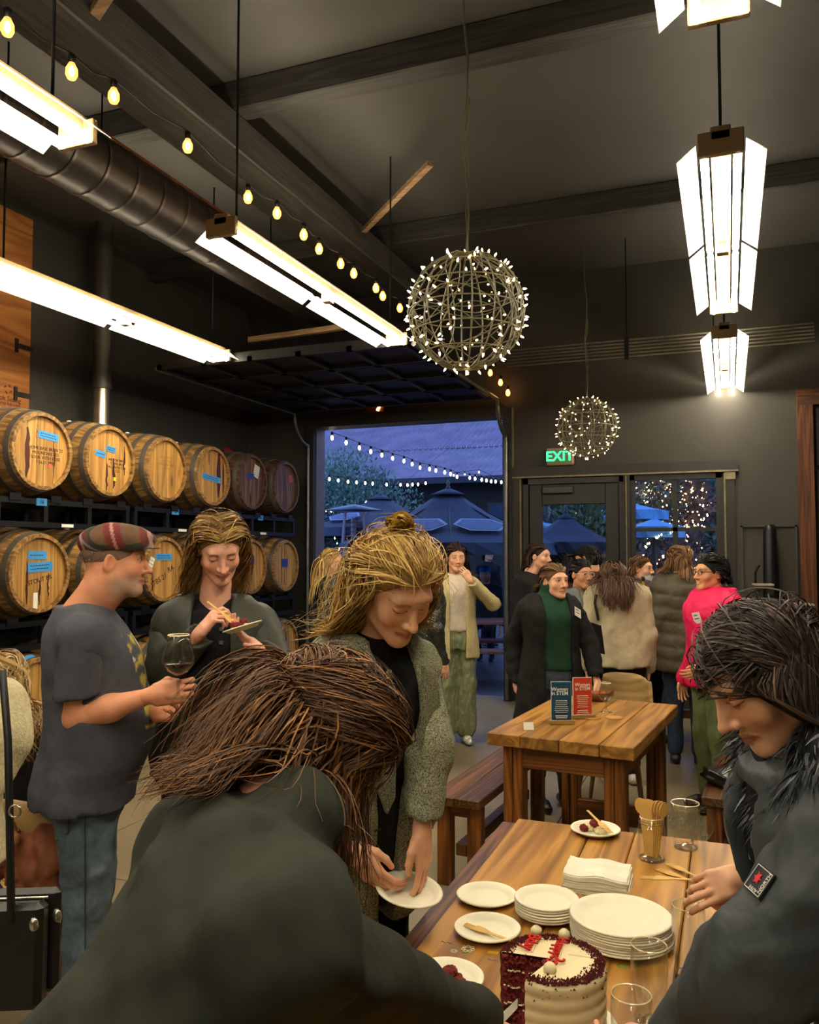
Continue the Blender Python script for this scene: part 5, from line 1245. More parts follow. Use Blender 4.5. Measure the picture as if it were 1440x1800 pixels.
SKIN = vcol('skin', 0.5, 0.35, bump=0.04, bscale=260, vary=0.05, vscale=40)
def head_mesh(h, skin, o):
    """head in its own frame: +y face, +z up, x right. o: male, eyes, smile, brow, lip, stubble, neck (point), neck_r"""
    m = o.get('male', 0); v = Vol(h); fw = .93 + .09 * m
    v.add(ell((0, -.012, .030), (.0745, .094, .080)), 0)
    v.add(ell((0, .028, -.028), (.060 * fw, .064, .082)), .03)
    for s in (-1, 1):
        v.add(rcone((s * .050 * fw, -.005, -.058), (s * .014, .066, -.098), .0185 + .0055 * m, .015 + .002 * m), .03)
        v.add(ell((s * .037, .055, -.028), (.024, .022, .024)), .022)
    v.add(ell((0, .073, -.100), (.017 + .004 * m, .015, .015)), .018)
    v.add(rcone((-.036, .076, .026), (.036, .076, .026), .011 + .002 * m, .011 + .002 * m), .022)
    for s in (-1, 1): v.cut(ell((s * .032, .101, .006), (.018, .018, .0125)), .014)
    for s in (-1, 1): v.add(ell((s * .0315, .0735, .005), (.0155, .0145, .0135)), .004)
    nl = o.get('nose', 1.0)
    v.add(rcone((0, .083, .018), (0, .098 + .010 * nl, -.030), .0065, .0095), .012)
    v.add(ell((0, .100 + .010 * nl, -.034), (.0105, .011, .009)), .006)
    for s in (-1, 1): v.add(ell((s * .0125, .094, -.037), (.0075, .010, .0075)), .007)
    sm = o.get('smile', 0)
    for s in (-1, 1): v.add(rcone((0, .0905, -.0625), (s * (.022 + .003 * sm), .078 - .002 * sm, -.065 + .006 * sm), .0058, .003), .006); v.add(rcone((0, .0895, -.0735), (s * (.018 + .003 * sm), .079, -.070 + .005 * sm), .0066, .003), .006)
    for s in (-1, 1): v.cut(rcone((0, .101, -.0678), (s * (.024 + .004 * sm), .088, -.0675 + .007 * sm), .0022, .0016), .004)
    for s in (-1, 1):
        R = rotz(s * .35) @ rotx(-.15)
        v.add(ell((s * .076, -.008, -.006), (.0075, .0185, .031), R), .006); v.cut(ell((s * .083, -.004, -.006), (.0065, .010, .019), R), .004)
    nk = o.get('neck', (0, -.045, -.21)); nr = o.get('neck_r', .052 + .012 * m)
    v.add(rcone((0, -.022, -.045), (0, -.03, -.09), nr, nr), .03); v.add(rcone((0, -.03, -.09), nk, nr, nr * 1.12), .02)
    V, Q = v.mesh(); V = relax(V, Q, 1, .4); x, y, z = V.T; ax = np.abs(x)
    C = np.repeat(skin[None], len(V), 0); warm = skin * A_([1.12, .72, .66]); fr = (y > .03)
    C = mixc(C, warm, .5 * bump01(np.hypot(np.hypot(ax - .038, z + .03), (y - .065) * .7), .004, .03) * fr)
    C = mixc(C, warm, .45 * bump01(np.sqrt(x ** 2 + (y - .106) ** 2 + (z + .036) ** 2), .004, .02)); C = mixc(C, warm, .35 * bump01(np.sqrt((ax - .08) ** 2 + (y + .008) ** 2 + (z + .006) ** 2), .01, .03))
    if o.get('stubble') is not None:
        w = bump01(np.sqrt(((z + .088) / .045) ** 2 + ((y - .055) / .075) ** 2), .55, 1.15) * (1 - bump01(np.hypot(ax / .03, (z + .05) / .02), .5, 1.0)); C = mixc(C, o['stubble'], .62 * w)
    lip = o.get('lip', skin * A_([.92, .5, .48])); zl = -.067 + .006 * sm * (ax / .024) ** 2
    C = mixc(C, lip, .8 * ((np.abs(z - zl) < .0085 * (1 - (ax / .0275) ** 2).clip(0, 1) ** .7) & (y > .07)))
    C = mixc(C, skin * A_([.28, .14, .12]), .85 * ((np.abs(z - zl) < .0014) & (ax < .024) & (y > .07)))
    if o.get('teeth'): C = mixc(C, A_([.75, .7, .6]), 1.0 * ((np.abs(z - zl + .001) < .0038 * (1 - (ax / .021) ** 2).clip(0, 1)) & (y > .07)))
    br = o.get('brow', skin * .3); bz = .0255 - ((ax - .034) / .024) ** 2 * .005
    C = mixc(C, br, .75 * ((np.abs(z - bz) < .0034 * (1.15 - (ax - .012) / .05).clip(.3, 1)) & (ax > .013) & (ax < .055) & (y > .04)))
    ez, ex = .005, .0315; de = np.hypot((ax - ex) / .0145, 0)
    if o.get('eyes', 'open') == 'open':
        op = .0052 * (1 - ((ax - ex) / .0145) ** 2).clip(0, 1); w = (np.abs(z - ez) < op) & (y > .06); C = mixc(C, A_([.42, .37, .33]), 1.0 * w)
        ir = np.hypot(ax - ex - o.get('gaze', 0) * np.sign(x), z - ez) < .0068; C = mixc(C, A_(o.get('iris', (.05, .03, .02))), 1.0 * (w & ir))
        lid = (np.abs(z - ez - op - .0012) < .0016) & (np.abs(ax - ex) < .016) & (y > .055); C = mixc(C, A_([.03, .02, .02]), .85 * lid)
    else:
        zc = ez - .0055 + .0035 * ((ax - ex) / .0145) ** 2; C = mixc(C, A_([.03, .018, .014]), .85 * ((np.abs(z - zc) < .0019) & (np.abs(ax - ex) < .0165) & (y > .055)))
        C = mixc(C, skin * A_([.8, .6, .55]), .4 * ((np.abs(z - ez - .004) < .006) & (np.abs(ax - ex) < .015) & (y > .06)))
    for s in (-1, 1): C = mixc(C, skin * .3, (.6 if h < .004 else 0.) * (np.sqrt((x - s * .0085) ** 2 + (y - .101) ** 2 + (z + .0425) ** 2) < .0036))
    return V, Q, C
FING = [((.0285, .088, 0), (.040, .024, .019), .0088, .10), ((.0095, .094, 0), (.044, .028, .020), .0090, .03), ((-.0095, .089, 0), (.041, .026, .020), .0086, -.05), ((-.0275, .080, 0), (.032, .019, .017), .0076, -.14)]
def hand_vol(h, side, curl, thumb, fore_local, fore_r=.030):
    """hand in its own frame: wrist at origin, fingers +y, palm +z; side +1 right, -1 left"""
    v = Vol(h); sx = side
    v.add(box((0, .046, 0), (.037, .046, .0125), None, .012), 0)
    v.add(rcone((0, -.01, -.001), (0, .03, 0), .023, .026), .015); v.add(rcone((sx * .018, .025, .008), (sx * .026, .055, .008), .015, .012), .012)
    tips = []
    for i, (b, ls, r, sp) in enumerate(FING):
        p = A_([b[0] * sx, b[1], b[2]]); a = 0.0; c = curl[i] if hasattr(curl[i], '__len__') else (curl[i] * .8, curl[i] * 1.1, curl[i] * .7)
        v.add(rcone((b[0] * sx * .8, .045, 0), p, .010, r * 1.05), .006)
        for j in range(3):
            a += c[j]; q = p + A_([math.sin(sp * sx) * math.cos(a), math.cos(a), math.sin(a)]) * ls[j]; v.add(rcone(p, q, r * (1 - .08 * j), r * (.92 - .1 * j)), .0035); p = q
        tips.append(p)
    t0 = A_([sx * .022, .018, .008]); t1, t2, t3 = {'out': ((.046, .040, .010), (.066, .066, .012), (.076, .090, .012)), 'in': ((.040, .046, .020), (.036, .072, .034), (.020, .088, .040)),
        'grip': ((.040, .044, .024), (.030, .070, .044), (.008, .080, .052)), 'rest': ((.042, .044, .014), (.048, .072, .020), (.044, .096, .024)), 'up': ((.048, .034, .004), (.072, .056, .0), (.085, .080, -.004))}[thumb]
    pts = [t0] + [A_([sx * p[0], p[1], p[2]]) for p in (t1, t2, t3)]
    for a, b, ra, rb in zip(pts[:-1], pts[1:], (.0155, .0115, .0098), (.0118, .0100, .0082)): v.add(rcone(a, b, ra, rb), .005)
    v.add(rcone((0, -.004, 0), A_(fore_local), .0225, fore_r), .014)
    return v, tips + [pts[-1]]
def frame3(y, z):
    y = A_(y, float); y /= np.linalg.norm(y); z = A_(z, float); z = z - y * (z @ y); z /= np.linalg.norm(z); return np.stack([np.cross(y, z), y, z], 1)

# ------------------------------------------------------------------ hair strands
HAIR = vcol('hair', 0.55, 0.3); CAPH = vcol('hair_base', 0.8, 0.15); FURM = vcol('fur', 0.6, 0.3)
def tubes(name, pts, rad, cols, taper=.75, sides=2, center=None):
    """pts (n, m, 3): n strands of m points joined into one mesh of slim bands lying on the head"""
    n, m, _ = pts.shape; t = np.gradient(pts, axis=1); t /= np.linalg.norm(t, axis=2, keepdims=True) + 1e-9; g = np.random.default_rng(1)
    ref = np.repeat(g.normal(size=(n, 1, 3)), m, 1)
    if center is not None: o = pts - A_(center)[None, None]; o /= np.linalg.norm(o, axis=2, keepdims=True) + 1e-9; ref = o + .45 * ref
    u = np.cross(t, ref); u /= np.linalg.norm(u, axis=2, keepdims=True) + 1e-9
    tt = np.linspace(0, 1, m); pr = (1 - taper * tt ** 2) * np.minimum(1, .5 + tt * 5); R = (np.asarray(rad).reshape(-1, 1) * pr[None])[..., None] * 1.35
    V = np.stack([pts + u * R, pts - u * R], 2).reshape(-1, 3); b = (np.arange(n)[:, None] * m + np.arange(m - 1)[None]).reshape(-1) * 2
    Q = np.stack([b, b + 1, b + 3, b + 2], 1); C = np.repeat(cols, m * 2, 0); return np_mesh(name, V, Q, C)
SCALP_C, SCALP_R = A_([0, -.012, .032]), A_([.0775, .097, .083])
def hair_strands(seed, n, length, M, o):
    """grow strands on the scalp in head space; M = head matrix (3x3 R, origin) in person space; o: style"""
    g = np.random.default_rng(seed); R, org = M
    d = g.normal(size=(n * 14, 3)); d /= np.linalg.norm(d, axis=1)[:, None]
    line = o.get('line', .42); ok = (d[:, 2] > -.55) & ~((d[:, 1] > .05) & (d[:, 2] < line + .1 * np.abs(d[:, 0])) & (d[:, 1] > .35 - .0 * d[:, 2])) & ~((np.abs(d[:, 0]) > .8) & (d[:, 2] < -.1) & (d[:, 1] > -.25))
    if o.get('root') is not None: ok &= o['root'](d)
    d = d[ok][:n]; n = len(d); p = SCALP_C + d * SCALP_R * 1.012; grav = R.T @ A_([0, 0, -1.])
    part = o.get('part', 0.0); sgn = np.sign(d[:, 0] - part + g.normal(0, .04, n)); v = np.stack([sgn * o.get('side', .8), -o.get('back', .5) * np.ones(n), .15 * np.ones(n)], 1)
    if o.get('dir') is not None: v = v * (1 - o.get('dirw', .5)) + A_(o['dir'])[None] * o.get('dirw', .5)
    v = v + g.normal(0, .12, (n, 3)); nn = d / SCALP_R; nn /= np.linalg.norm(nn, axis=1)[:, None]; v -= nn * (v * nn).sum(1)[:, None]; v /= np.linalg.norm(v, axis=1)[:, None]
    m = o.get('m', 14); L = length * g.uniform(.8, 1.05, n) * (1 - o.get('topcut', 0) * (d[:, 2] > .5)); st = (L / (m - 1))[:, None]; off = g.uniform(.003, max(o.get('puff', .018), .005), n)
    pts = [p.copy()]; gw = o.get('grav', .22); cl = [(SCALP_C, SCALP_R)] + [(A_([0, .03, -.035]), A_([.064, .066, .083])), (A_([0, -.03, -.12]), A_([.056, .056, .09]))]
    cl += [((R.T @ (A_(c) - org)), r) for c, r in o.get('coll', [])]
    gp = grav + A_(o.get('pull', (0, 0, 0))); gp = gp / np.linalg.norm(gp); stick = o.get('stick', .05)
    zo = o.get('zoff', -.05)
    for k in range(1, m):
        e0 = (p - SCALP_C) / SCALP_R; n0 = e0 / SCALP_R; n0 /= np.linalg.norm(n0, axis=1)[:, None]; on = (e0[:, 2] > zo + .0 * k) & (np.linalg.norm(e0, axis=1) < 1.7)
        if stick > 1: on[:] = True
        fld = np.stack([np.where(np.abs(e0[:, 0]) < .75, sgn * o.get('side', .8), 0), -o.get('back', .5) * np.ones(n), -(.35 + .6 * np.abs(e0[:, 0])) + o.get('lift', 1.5) * np.clip(e0[:, 1], 0, 1) * np.clip(1.1 - np.abs(e0[:, 0]), 0, 1)], 1) if o.get('field', 1) else v
        w = np.where(on, gw, o.get('fall', .5))[:, None]; v = v * (1 - w) + np.where(on[:, None], fld, gp[None]) * w + g.normal(0, o.get('rough', .04), (n, 3)) * np.where(on, .4, 1.)[:, None]
        v = np.where(on[:, None], v - n0 * (v * n0).sum(1)[:, None], v); v /= np.linalg.norm(v, axis=1)[:, None]; q = p + v * st
        rr = SCALP_R[None] + np.maximum(off[:, None] * min(1, k / 3), .002); e = (q - SCALP_C) / rr; k0 = np.linalg.norm(e, axis=1); q[on] = (SCALP_C + e / k0[:, None] * rr)[on]
        for c, r in cl:
            rr = (A_([r] * 3) if np.isscalar(r) else r)[None] + off[:, None]; e = (q - c) / rr; k0 = np.linalg.norm(e, axis=1); ins = (k0 < 1) & ~on
            q[ins] = c + (e[ins] / np.maximum(k0[ins], 1e-6)[:, None]) * rr[ins]
        fc = o.get('face_clear', .0)
        if fc:
            bad = (q[:, 1] > .045) & (np.abs(q[:, 0]) < fc) & (q[:, 2] < .05); q[bad, 0] = np.where(q[bad, 0] > part * .05, 1, -1) * fc
        yl = o.get('yl')
        if yl is not None:
            lim = yl[0] + yl[1] * np.clip(q[:, 2], -.12, .1); bad = (q[:, 1] > lim) & (q[:, 2] < o.get('yz', .055)); q[bad, 1] = lim[bad]; nar = bad & (np.abs(q[:, 0]) < .062); q[nar, 0] = np.where(q[nar, 0] > part * .05, 1, -1) * .066
        v = q - p; v /= np.linalg.norm(v, axis=1)[:, None] + 1e-9; p = q; pts.append(p.copy())
    X = np.stack(pts, 1)
    if o.get('wave'):
        lock = np.floor(g.random(n) * o.get('locks', 40)); gl = np.random.default_rng(seed + 9); ph = gl.uniform(0, 6.28, 80)[lock.astype(int) % 80]; tt = np.linspace(0, 1, m)[None]
        amp = o['wave'] * tt ** 1.2; X[:, :, 0] += amp * np.sin(o.get('wf', 14) * tt + ph[:, None]); X[:, :, 1] += amp * np.cos(o.get('wf', 14) * tt * .9 + ph[:, None])
    return X @ R.T + org, n
def strand_cols(seed, n, cols, w=None):
    g = np.random.default_rng(seed); cs = np.stack([L3(c) for c in cols]); i = g.choice(len(cs), n, p=w); return cs[i] * g.uniform(.75, 1.2, (n, 1))
def hair_cap(h, o, col):
    """close base of the hair in head space"""
    v = Vol(h); pf = o.get('cap', .0012); v.add(ell(SCALP_C, SCALP_R + pf), 0)
    if o.get('nape', 1): v.add(ell((0, -.055, -.04), (.062, .045, .06)), .03)
    lz = o.get('line_z', .062)
    v.clip(lambda x, y, z: np.minimum(np.minimum(y - .005 + .0 * x, lz - z - 1.15 * np.maximum(.07 - y, 0) - .10 * np.abs(x)) , .05) * .8)
    V, Q = v.mesh(); return V, Q, np.repeat(L3(col)[None], len(V), 0)

# ------------------------------------------------------------------ a whole person
def cloth(name, V, Q, C, mat, parent): return link_mesh(name, np_mesh(name, V, Q, C), mat, parent)
def join_parts(*ps):
    n = 0; VV, QQ = [], []
    for V, Q in ps: VV.append(V); QQ.append(Q + n); n += len(V)
    return np.concatenate(VV), np.concatenate(QQ)
def sd(fn, V): return fn(V[:, 0], V[:, 1], V[:, 2])
class Person:
    def __init__(s, label, pos, face_dir, H=1.68, male=False, girth=1.0, lean=0.0, group=None, twist=0.0, side_lean=0.0, drop=0.0, fine=.010, hfine=.0035, name='person'):
        f = Vector(face_dir); s.rz = math.atan2(-f.x, f.y); s.root = empty(name, (pos[0], pos[1], 0), s.rz, label, 'person', group)
        s.Rw = rotz(s.rz); s.pos = A_([pos[0], pos[1], 0.0]); s.k = k = H / 1.70; s.H = H; s.male = male; s.g = girth; s.h = fine; s.hh = hfine
        s.hip = A_([0, 0, .90 * k - drop]); s.RU = rotz(twist) @ roty(side_lean) @ rotx(-lean)                       # upper body turns about the hip
        s.shw = (.185 if male else .160) * k * (.85 + .15 * girth)
        s.U = lambda p: s.hip + s.RU @ (A_(p, float) - A_([0, 0, .90 * k]))           # upright upper-body point -> leaned
        s.neck = s.U((0, -.015 * k, 1.455 * k)); s.sh = {1: s.U((s.shw, -.01, 1.350 * k)), -1: s.U((-s.shw, -.01, 1.350 * k))}
        s.body = []; s.pose = {}
    def loc(s, w): return s.Rw.T @ (A_(w, float) - s.pos)             # world point -> person frame
    def legs(s, spread=.09, stance=0.0, foot=(.02, .02), knees=None):
        k = s.k; s.kn = {}; s.an = {}; s.hj = {}
        for i, sx in enumerate((1, -1)):
            s.hj[sx] = s.hip + A_([sx * .085 * k, 0, -.02]); s.an[sx] = A_([sx * spread, foot[i] - .03 + sx * stance, .075]); s.kn[sx] = (s.hj[sx] + s.an[sx]) / 2 + A_([sx * .005, .025, .02])
            if knees: s.kn[sx] = A_(knees[i])
    def arm(s, side, elbow, wrist, hdir=None, palm=None, curl=(.35, .4, .45, .5), thumb='rest', world=False):
        if world: elbow, wrist = s.loc(elbow), s.loc(wrist)
        e, w = A_(elbow, float), A_(wrist, float); hd = w - e if hdir is None else A_(hdir, float)
        if world and hdir is not None: hd = s.Rw.T @ hd
        pm = A_([-side, 0, 0.]) if palm is None else (s.Rw.T @ A_(palm, float) if world else A_(palm, float))
        s.pose[side] = dict(e=e, w=w, R=frame3(hd, pm), curl=curl, thumb=thumb)
    def hang(s, side, fwd=.03, out=.05):
        k = s.k; sh = s.sh[side]; e = sh + A_([side * out, -.02, -.28 * k]); s.arm(side, e, e + A_([side * .005, fwd + .03, -.25 * k]), (0, .15, -1), (-side, .1, 0))
    def head(s, yaw=0, pitch=0, roll=0, off=(0, 0, 0), at=None, **o):
        R = rotz(math.radians(yaw)) @ rotx(-math.radians(pitch)) @ roty(math.radians(roll)); s.HR = R
        s.hc = s.neck + s.RU @ A_([0, .005, .0]) + R @ A_([0, .045, .135]) * s.k + A_(off); s.hc = s.px(*at) if at else s.hc; s.ho = o; o['male'] = s.male
        o['neck'] = tuple((R.T @ (s.neck + s.RU @ A_([0, 0, -.05]) - s.hc)) / s.k)
    def build_body(s, skin, bare=()):
        sk = np.minimum(L3(skin) * A_([1.12, 1.2, 1.22]), .9); parts = []; V, Q, C = head_mesh(s.hh, sk, s.ho); parts.append((V * s.k @ s.HR.T + s.hc, Q, C))
        for side, a in s.pose.items():
            fl = a['R'].T @ (a['e'] - a['w']); ln = np.linalg.norm(fl); 
            if side not in bare: fl = fl / ln * min(ln, .12)
            hs = .88 if not s.male else 1.0; v, tips = hand_vol(max(s.hh, .0032), side, a['curl'], a['thumb'], fl / hs, .031 if side not in bare else .043); V, Q = v.mesh(); V = relax(V, Q, 1, .4)
            C = np.repeat(sk[None], len(V), 0)
            for t in tips:
                C = mixc(C, sk * A_([1.1, .74, .7]), .5 * bump01(np.linalg.norm(V - t, axis=1), .004, .018))
            if side in bare: pass
            a['M'] = a['R'] * hs; parts.append((V * hs @ a['R'].T + a['w'], Q, C)); a['tips'] = [a['R'] @ t * hs + a['w'] for t in tips]
        v = Vol(.022); k = s.k                                       # trunk and limbs under the clothes
        v.add(rcone(s.hip, s.U((0, 0, 1.30 * k)), .105, .10), 0); v.add(rcone(s.sh[1], s.sh[-1], .04, .04), .04); v.add(rcone(s.U((0, 0, 1.3 * k)), s.neck, .07, .045), .03)
        for sx in (1, -1):
            v.add(rcone(s.hj[sx], s.kn[sx], .065, .045), .03); v.add(rcone(s.kn[sx], s.an[sx], .042, .03), .02)
            if sx in s.pose:
                a = s.pose[sx]; v.add(rcone(s.sh[sx], a['e'], .038, .032), .03); v.add(rcone(a['e'], a['w'], .03, .019), .02)
        V, Q = v.mesh(); parts.append((V, Q, np.repeat(sk[None], len(V), 0)))
        if bare:
            v = Vol(.009)
            for sx in bare: a = s.pose[sx]; v.add(rcone(s.sh[sx], a['e'], .050, .043), 0); v.add(rcone(a['e'], a['e'] * .55 + a['w'] * .45, .043, .042), .02); v.add(rcone(a['e'] * .55 + a['w'] * .45, a['w'], .042, .0235), .02)
            V, Q = v.mesh(); parts.append((V, Q, np.repeat(sk[None], len(V), 0)))
        n = 0; VV, QQ, CC = [], [], []
        for V, Q, C in parts: VV.append(V); QQ.append(Q + n); CC.append(C); n += len(V)
        return cloth('body', np.concatenate(VV), np.concatenate(QQ), np.concatenate(CC), SKIN, s.root)
    def torso_rows(s, hem, t=.012, belly=0.0, flare=0.0, top=1.44):
        k, g = s.k, s.g; m = s.male
        T = [(.35, 0, 0, .185, .15), (.70, 0, -.005, .185, .14), (.86, 0, -.01, .182, .135), (.98, 0, 0, .168, .122), (1.08, 0, .005, .155, .112), (1.18, 0, .01, .158, .118), (1.28, 0, .012, .168, .128), (1.36, 0, -.002, .165, .108), (1.41, 0, -.01, .12, .082), (1.45, 0, -.015, .072, .062)]
        if m: T = [(z, x, y + (.0 if z < 1.3 else -.002), rx * (1.0 if z < 1.05 else 1.10), ry * (1.02 if z < 1.1 else 1.04)) for z, x, y, rx, ry in T]
        rows = []
        for z, x, y, rx, ry in T:
            b = belly * math.exp(-((z - 1.05) / .13) ** 2); fl = flare * max(0, (1.05 - z)) 
            rows.append((z * k, x, (y + b * .6), (rx * g + t + b * .35 + fl) * k, (ry * g + t + b * .6 + fl) * k))
        hz = hem * k; keep = [r for r in rows if hz < r[0] <= top * k]; A = A_(rows); first = (hz,) + tuple(np.interp(hz, A[:, 0], A[:, i]) for i in range(1, 5)); tz = top * k; last = (tz,) + tuple(np.interp(tz, A[:, 0], A[:, i]) for i in range(1, 5))
        if keep and abs(keep[-1][0] - tz) < 1e-4: keep = keep[:-1]
        return [first] + keep + [last]
    def top_vol(s, hem=.86, t=.012, sleeve=('wrist', .055, .045, .036), belly=0., flare=0., collar=0., h=None, top=1.44, arms=(1, -1), folds=.004, seed=1, fold_f=26, sh_r=.055):
        v = Vol(h or s.h); k = s.k; o = s.hip - s.RU @ A_([0, 0, .90 * k])
        v.add(stackp(s.torso_rows(hem, t, belly, flare, top), s.RU, o), 0)
        for sx in (1, -1):
            v.add(rcone(s.U((sx * .045, -.014, 1.395 * k)), s.sh[sx], .040 + t * .6, (sh_r + t * .35) * (.9 + .1 * s.g)), .05)
            if sx in arms and sx in s.pose:
                a = s.pose[sx]; kind, r0, r1, r2 = sleeve; v.add(rcone(s.sh[sx], a['e'], r0 * .92 + t * .25, r1 * .95 + t * .2), .045)
                if kind == 'wrist': v.add(rcone(a['e'], a['e'] + (a['w'] - a['e']) * .97, r1 * .95 + t * .2, r2), .03)
                elif kind == 'short': pass
        if collar: v.add(rcone(s.neck + s.RU @ A_([0, 0, -.03]), s.neck + s.RU @ A_([0, .015, collar]), .066, .064), .02)
        if folds: v.disp(waves(seed, fold_f, folds)); v.disp(waves(seed + 50, fold_f * 2.1, folds * .45, 4))
        return v
    def coat(s, slot=None, **kw):
        """garment with a front slot (w_top, w_bot, z_lo, z_hi, depth); sleeves are meshed apart so the slot spares them"""
        sl = kw.pop('sleeve', ('wrist', .055, .048, .038)); t = kw.get('t', .012); arms = kw.pop('arms', (1, -1)); v = s.top_vol(arms=(), **kw)
        if not slot: return s.top_vol(arms=arms, sleeve=sl, **kw).mesh()
        s.opening(v, *slot)
        w = Vol(kw.get('h') or s.h)
        for sx in arms:
            if sx not in s.pose: continue
            a = s.pose[sx]; kind, r0, r1, r2 = sl; w.add(rcone(s.sh[sx], a['e'], r0 * .95 + t * .25, r1 * .95 + t * .2), .03); w.add(rcone(a['e'], a['e'] + (a['w'] - a['e']) * .97, r1 * .95 + t * .2, r2), .03)
            d = (a['w'] - a['e']) / np.linalg.norm(a['w'] - a['e']); w.cut(box(a['w'] + d * .06, (.08, .08, .07), frame3(A_([.1, .3, .95]), d)), .003)
        fo = kw.get('folds', .004); fq = kw.get('fold_f', 26); sd_ = kw.get('seed', 1)
        if fo: w.disp(waves(sd_ + 3, fq * 1.5, fo * .9)); w.disp(waves(sd_ + 31, fq * 3, fo * .4))
        return join_parts(v.mesh(), w.mesh()) if w.ops and any(o[0] == 'u' for o in w.ops) else v.mesh()
    def up(s, V): return (V - s.hip) @ s.RU + A_([0, 0, .90 * s.k])       # leaned point -> upright upper-body coordinates
    def opening(s, v, w_top, w_bot, z_lo, z_hi, depth=.0):
        """slot down the front of a coat; widths in metres half-width"""
        k = s.k
        def f(x, y, z):
            P_ = s.RU.T; hx, hy, hz = x - s.hip[0], y - s.hip[1], z - s.hip[2]
            px = P_[0, 0] * hx + P_[0, 1] * hy + P_[0, 2] * hz; py = P_[1, 0] * hx + P_[1, 1] * hy + P_[1, 2] * hz; pz = P_[2, 0] * hx + P_[2, 1] * hy + P_[2, 2] * hz + .90 * k
            w = np.interp(pz, [z_lo * k, z_hi * k], [w_bot, w_top]); return np.maximum(np.maximum(np.abs(px) - w, np.interp(pz, [1.24 * k, 1.40 * k], [depth, -.03]) - py), np.maximum(z_lo * k - .3 - pz, pz - z_hi * k - .2))
        v.cut((f, A_([-1, -1, -1.]), A_([1, 1, 3.])), .008); return v
    def trousers(s, name, col, mat, r=(.088, .062, .05), waist=.98, t=.008, flare=None, seed=3, folds=.004, hem_z=.05, cfn=None, h=None):
        v = Vol(h or s.h); k = s.k; g = s.g; o = s.hip - s.RU @ A_([0, 0, .90 * k])
        v.add(stackp([(.80 * k, 0, -.008, .165 * g * k, .12 * g * k), (.88 * k, 0, -.01, (.172 * g + t) * k, (.126 * g + t) * k), (waist * k, 0, 0, (.15 * g + t) * k, (.11 * g + t) * k)]), 0)
        for sx in (1, -1):
            an = s.an[sx].copy(); an[2] = hem_z + r[2]; v.add(rcone(s.hj[sx] + A_([0, 0, -.02]), s.kn[sx], r[0] * g, r[1]), .05); v.add(rcone(s.kn[sx], an, r[1], r[2]), .03)
        v.disp(waves(seed, 24, folds)); v.disp(waves(seed + 7, 60, folds * .4)); v.clip(lambda x, y, z: hem_z - z + 0 * x)
        V, Q = v.mesh(); C = np.repeat(L3(col)[None], len(V), 0); C = cfn(V, C) if cfn else C; return cloth(name, V, Q, C, mat, s.root)
    def shoes(s, col, mat, boot=False, toe=0.0):
        for sx in (1, -1):
            v = Vol(max(s.h * .7, .006)); a = s.an[sx]; ta = toe * sx; d = A_([math.sin(ta), math.cos(ta), 0]); z0 = .038
            v.add(rcone(A_([a[0], a[1], z0]) - d * .035, A_([a[0], a[1], z0]) + d * .10, .036, .030), 0); v.add(rcone(A_([a[0], a[1], z0]) + d * .02, A_([a[0], a[1], .10 if not boot else .2]), .036, .038 if not boot else .045), .03)
            v.add(rcone(A_([a[0], a[1], z0]) + d * .10, A_([a[0], a[1], .03]) + d * .165, .037, .027), .02); v.clip(lambda x, y, z: .004 - z + 0 * x)
            V, Q = v.mesh(); C = np.repeat(L3(col)[None], len(V), 0); C[V[:, 2] < .016] *= .55; cloth('boot' if boot else 'shoe', V, Q, C, mat, s.root)
    def hair(s, cols, length, n, o, capcol=None, rad=.0022, w=None, seed=11, cap=True, name='hair'):
        X, n = hair_strands(seed, n, length, (s.HR * s.k, s.hc), o) ; me = tubes('strands', X, rad * np.random.default_rng(seed).uniform(.7, 1.3, n), strand_cols(seed + 1, n, cols, w), center=s.hc - A_([0, 0, .06]))
        ob = link_mesh(name, me, HAIR, s.root)
        if cap:
            V, Q, C = hair_cap(max(s.hh * 1.3, .005), o, capcol or cols[0]); cl = link_mesh('scalp_hair', np_mesh('scalp_hair', V * s.k @ s.HR.T + s.hc, Q, C), CAPH, ob)
        return ob
    def sphere_coll(s, r=.075):
        """shoulders, chest and back as collision spheres for hair, in person space; r is the shoulder thickness with clothes"""
        out = []; t = r - .055
        for u in (-1, -.5, 0, .5, 1): out.append((s.U((u * s.shw, -.01, (1.345 + .02 * (1 - abs(u))) * s.k)), r))
        for z, ry in ((1.30, .122), (1.20, .12), (1.10, .112)):
            for x in (-.09, -.03, .03, .09): out.append((s.U((x * s.g, 0, z * s.k)), ry * s.g + t))
        out.append((s.U((0, -.015, 1.40 * s.k)), .065 + t)); return out
def spot(x, d): q = P(x, 900, d=d); return (q.x, q.y)
FAB = vcol('cloth', 0.85, 0.2, bump=0.12, bscale=500, sheen=0.0, vary=0.10, vscale=30, wrinkle=0.22, wscale=11); KNIT = vcol('knit', 0.9, 0.15, bump=0.6, bscale=170, vary=0.14, vscale=90)
TWEED = vcol('tweed', 0.95, 0.1, bump=0.25, bscale=420, vary=0.85, vscale=300); SHELL = vcol('shell_fabric', 0.55, 0.35, bump=0.05, bscale=300, vary=0.05, wrinkle=0.35, wscale=12); DENIM = vcol('denim', 0.85, 0.2, bump=0.2, bscale=700, vary=0.22, vscale=34, wrinkle=0.35, wscale=14)
LEATHER = vcol('leather', 0.36, 0.5, bump=0.15, bscale=200, vary=0.1, wrinkle=0.6, wscale=26)
def _px(s, x, y, d): return s.loc(P(x, y, d=d))
def _cv(s, r, u, f):
    """view directions (right, up, away) -> person frame"""
    R_ = A_([math.cos(YAW), math.sin(YAW), 0]); F_ = A_([-math.sin(YAW), math.cos(YAW), 0]); return s.Rw.T @ (R_ * r + F_ * f + A_([0, 0, u]))
Person.px = _px; Person.cv = _cv
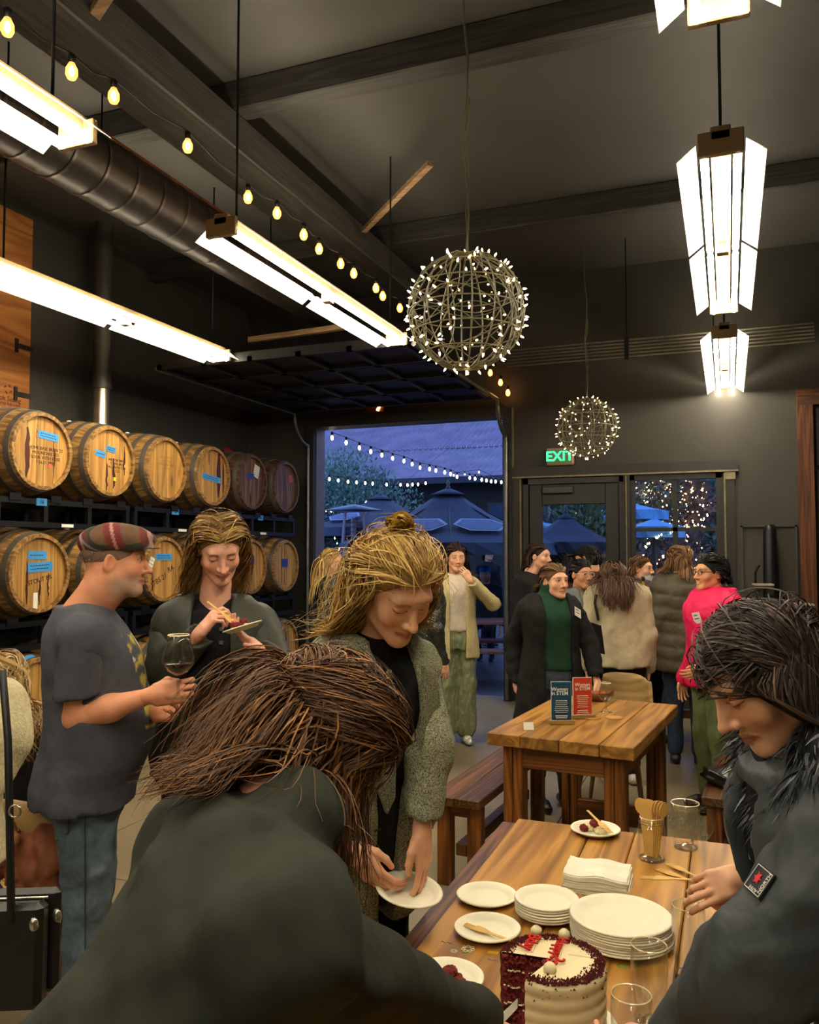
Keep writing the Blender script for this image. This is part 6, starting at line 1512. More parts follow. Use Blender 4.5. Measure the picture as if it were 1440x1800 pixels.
def badge(s, x, y, d, w=.075, h=.055, nrm=None, col=(226, 222, 214), rot=0.0, name='name_tag', lines=2, lift=.0):
    """small paper tag stuck on cloth at a picture position"""
    c = s.px(x, y, d); n = A_(s.cv(0, .15, -1) if nrm is None else nrm); M = frame(c, s.cv(math.cos(rot), math.sin(rot), 0), n)
    o = MB().box((-w / 2, -h / 2, 0), (w / 2, h / 2, .002), 0, M).build(name, plain('tag_%d_%d_%d' % col, col, .6), s.root)
    m = MB()
    for k in range(lines): m.box((-w * .3, h * (.12 - .3 * k), .002), (w * (.1 + .2 * (k % 2)), h * (.19 - .3 * k), .0026), 0, M)
    if lines: m.build('handwriting', INK, o)
    return o
def snap(s, x, y, ob, lift=.003):
    """point of a garment's surface under a picture position, with its normal (person frame)"""
    dg = bpy.context.evaluated_depsgraph_get(); o0 = A_([0, 0, CAM_H]); dr = A_(P(x, y, d=1.0)) - o0
    a = s.loc(o0); b = s.Rw.T @ dr; me = ob.data
    from mathutils.bvhtree import BVHTree
    if 'bvh' not in s.__dict__: s.bvh = {}
    if ob.name not in s.bvh: s.bvh[ob.name] = BVHTree.FromPolygons([v.co for v in me.vertices], [p.vertices for p in me.polygons])
    h = s.bvh[ob.name].ray_cast(Vector(a), Vector(b).normalized())
    if h[0] is None: return None
    n = h[1] if h[1].dot(Vector(b)) < 0 else -h[1]
    return h[0] + n * lift, n
def patch(s, ob, x, y, w, h, col, name, rot=0.0, lines=2, mat=None, parent=None, th=.0015):
    r = snap(s, x, y, ob)
    if r is None: return None
    c, n = r; M = frame(c, s.cv(math.cos(rot), math.sin(rot), 0), n); o = MB().box((-w / 2, -h / 2, 0), (w / 2, h / 2, th), 0, M).build(name, mat or plain('tag_%d_%d_%d' % col, col, .6), parent or s.root)
    if lines:
        m = MB()
        for k in range(lines): m.box((-w * .32, h * (.2 - .3 * k), th), (w * (.15 + .15 * (k % 2)), h * (.28 - .3 * k), th + .0006), 0, M)
        m.build('handwriting', INK, o)
    return o
def surf_tube(s, ob, pix, r, name, mat, lift=.002):
    pts = [q[0] for q in (snap(s, x, y, ob, lift) for x, y in pix) if q is not None]
    if len(pts) > 1: return MB().tube(pts, r, 6).build(name, mat, s.root)
def glasses(s, col=(30, 28, 28), rim=.0016):
    M = Matrix.Translation(Vector(s.hc)) @ Matrix((s.HR * s.k).tolist()).to_4x4(); m = MB(); mat = plain('frame_%d_%d_%d' % col, col, .3)
    for sx in (-1, 1):
        m.tube([M @ Vector((sx * .033 + .021 * math.cos(t), .101 - .10 * abs(.021 * math.cos(t) * sx + .0) , .003 + .017 * math.sin(t))) for t in np.linspace(0, 2 * math.pi, 17)], rim, 5, False)
        m.tube([M @ Vector((sx * .054, .097, .006)), M @ Vector((sx * .078, .06, .008)), M @ Vector((sx * .082, -.01, .006))], rim, 5)
    m.tube([M @ Vector((-.012, .104, .006)), M @ Vector((.012, .104, .006))], rim, 5); return m.build('glasses', mat, s.root)
# ================================================================== the people
def const(c): return L3(c)
def solid(V, c): return np.repeat(L3(c)[None], len(V), 0)
# ---------------------------------------------------------------- woman in the tweed coat
s = Person('woman with blond half bun in grey tweed coat bending over the table', spot(618, 2.10), camdir(42), 1.72, lean=.16, fine=.008, hfine=.0026)
s.legs(.09)
s.arm(1, s.px(556, 1375, 1.98), s.px(622, 1492, 1.90), s.cv(.62, -.75, -.1), s.cv(.55, .1, .8), ((.3, .5, .4), (.35, .5, .4), (.4, .5, .4), (.45, .5, .4)), 'rest')
s.arm(-1, s.px(752, 1318, 2.0), s.px(742, 1462, 1.92), s.cv(.06, -1, 0), s.cv(-.8, 0, .4), (.25, .25, .3, .35), 'rest')
s.head(-8, 38, 6, at=(697, 1032, 1.93), eyes='down', smile=.35, nose=.8, brow=L3((170, 120, 80)), lip=L3((186, 96, 80)))
s.build_body((222, 160, 124))
inn = s.top_vol(.80, .004, arms=(), h=.010, folds=.002); V, Q = inn.mesh(); cloth('shirt', V, Q, solid(V, (20, 19, 21)), FAB, s.root)
V, Q = s.coat((.062, .010, .62, 1.33, .03), hem=.775, t=.020, sleeve=('wrist', .062, .056, .046), flare=.06, folds=.0035, seed=4, fold_f=18, sh_r=.056)
C = solid(V, (128, 128, 104)); coat = cloth('tweed_coat', V, Q, C, TWEED, s.root)
# lapels as folded flaps
for sx in (-1, 1):
    pl = [(sx * .050, 1.39), (sx * .125, 1.335), (sx * .135, 1.27), (sx * .040, 1.06), (sx * .030, 1.10), (sx * .045, 1.25)]; vv = []; 
    for t in (0, .010):
        for x, z in pl:
            q = s.U((x, .175 - 2.6 * x * x - (z - 1.18) ** 2 * .9 + t, z * s.k)); vv.append(q)
    n_ = len(pl); me = pydata(vv, [tuple(range(n_)), tuple(range(n_, 2 * n_))[::-1]] + [(i, n_ + i, n_ + (i + 1) % n_, (i + 1) % n_) for i in range(n_)], 'lapel'); ca = me.color_attributes.new('Col', 'FLOAT_COLOR', 'POINT'); ca.data.foreach_set('color', list(lin((122, 122, 98))) * len(vv)); link_mesh('lapel', me, TWEED, s.root)
for (x, y) in ((628, 1368), (625, 1450)): patch(s, coat, x, y, .024, .024, (96, 94, 76), 'coat_button', lines=0, th=.006)
for (x, y) in ((678, 1375), (662, 1458)): patch(s, coat, x, y, .022, .004, (24, 24, 22), 'button_hole', lines=0, rot=-.1)
s.trousers('trousers', (24, 23, 25), FAB, (.085, .06, .05)); s.shoes((24, 22, 22), LEATHER)
BL3 = [(196, 158, 84), (176, 136, 72), (214, 178, 106), (146, 110, 60)]
ho = dict(side=.75, back=.45, grav=.16, puff=.040, rough=.10, wave=.016, wf=9, yl=(.022, .25), coll=s.sphere_coll(.075), line=.40, m=15, part=-.1, line_z=.068, cap=.002, root=lambda d: (d[:, 2] < .45) | (np.abs(d[:, 0]) > .75))
hb = s.hair(BL3, .25, 3800, ho, (150, 114, 62), .0011, seed=21)
ho2 = dict(ho, grav=.0, side=.30, back=1.1, puff=.020, rough=.03, wave=0, dir=(0, -1, .35), dirw=.5, stick=9, root=lambda d: (d[:, 2] > .25) & (d[:, 1] > -.45), yl=None); X, n = hair_strands(22, 2200, .17, (s.HR * s.k, s.hc), ho2); link_mesh('swept_hair', tubes('swept', X, .0011 * np.ones(n), strand_cols(5, n, BL3), center=s.hc), HAIR, hb)
bc = s.hc + s.HR @ A_([0, -.060, .138]) * s.k; g = np.random.default_rng(3); X = []
for i in range(220):
    a0 = g.uniform(0, 6.28); rr = g.uniform(.012, .030); ph = g.uniform(0, 6.28); t = np.linspace(0, 2.6, 12); ax1 = s.HR @ A_([1, 0, .2]); ax2 = s.HR @ A_([0, .35, .94]); ax3 = s.HR @ A_([0, 1, -.3])
    rad = rr + .006 * np.sin(3 * t + ph); X.append(bc + np.outer(np.cos(t + a0) * rad, ax1) + np.outer(np.sin(t + a0) * rad, ax2) + np.outer(.012 * np.sin(t * 1.3 + ph), ax3))
link_mesh('hair_bun', tubes('bun', A_(X), .0022 * np.ones(len(X)), strand_cols(6, len(X), [(222, 190, 100), (206, 168, 84), (176, 140, 70)]), .3), HAIR, hb)
X, n = hair_strands(24, 160, .30, (s.HR * s.k, s.hc), dict(ho, puff=.075, rough=.28, wave=.02)); link_mesh('stray_hair', tubes('stray', X, .0005 * np.ones(n), strand_cols(5, n, [(200, 170, 110)])), HAIR, hb)
TW = s
pc = P(718, 1568, d=1.9); o = plate(pc - Vector((0, 0, .008)), PL_S, 'empty paper plate held by the woman in tweed over the table edge', tilt=(.10, .16, .2))

# ---------------------------------------------------------------- man in the flat cap
s = Person('bearded man in plaid flat cap and charcoal shirt holding a glass', spot(160, 2.82), camdir(108), 1.73, male=True, girth=1.08, fine=.010, hfine=.0036)
s.legs(.11)
s.arm(1, s.px(136, 1262, 2.62), s.px(268, 1222, 2.58), s.cv(1, .12, .05), s.cv(-.1, -.1, 1), ((.7, .9, .6), (.8, 1.0, .6), (.9, 1.0, .6), (1.0, 1.0, .6)), 'grip')
s.arm(-1, s.px(190, 1290, 3.0), s.px(272, 1252, 2.76), s.cv(.95, .1, -.35), s.cv(0, .6, -.6), (.9, .9, 1.0, 1.0), 'rest')
s.head(-6, 2, 0, at=(203, 985, 2.8), smile=.4, brow=L3((120, 92, 70)), stubble=L3((176, 160, 146)), neck_r=.068, nose=1.2, lip=L3((170, 96, 84)))
s.build_body((214, 142, 106), bare=(1, -1))
v = s.top_vol(.80, .014, ('short', .068, .066, 0), belly=.075, arms=(), folds=.0035, seed=8, fold_f=17, sh_r=.066)
v.cut(rcone(s.neck + A_([0, .01, .0]), s.neck + A_([0, .03, .1]), .070, .085), .006)
sl_ = Vol(s.h)
for sx in (1, -1):
    e_, sh_ = s.pose[sx]['e'], s.sh[sx]; dn = (e_ - sh_) / np.linalg.norm(e_ - sh_); q_ = sh_ + (e_ - sh_) * .74
    sl_.add(rcone(sh_ - dn * .01, q_, .070, .076), 0); sl_.cut(box(q_ + dn * .095, (.1, .1, .1), frame3(A_([0, 1, 0.1]), dn)), .004)
sl_.disp(waves(8, 17, .003)); V, Q = join_parts(v.mesh(), sl_.mesh()); C = solid(V, (78, 80, 88)); f_ = s.up(V)
ph = waves(77, 42, 1.0, 5)(V[:, 0], V[:, 1], V[:, 2]); ph2 = waves(78, 45, 1.0, 5)(V[:, 0], V[:, 1], V[:, 2])
on = (V[:, 1] > .08) & (V[:, 0] > -.13) & (V[:, 0] < .135) & (V[:, 2] > 1.06) & (V[:, 2] < 1.37); C = mixc(C, L3((186, 170, 84)), 1.0 * (on & (ph > .15))); C = mixc(C, L3((206, 200, 190)), 1.0 * (on & (ph2 > .9))); C = mixc(C, L3((120, 110, 84)), 1.0 * (on & (ph > -.15) & (ph <= .15)))
tee = cloth('t_shirt', V, Q, C, FAB, s.root)
def denim_c(V, C):
    w = bump01(np.abs(V[:, 2] - .55), 0, .25) * (V[:, 1] > .0); return mixc(C, L3((112, 124, 126)), .5 * w)
jn = s.trousers('jeans', (90, 106, 118), DENIM, (.098, .072, .06), cfn=denim_c, seed=12, folds=.006)
seam = plain('jean_seam', (54, 66, 78), .8)
surf_tube(s, jn, [(150 + .0 * i, 1395 + i * 25) for i in range(13)], .0022, 'seam', seam); surf_tube(s, jn, [(85, 1460), (100, 1478), (120, 1465), (122, 1430), (122, 1400)], .0018, 'pocket_seam', seam)
s.shoes((60, 48, 40), LEATHER)
# grey stubble hair at the nape, then the cap
s.hair([(120, 100, 84), (140, 118, 100)], .012, 500, dict(line=.2, m=4, puff=.003, cap=.002, line_z=.03, nape=0), (130, 104, 86), .0012, seed=31)
v = Vol(.0042); v.add(ell((0, -.010, .058), (.090, .112, .066)), 0); v.add(ell((0, .030, .072), (.080, .100, .045)), .03); v.add(rcone((-.05, .085, .045), (.05, .085, .045), .02, .02), .03); v.add(ell((0, .135, .034), (.068, .072, .014), rotx(-.26)), .012)
v.clip(lambda x, y, z: (.030 + .10 * (y + .02) - z) + 0 * x); v.disp(waves(5, 40, .002))
V, Q = v.mesh(); x, y, z = V.T; C = solid(V, (92, 46, 46)); uu = (y * 1.0 + .35 * z); ww = (x + .9 * z); fx1 = ((uu * 9) % 1) < .5; fx2 = ((ww * 9 + .3) % 1) < .5
C = solid(V, (104, 78, 58)); C = mixc(C, L3((112, 44, 46)), .9 * fx1); C = mixc(C, L3((70, 74, 58)), .8 * fx2); C = mixc(C, L3((96, 40, 42)), .75 * (fx1 & fx2)); C = mixc(C, L3((44, 54, 50)), .8 * (~fx1 & fx2)); C = mixc(C, L3((190, 140, 130)), .7 * (np.abs(((uu * 9) % 1) - .25) < .045)); C = mixc(C, L3((150, 152, 150)), .6 * (np.abs(((ww * 9 + .3) % 1) - .25) < .045))
C = mixc(C, L3((120, 88, 64)), .8 * ((y > .125)))
cloth('flat_cap', V * s.k @ s.HR.T + s.hc, Q, C, FAB, s.root)
gq = P(314, 1150, d=2.57); sg_ = stem_glass((gq.x, gq.y, gq.z - .135), 'stem glass of dark red beer in the hand of the man in the cap', 1.22, True)

# ---------------------------------------------------------------- woman eating cake
s = Person('woman in dark waxed jacket eating cake from a paper plate', spot(378, 3.12), camdir(8), 1.74, girth=1.08, fine=.010, hfine=.0032)
s.legs(.1)
s.arm(1, s.px(292, 1178, 2.98), s.px(352, 1112, 2.86), s.cv(.62, .72, -.1), s.cv(.75, -.3, .5), ((.6, .9, .5), (.9, 1.0, .6), (1.0, 1.1, .6), (1.0, 1.1, .6)), 'in')
s.arm(-1, s.px(492, 1185, 2.98), s.px(452, 1140, 2.84), s.cv(-.55, .55, -.35), s.cv(-.15, .9, -.3), (.22, .3, .35, .4), 'up')
s.head(14, 32, 5, at=(386, 963, 3.05), eyes='down', smile=.8, brow=L3((110, 80, 56)), lip=L3((186, 92, 84)))
s.build_body((226, 162, 136))
inn = s.top_vol(.94, .010, arms=(), h=.011, folds=.003, top=1.40); V, Q = inn.mesh(); sh_ = cloth('black_shirt', V, Q, solid(V, (22, 22, 24)), FAB, s.root)
V, Q = s.coat((.070, .09, .80, 1.36, .06), hem=.80, t=.026, sleeve=('wrist', .066, .062, .05), flare=.03, folds=.006, seed=14, fold_f=16, sh_r=.058); jk = cloth('waxed_jacket', V, Q, solid(V, (60, 62, 52)), SHELL, s.root)
v = Vol(.007); k = s.k
for sx in (-1, 1): v.add(rcone(s.U((sx * .075, -.03, 1.43 * k)), s.U((sx * .11, .09, 1.34 * k)), .022, .016), .01); v.add(rcone(s.U((sx * .11, .09, 1.34 * k)), s.U((sx * .085, .15, 1.22 * k)), .020, .012), .01)
V, Q = v.mesh(); cloth('jacket_collar', V, Q, solid(V, (54, 56, 48)), SHELL, s.root)
for (x, y) in ((302, 1024), (316, 1048)): patch(s, jk, x, y, .016, .016, (150, 146, 136), 'snap_button', lines=0, th=.004)
for (x, y) in ((389, 1107), (389, 1130), (384, 1175)): patch(s, sh_, x, y, .014, .014, (70, 70, 70), 'shirt_button', lines=0, th=.003)
s.trousers('trousers', (62, 60, 40), FAB, (.095, .07, .06), waist=1.0); s.shoes((40, 34, 30), LEATHER)
ho = dict(side=.85, back=.35, grav=.2, puff=.030, rough=.07, wave=.016, wf=9, yl=(.015, .35), coll=s.sphere_coll(.08), line=.45, m=15, part=.05, line_z=.066)
s.hair([(160, 122, 62), (124, 92, 50), (186, 150, 84), (94, 70, 42)], .30, 2600, ho, (128, 96, 54), .0014, seed=41); X, n = hair_strands(42, 1500, .26, (s.HR * s.k, s.hc), dict(ho, root=lambda d: d[:, 2] > .35, line=.40, side=1.0)); link_mesh('parted_hair', tubes('front', X, .0014 * np.ones(n), strand_cols(43, n, [(160, 122, 62), (124, 92, 50), (186, 150, 84)]), center=s.hc), HAIR, s.root)
pq = P(428, 1108, d=2.76); o = plate(pq, PL_S, 'small paper plate with cake held in the palm of the woman eating', tilt=(.0, -.30, .2)); o.scale = (.86, .86, .86)
cake_piece(pq + Vector((0, -.01, .012)), 'piece of red cake on the plate of the woman eating', .034, 5, .15)
cut(FORK, aim(P(370, 1062, d=2.80), P(418, 1104, d=2.76) + Vector((0, 0, .01)), (0, -.5, 1)), 'pale wooden fork in the hand of the woman eating')

# ---------------------------------------------------------------- woman bending at front left
s = Person('woman with long brown hair in dark jacket bending to cut the cake', (-.765, .705), (.50, .86), 1.66, girth=.98, lean=.72, fine=.008, hfine=.004, twist=-.1)
s.legs(.12)
kq = P(866, 1788, d=1.50)
s.arm(1, s.px(585, 1690, 1.10), s.px(838, 1805, 1.42), s.cv(.8, -.5, .3), s.cv(.1, -.5, -.8), ((.8, .9, .6), (.9, .9, .6), (.9, .9, .6), (.9, .9, .6)), 'grip')
s.arm(-1, s.px(590, 1690, 1.5), s.px(740, 1850, 1.55), s.cv(.8, -.3, -.2), s.cv(0, -1, 0), (.5, .5, .5, .5), 'rest')
s.head(-22, 55, 10, at=(572, 1306, 1.29), brow=L3((60, 40, 28)))
s.build_body((214, 150, 120))
V, Q = s.coat(None, hem=.70, t=.024, sleeve=('wrist', .076, .068, .050), folds=.008, seed=24, fold_f=20, collar=.01, sh_r=.066); cloth('dark_jacket', V, Q, solid(V, (50, 53, 44)), FAB, s.root)
s.trousers('trousers', (30, 30, 34), FAB); s.shoes((30, 28, 28), LEATHER)
BR = [(104, 70, 44), (80, 54, 36), (132, 90, 52), (164, 114, 60), (62, 42, 30)]
co = s.sphere_coll(.085)
ho = dict(side=.6, back=.8, grav=.12, fall=.3, puff=.042, rough=.06, wave=.012, wf=9, coll=co, m=14, part=.0, pull=tuple((s.HR.T @ s.cv(-.55, .0, -.30))), line=.42)
s.hair(BR, .28, 7600, ho, (70, 48, 32), .00085, [.34, .26, .2, .1, .1], seed=51)
ho = dict(side=1.0, back=.0, grav=.2, puff=.030, rough=.05, wave=.010, wf=9, coll=co, m=16, part=.0, line=.42, root=lambda d: d[:, 1] > -.2); s.hair(BR, .30, 3200, ho, None, .00085, [.3, .2, .2, .2, .1], seed=53, cap=False, name='hanging_hair')
kn = empty('cake_knife', (0, 0, 0), 0, 'steel cake knife entering the cake from lower left', 'knife'); Mk = aim(P(835, 1830, d=1.47), P(893, 1772, d=1.53), (.3, -.6, .8))
MB().prism([(-.002, -.05), (.014, -.05), (.012, .06), (.0, .075)], 0, .0015, Mk).build('blade', plain('steel_blade', (190, 180, 160), .25, .9), kn); MB().box((-.004, -.13, -.006), (.016, -.05, .008), .004, Mk).build('handle', BLACKM, kn)

# ---------------------------------------------------------------- woman in the fur collar parka
s = Person('woman with long dark hair in navy parka with fur collar at right', (.325, 1.575), camdir(-92), 1.66, girth=1.15, lean=.46, fine=.009, hfine=.003)
s.legs(.1)
s.arm(-1, s.px(1335, 1700, 1.20), s.px(1190, 1850, 1.34), s.cv(-.9, -.2, .1), s.cv(0, .3, 1), (.6, .6, .6, .6), 'rest')
s.arm(1, s.px(1390, 1560, 1.72), s.px(1305, 1545, 1.72), s.cv(-.9, -.1, -.25), s.cv(-.2, -.5, .6), ((.5, .7, .5), (.6, .8, .5), (.8, .9, .5), (.9, .9, .5)), 'in')
s.head(8, 36, 0, at=(1342, 1180, 1.33), eyes='down', brow=L3((40, 28, 22)), lip=L3((150, 80, 70)))
s.build_body((206, 150, 116))
V, Q = s.coat((.05, .02, .5, 1.2, .10), hem=.60, t=.046, sleeve=('wrist', .082, .074, .056), folds=.007, seed=34, fold_f=15, flare=.05, sh_r=.068); C = solid(V, (54, 60, 62)); pk = cloth('parka', V, Q, C, SHELL, s.root)
inn = s.top_vol(.70, .01, arms=(), h=.010, folds=.002); V, Q = inn.mesh(); cloth('sweater', V, Q, solid(V, (14, 14, 15)), FAB, s.root)
s.trousers('trousers', (26, 26, 30), FAB); s.shoes((26, 24, 24), LEATHER)
# fur collar round neck and shoulders
g = np.random.default_rng(9); n = 4200; k = s.k; t = g.uniform(0, 2 * math.pi, n); rr = g.uniform(.55, 1.15, n); base_ = A_([s.U((.135 * math.sin(a) * q, -.03 + .105 * math.cos(a) * q, (1.47 - .10 * max(0, math.cos(a)) ** 3 - .07 * (q - .75)) * k)) for a, q in zip(t, rr)])
outd = A_([s.RU @ A_([math.sin(a), math.cos(a) * .9, .25]) for a in t]) + g.normal(0, .30, (n, 3)); outd /= np.linalg.norm(outd, axis=1)[:, None]
X = []; p = base_.copy(); d = outd
for j in range(8): X.append(p.copy()); d = d * .86 + A_([0, 0, -.16]) + g.normal(0, .05, (n, 3)); d /= np.linalg.norm(d, axis=1)[:, None]; p = p + d * (.0100 * g.uniform(.8, 1.4, (n, 1)))
fur = tubes('fur_collar', np.stack(X, 1), .0022 * g.uniform(.6, 1.3, n), strand_cols(3, n, [(46, 48, 52), (74, 78, 82), (128, 134, 136), (30, 30, 34)], [.35, .3, .2, .15]), .9); link_mesh('fur_collar', fur, FURM, s.root)
v = Vol(.010)
for i in range(10):
    a, b = i * .2 * math.pi, (i + 1) * .2 * math.pi; q = lambda a: s.U((.125 * math.sin(a), -.03 + .10 * math.cos(a), (1.45 - .09 * max(0, math.cos(a)) ** 3) * k)); v.add(rcone(q(a), q(b), .036, .036), .02)
V, Q = v.mesh(); cloth('collar_lining', V, Q, solid(V, (28, 30, 34)), FURM, s.root)
b = patch(s, pk, 1340, 1552, .042, .052, (22, 22, 24), 'sleeve_badge', rot=-.12, lines=0, th=.003)
if b:
    r_ = snap(s, 1340, 1552, pk, .0065); Mb = frame(r_[0], s.cv(math.cos(-.12), math.sin(-.12), 0), r_[1]); wm = plain('badge_thread', (206, 200, 192), .7)
    fr = MB()
    for a0, a1, b0, b1 in ((-.019, -.0178, -.024, .024), (.0178, .019, -.024, .024), (-.019, .019, -.024, -.0228), (-.019, .019, .0228, .024)): fr.box((a0, b0, 0), (a1, b1, .0006), 0, Mb)
    fr.build('badge_border', wm, b); text_mesh('NORTH', .0095, wm, b, Mb @ Matrix.Translation((.002, -.0175, 0)), 'lettering', .0003, bold=.0002); text_mesh('ALPINE', .0075, wm, b, Mb @ Matrix.Translation((-.0145, .0, 0)) @ Matrix.Rotation(math.pi / 2, 4, 'Z'), 'lettering', .0003)
    lf = [(0, .012), (.003, .006), (.009, .007), (.006, .001), (.008, -.005), (.002, -.003), (0, -.010), (-.002, -.003), (-.008, -.005), (-.006, .001), (-.009, .007), (-.003, .006)]
    MB().prism([(x + .002, y + .003) for x, y in lf], 0, .0006, Mb).build('badge_leaf', plain('leaf_red', (196, 24, 44), .6), b)
patch(s, pk, 1318, 1500, .007, .016, (196, 190, 160), 'zip_pull', rot=.2, lines=0, th=.004)
DKH = [(60, 46, 38), (42, 33, 28), (82, 64, 50), (32, 26, 22)]
ho = dict(side=.9, back=.12, grav=.14, puff=.022, rough=.012, wave=.004, wf=6, coll=[], m=14, part=.0, line=.45, yl=(.050, .45), yz=.02, line_z=.07, zoff=.12, lift=.9)
s.hair(DKH, .40, 6500, ho, (40, 32, 27), .0009, seed=61); X, n = hair_strands(62, 2200, .36, (s.HR * s.k, s.hc), dict(ho, root=lambda d: (d[:, 2] > .25) & (d[:, 1] > -.2), side=1.1, line=.42)); link_mesh('parted_hair', tubes('front', X, .0010 * np.ones(n), strand_cols(63, n, DKH), center=s.hc), HAIR, s.root)
cut(FORK, aim(P(1236, 1548, d=1.74), P(1140, 1543, d=1.80), (0, 0, 1)), 'wooden fork held by the woman in the parka')
# ---------------------------------------------------------------- the others, farther back
def far_person(label, x, d, th, H, top, pants, shoes, hair, skin=(222, 164, 130), yaw=0, pitch=0, girth=1.0, male=False, arms=None, inner=None, slot=None, fine=.015, headat=None, ho=None, lean=0.0, hm=.0058, boot=False, drop=0.0, knees=None, **tk):
    s = Person(label, spot(x, d), camdir(th), H, male=male, girth=girth, fine=fine, hfine=hm, lean=lean, drop=drop); s.legs(.09, knees=knees)
    if arms: arms(s)
    for sx in (1, -1):
        if sx not in s.pose: s.hang(sx)
    s.head(yaw, pitch, 0, at=headat, **(ho or {})); s.build_body(skin)
    s.g_in = s.g_top = None
    if inner: v = s.top_vol(inner.get('hem', .86), .006, arms=(), h=fine, folds=.002, collar=inner.get('collar', 0)); V, Q = v.mesh(); s.g_in = cloth(inner['name'], V, Q, solid(V, inner['col']), inner.get('mat', FAB), s.root)
    V, Q = s.coat(slot, **{k: v for k, v in top.items() if k not in ('name', 'col', 'mat', 'cfn')}); C = solid(V, top['col']); C = top['cfn'](s, V, C) if 'cfn' in top else C; s.g_top = cloth(top['name'], V, Q, C, top.get('mat', FAB), s.root)
    s.g_pants = s.trousers(pants.get('name', 'trousers'), pants['col'], pants.get('mat', FAB), pants.get('r', (.085, .06, .05)), hem_z=pants.get('hem_z', .05), cfn=pants.get('cfn'))
    s.shoes(shoes, LEATHER, boot)
    if hair:
        hs = dict(side=.8, back=.4, grav=.22, puff=.022, rough=.04, wave=.006, yl=(.02, .4), coll=s.sphere_coll(.055 + top.get('t', .012) + .006), m=10, line=.38); hs.update(hair.get('o', {}))
        s.hair(hair['cols'], hair['len'], hair.get('n', 500), hs, hair.get('cap'), hair.get('r', .0038), seed=hair.get('seed', 7))
    return s
DB = [(56, 40, 30), (42, 30, 24), (74, 52, 36)]; MB_ = [(104, 72, 44), (82, 56, 36), (126, 90, 56)]; BLK = [(30, 26, 24), (22, 20, 19), (44, 38, 34)]; BLD = [(190, 154, 88), (160, 126, 70), (208, 174, 108)]
# cardigan woman
def a1(s): s.arm(-1, s.px(868, 1062, 7.15), s.px(826, 1020, 6.95), s.cv(-.55, .8, 0), s.cv(-.3, 0, .9), (.5, .6, .7, .8), 'rest'); s.hang(1, .05, .06)
def grn(V, C): w = waves(3, 60, 1., 5)(V[:, 0], V[:, 1], V[:, 2]); return mixc(C, L3((176, 178, 140)), .55 * (w > .4))
cw = far_person('woman in long cream cable cardigan and green patterned trousers in the opening', 800, 7.2, 8, 1.72, dict(name='cardigan', col=(206, 190, 140), mat=KNIT, hem=.72, t=.022, sleeve=('wrist', .06, .056, .046), folds=.004), dict(col=(128, 134, 102), r=(.09, .085, .095), cfn=grn, hem_z=.03), (206, 200, 184), dict(cols=DB, len=.34, n=700), arms=a1, inner=dict(name='blouse', col=(222, 208, 186), hem=.95), slot=(.075, .07, .65, 1.4, .02), pitch=6, ho=dict(eyes='down', smile=.3))
for (x, y) in ((852, 1115),): patch(cw, cw.g_top, x, y, .11, .13, (198, 182, 132), 'cardigan_pocket', lines=0, mat=plain('pocket_knit', (196, 180, 132), .9, var=.15, scale=90), th=.008)
# blonde in leather
far_person('young woman with long straight blond hair in black leather jacket at the opening', 577, 7.6, 95, 1.68, dict(name='leather_jacket', col=(42, 42, 38), mat=LEATHER, hem=.90, t=.012, folds=.006, fold_f=34, seed=3), dict(col=(28, 28, 32)), (30, 28, 28), dict(cols=BLD, len=.46, n=900, o=dict(wave=.002, yl=(-.01, .3), back=.6)), yaw=-4, pitch=2)
far_person('short haired man in dark shirt turned away beside the patio heater', 628, 8.3, 140, 1.78, dict(name='shirt', col=(36, 34, 36), hem=.86, t=.012), dict(col=(34, 36, 44)), (30, 28, 28), dict(cols=BLK, len=.03, n=500, o=dict(m=4, yl=(.05, .4), nape=0)), male=True)
s = far_person('person in dark leather jacket and blue jeans mostly hidden by the tweed woman', 748, 6.45, 120, 1.68, dict(name='leather_jacket', col=(40, 44, 40), mat=LEATHER, hem=.92, t=.018, folds=.006), dict(name='jeans', col=(62, 82, 108), mat=DENIM, r=(.088, .07, .075), hem_z=.04), (28, 24, 24), dict(cols=DB, len=.2, n=400))
# turtleneck woman
def a2(s): s.arm(-1, s.px(1036, 1130, 5.38), s.px(1050, 1200, 5.22), s.cv(.1, -1, -.3), s.cv(-.8, 0, .4), (.4, .5, .5, .5), 'rest'); s.arm(1, s.px(902, 1125, 5.46), s.px(908, 1205, 5.38), s.cv(.2, -1, 0), s.cv(1, 0, 0))
tt = far_person('woman in long black coat over dark green turtleneck behind the back table', 966, 5.42, 14, 1.62, dict(name='long_coat', col=(30, 30, 29), hem=.56, t=.024, flare=.05, sleeve=('wrist', .066, .06, .05), folds=.004), dict(name='jeans', col=(66, 76, 86), mat=DENIM, hem_z=.16), (26, 24, 24), dict(cols=MB_, len=.15, n=1100, r=.003, o=dict(side=.5, back=1.2, yl=(-.02, .3), m=8, grav=.1), cap=(104, 72, 46)), girth=1.12, yaw=12, pitch=-2, arms=a2, inner=dict(name='turtleneck', col=(34, 66, 46), hem=.93, collar=.03), slot=(.085, .10, .5, 1.38, .03), boot=True, fine=.013, hm=.0042, ho=dict(smile=0, brow=L3((96, 70, 50))), headat=(976, 1022, 5.38))
patch(tt, tt.g_top, 1015, 1077, .07, .062, (226, 222, 214), 'name_tag', rot=-.1)
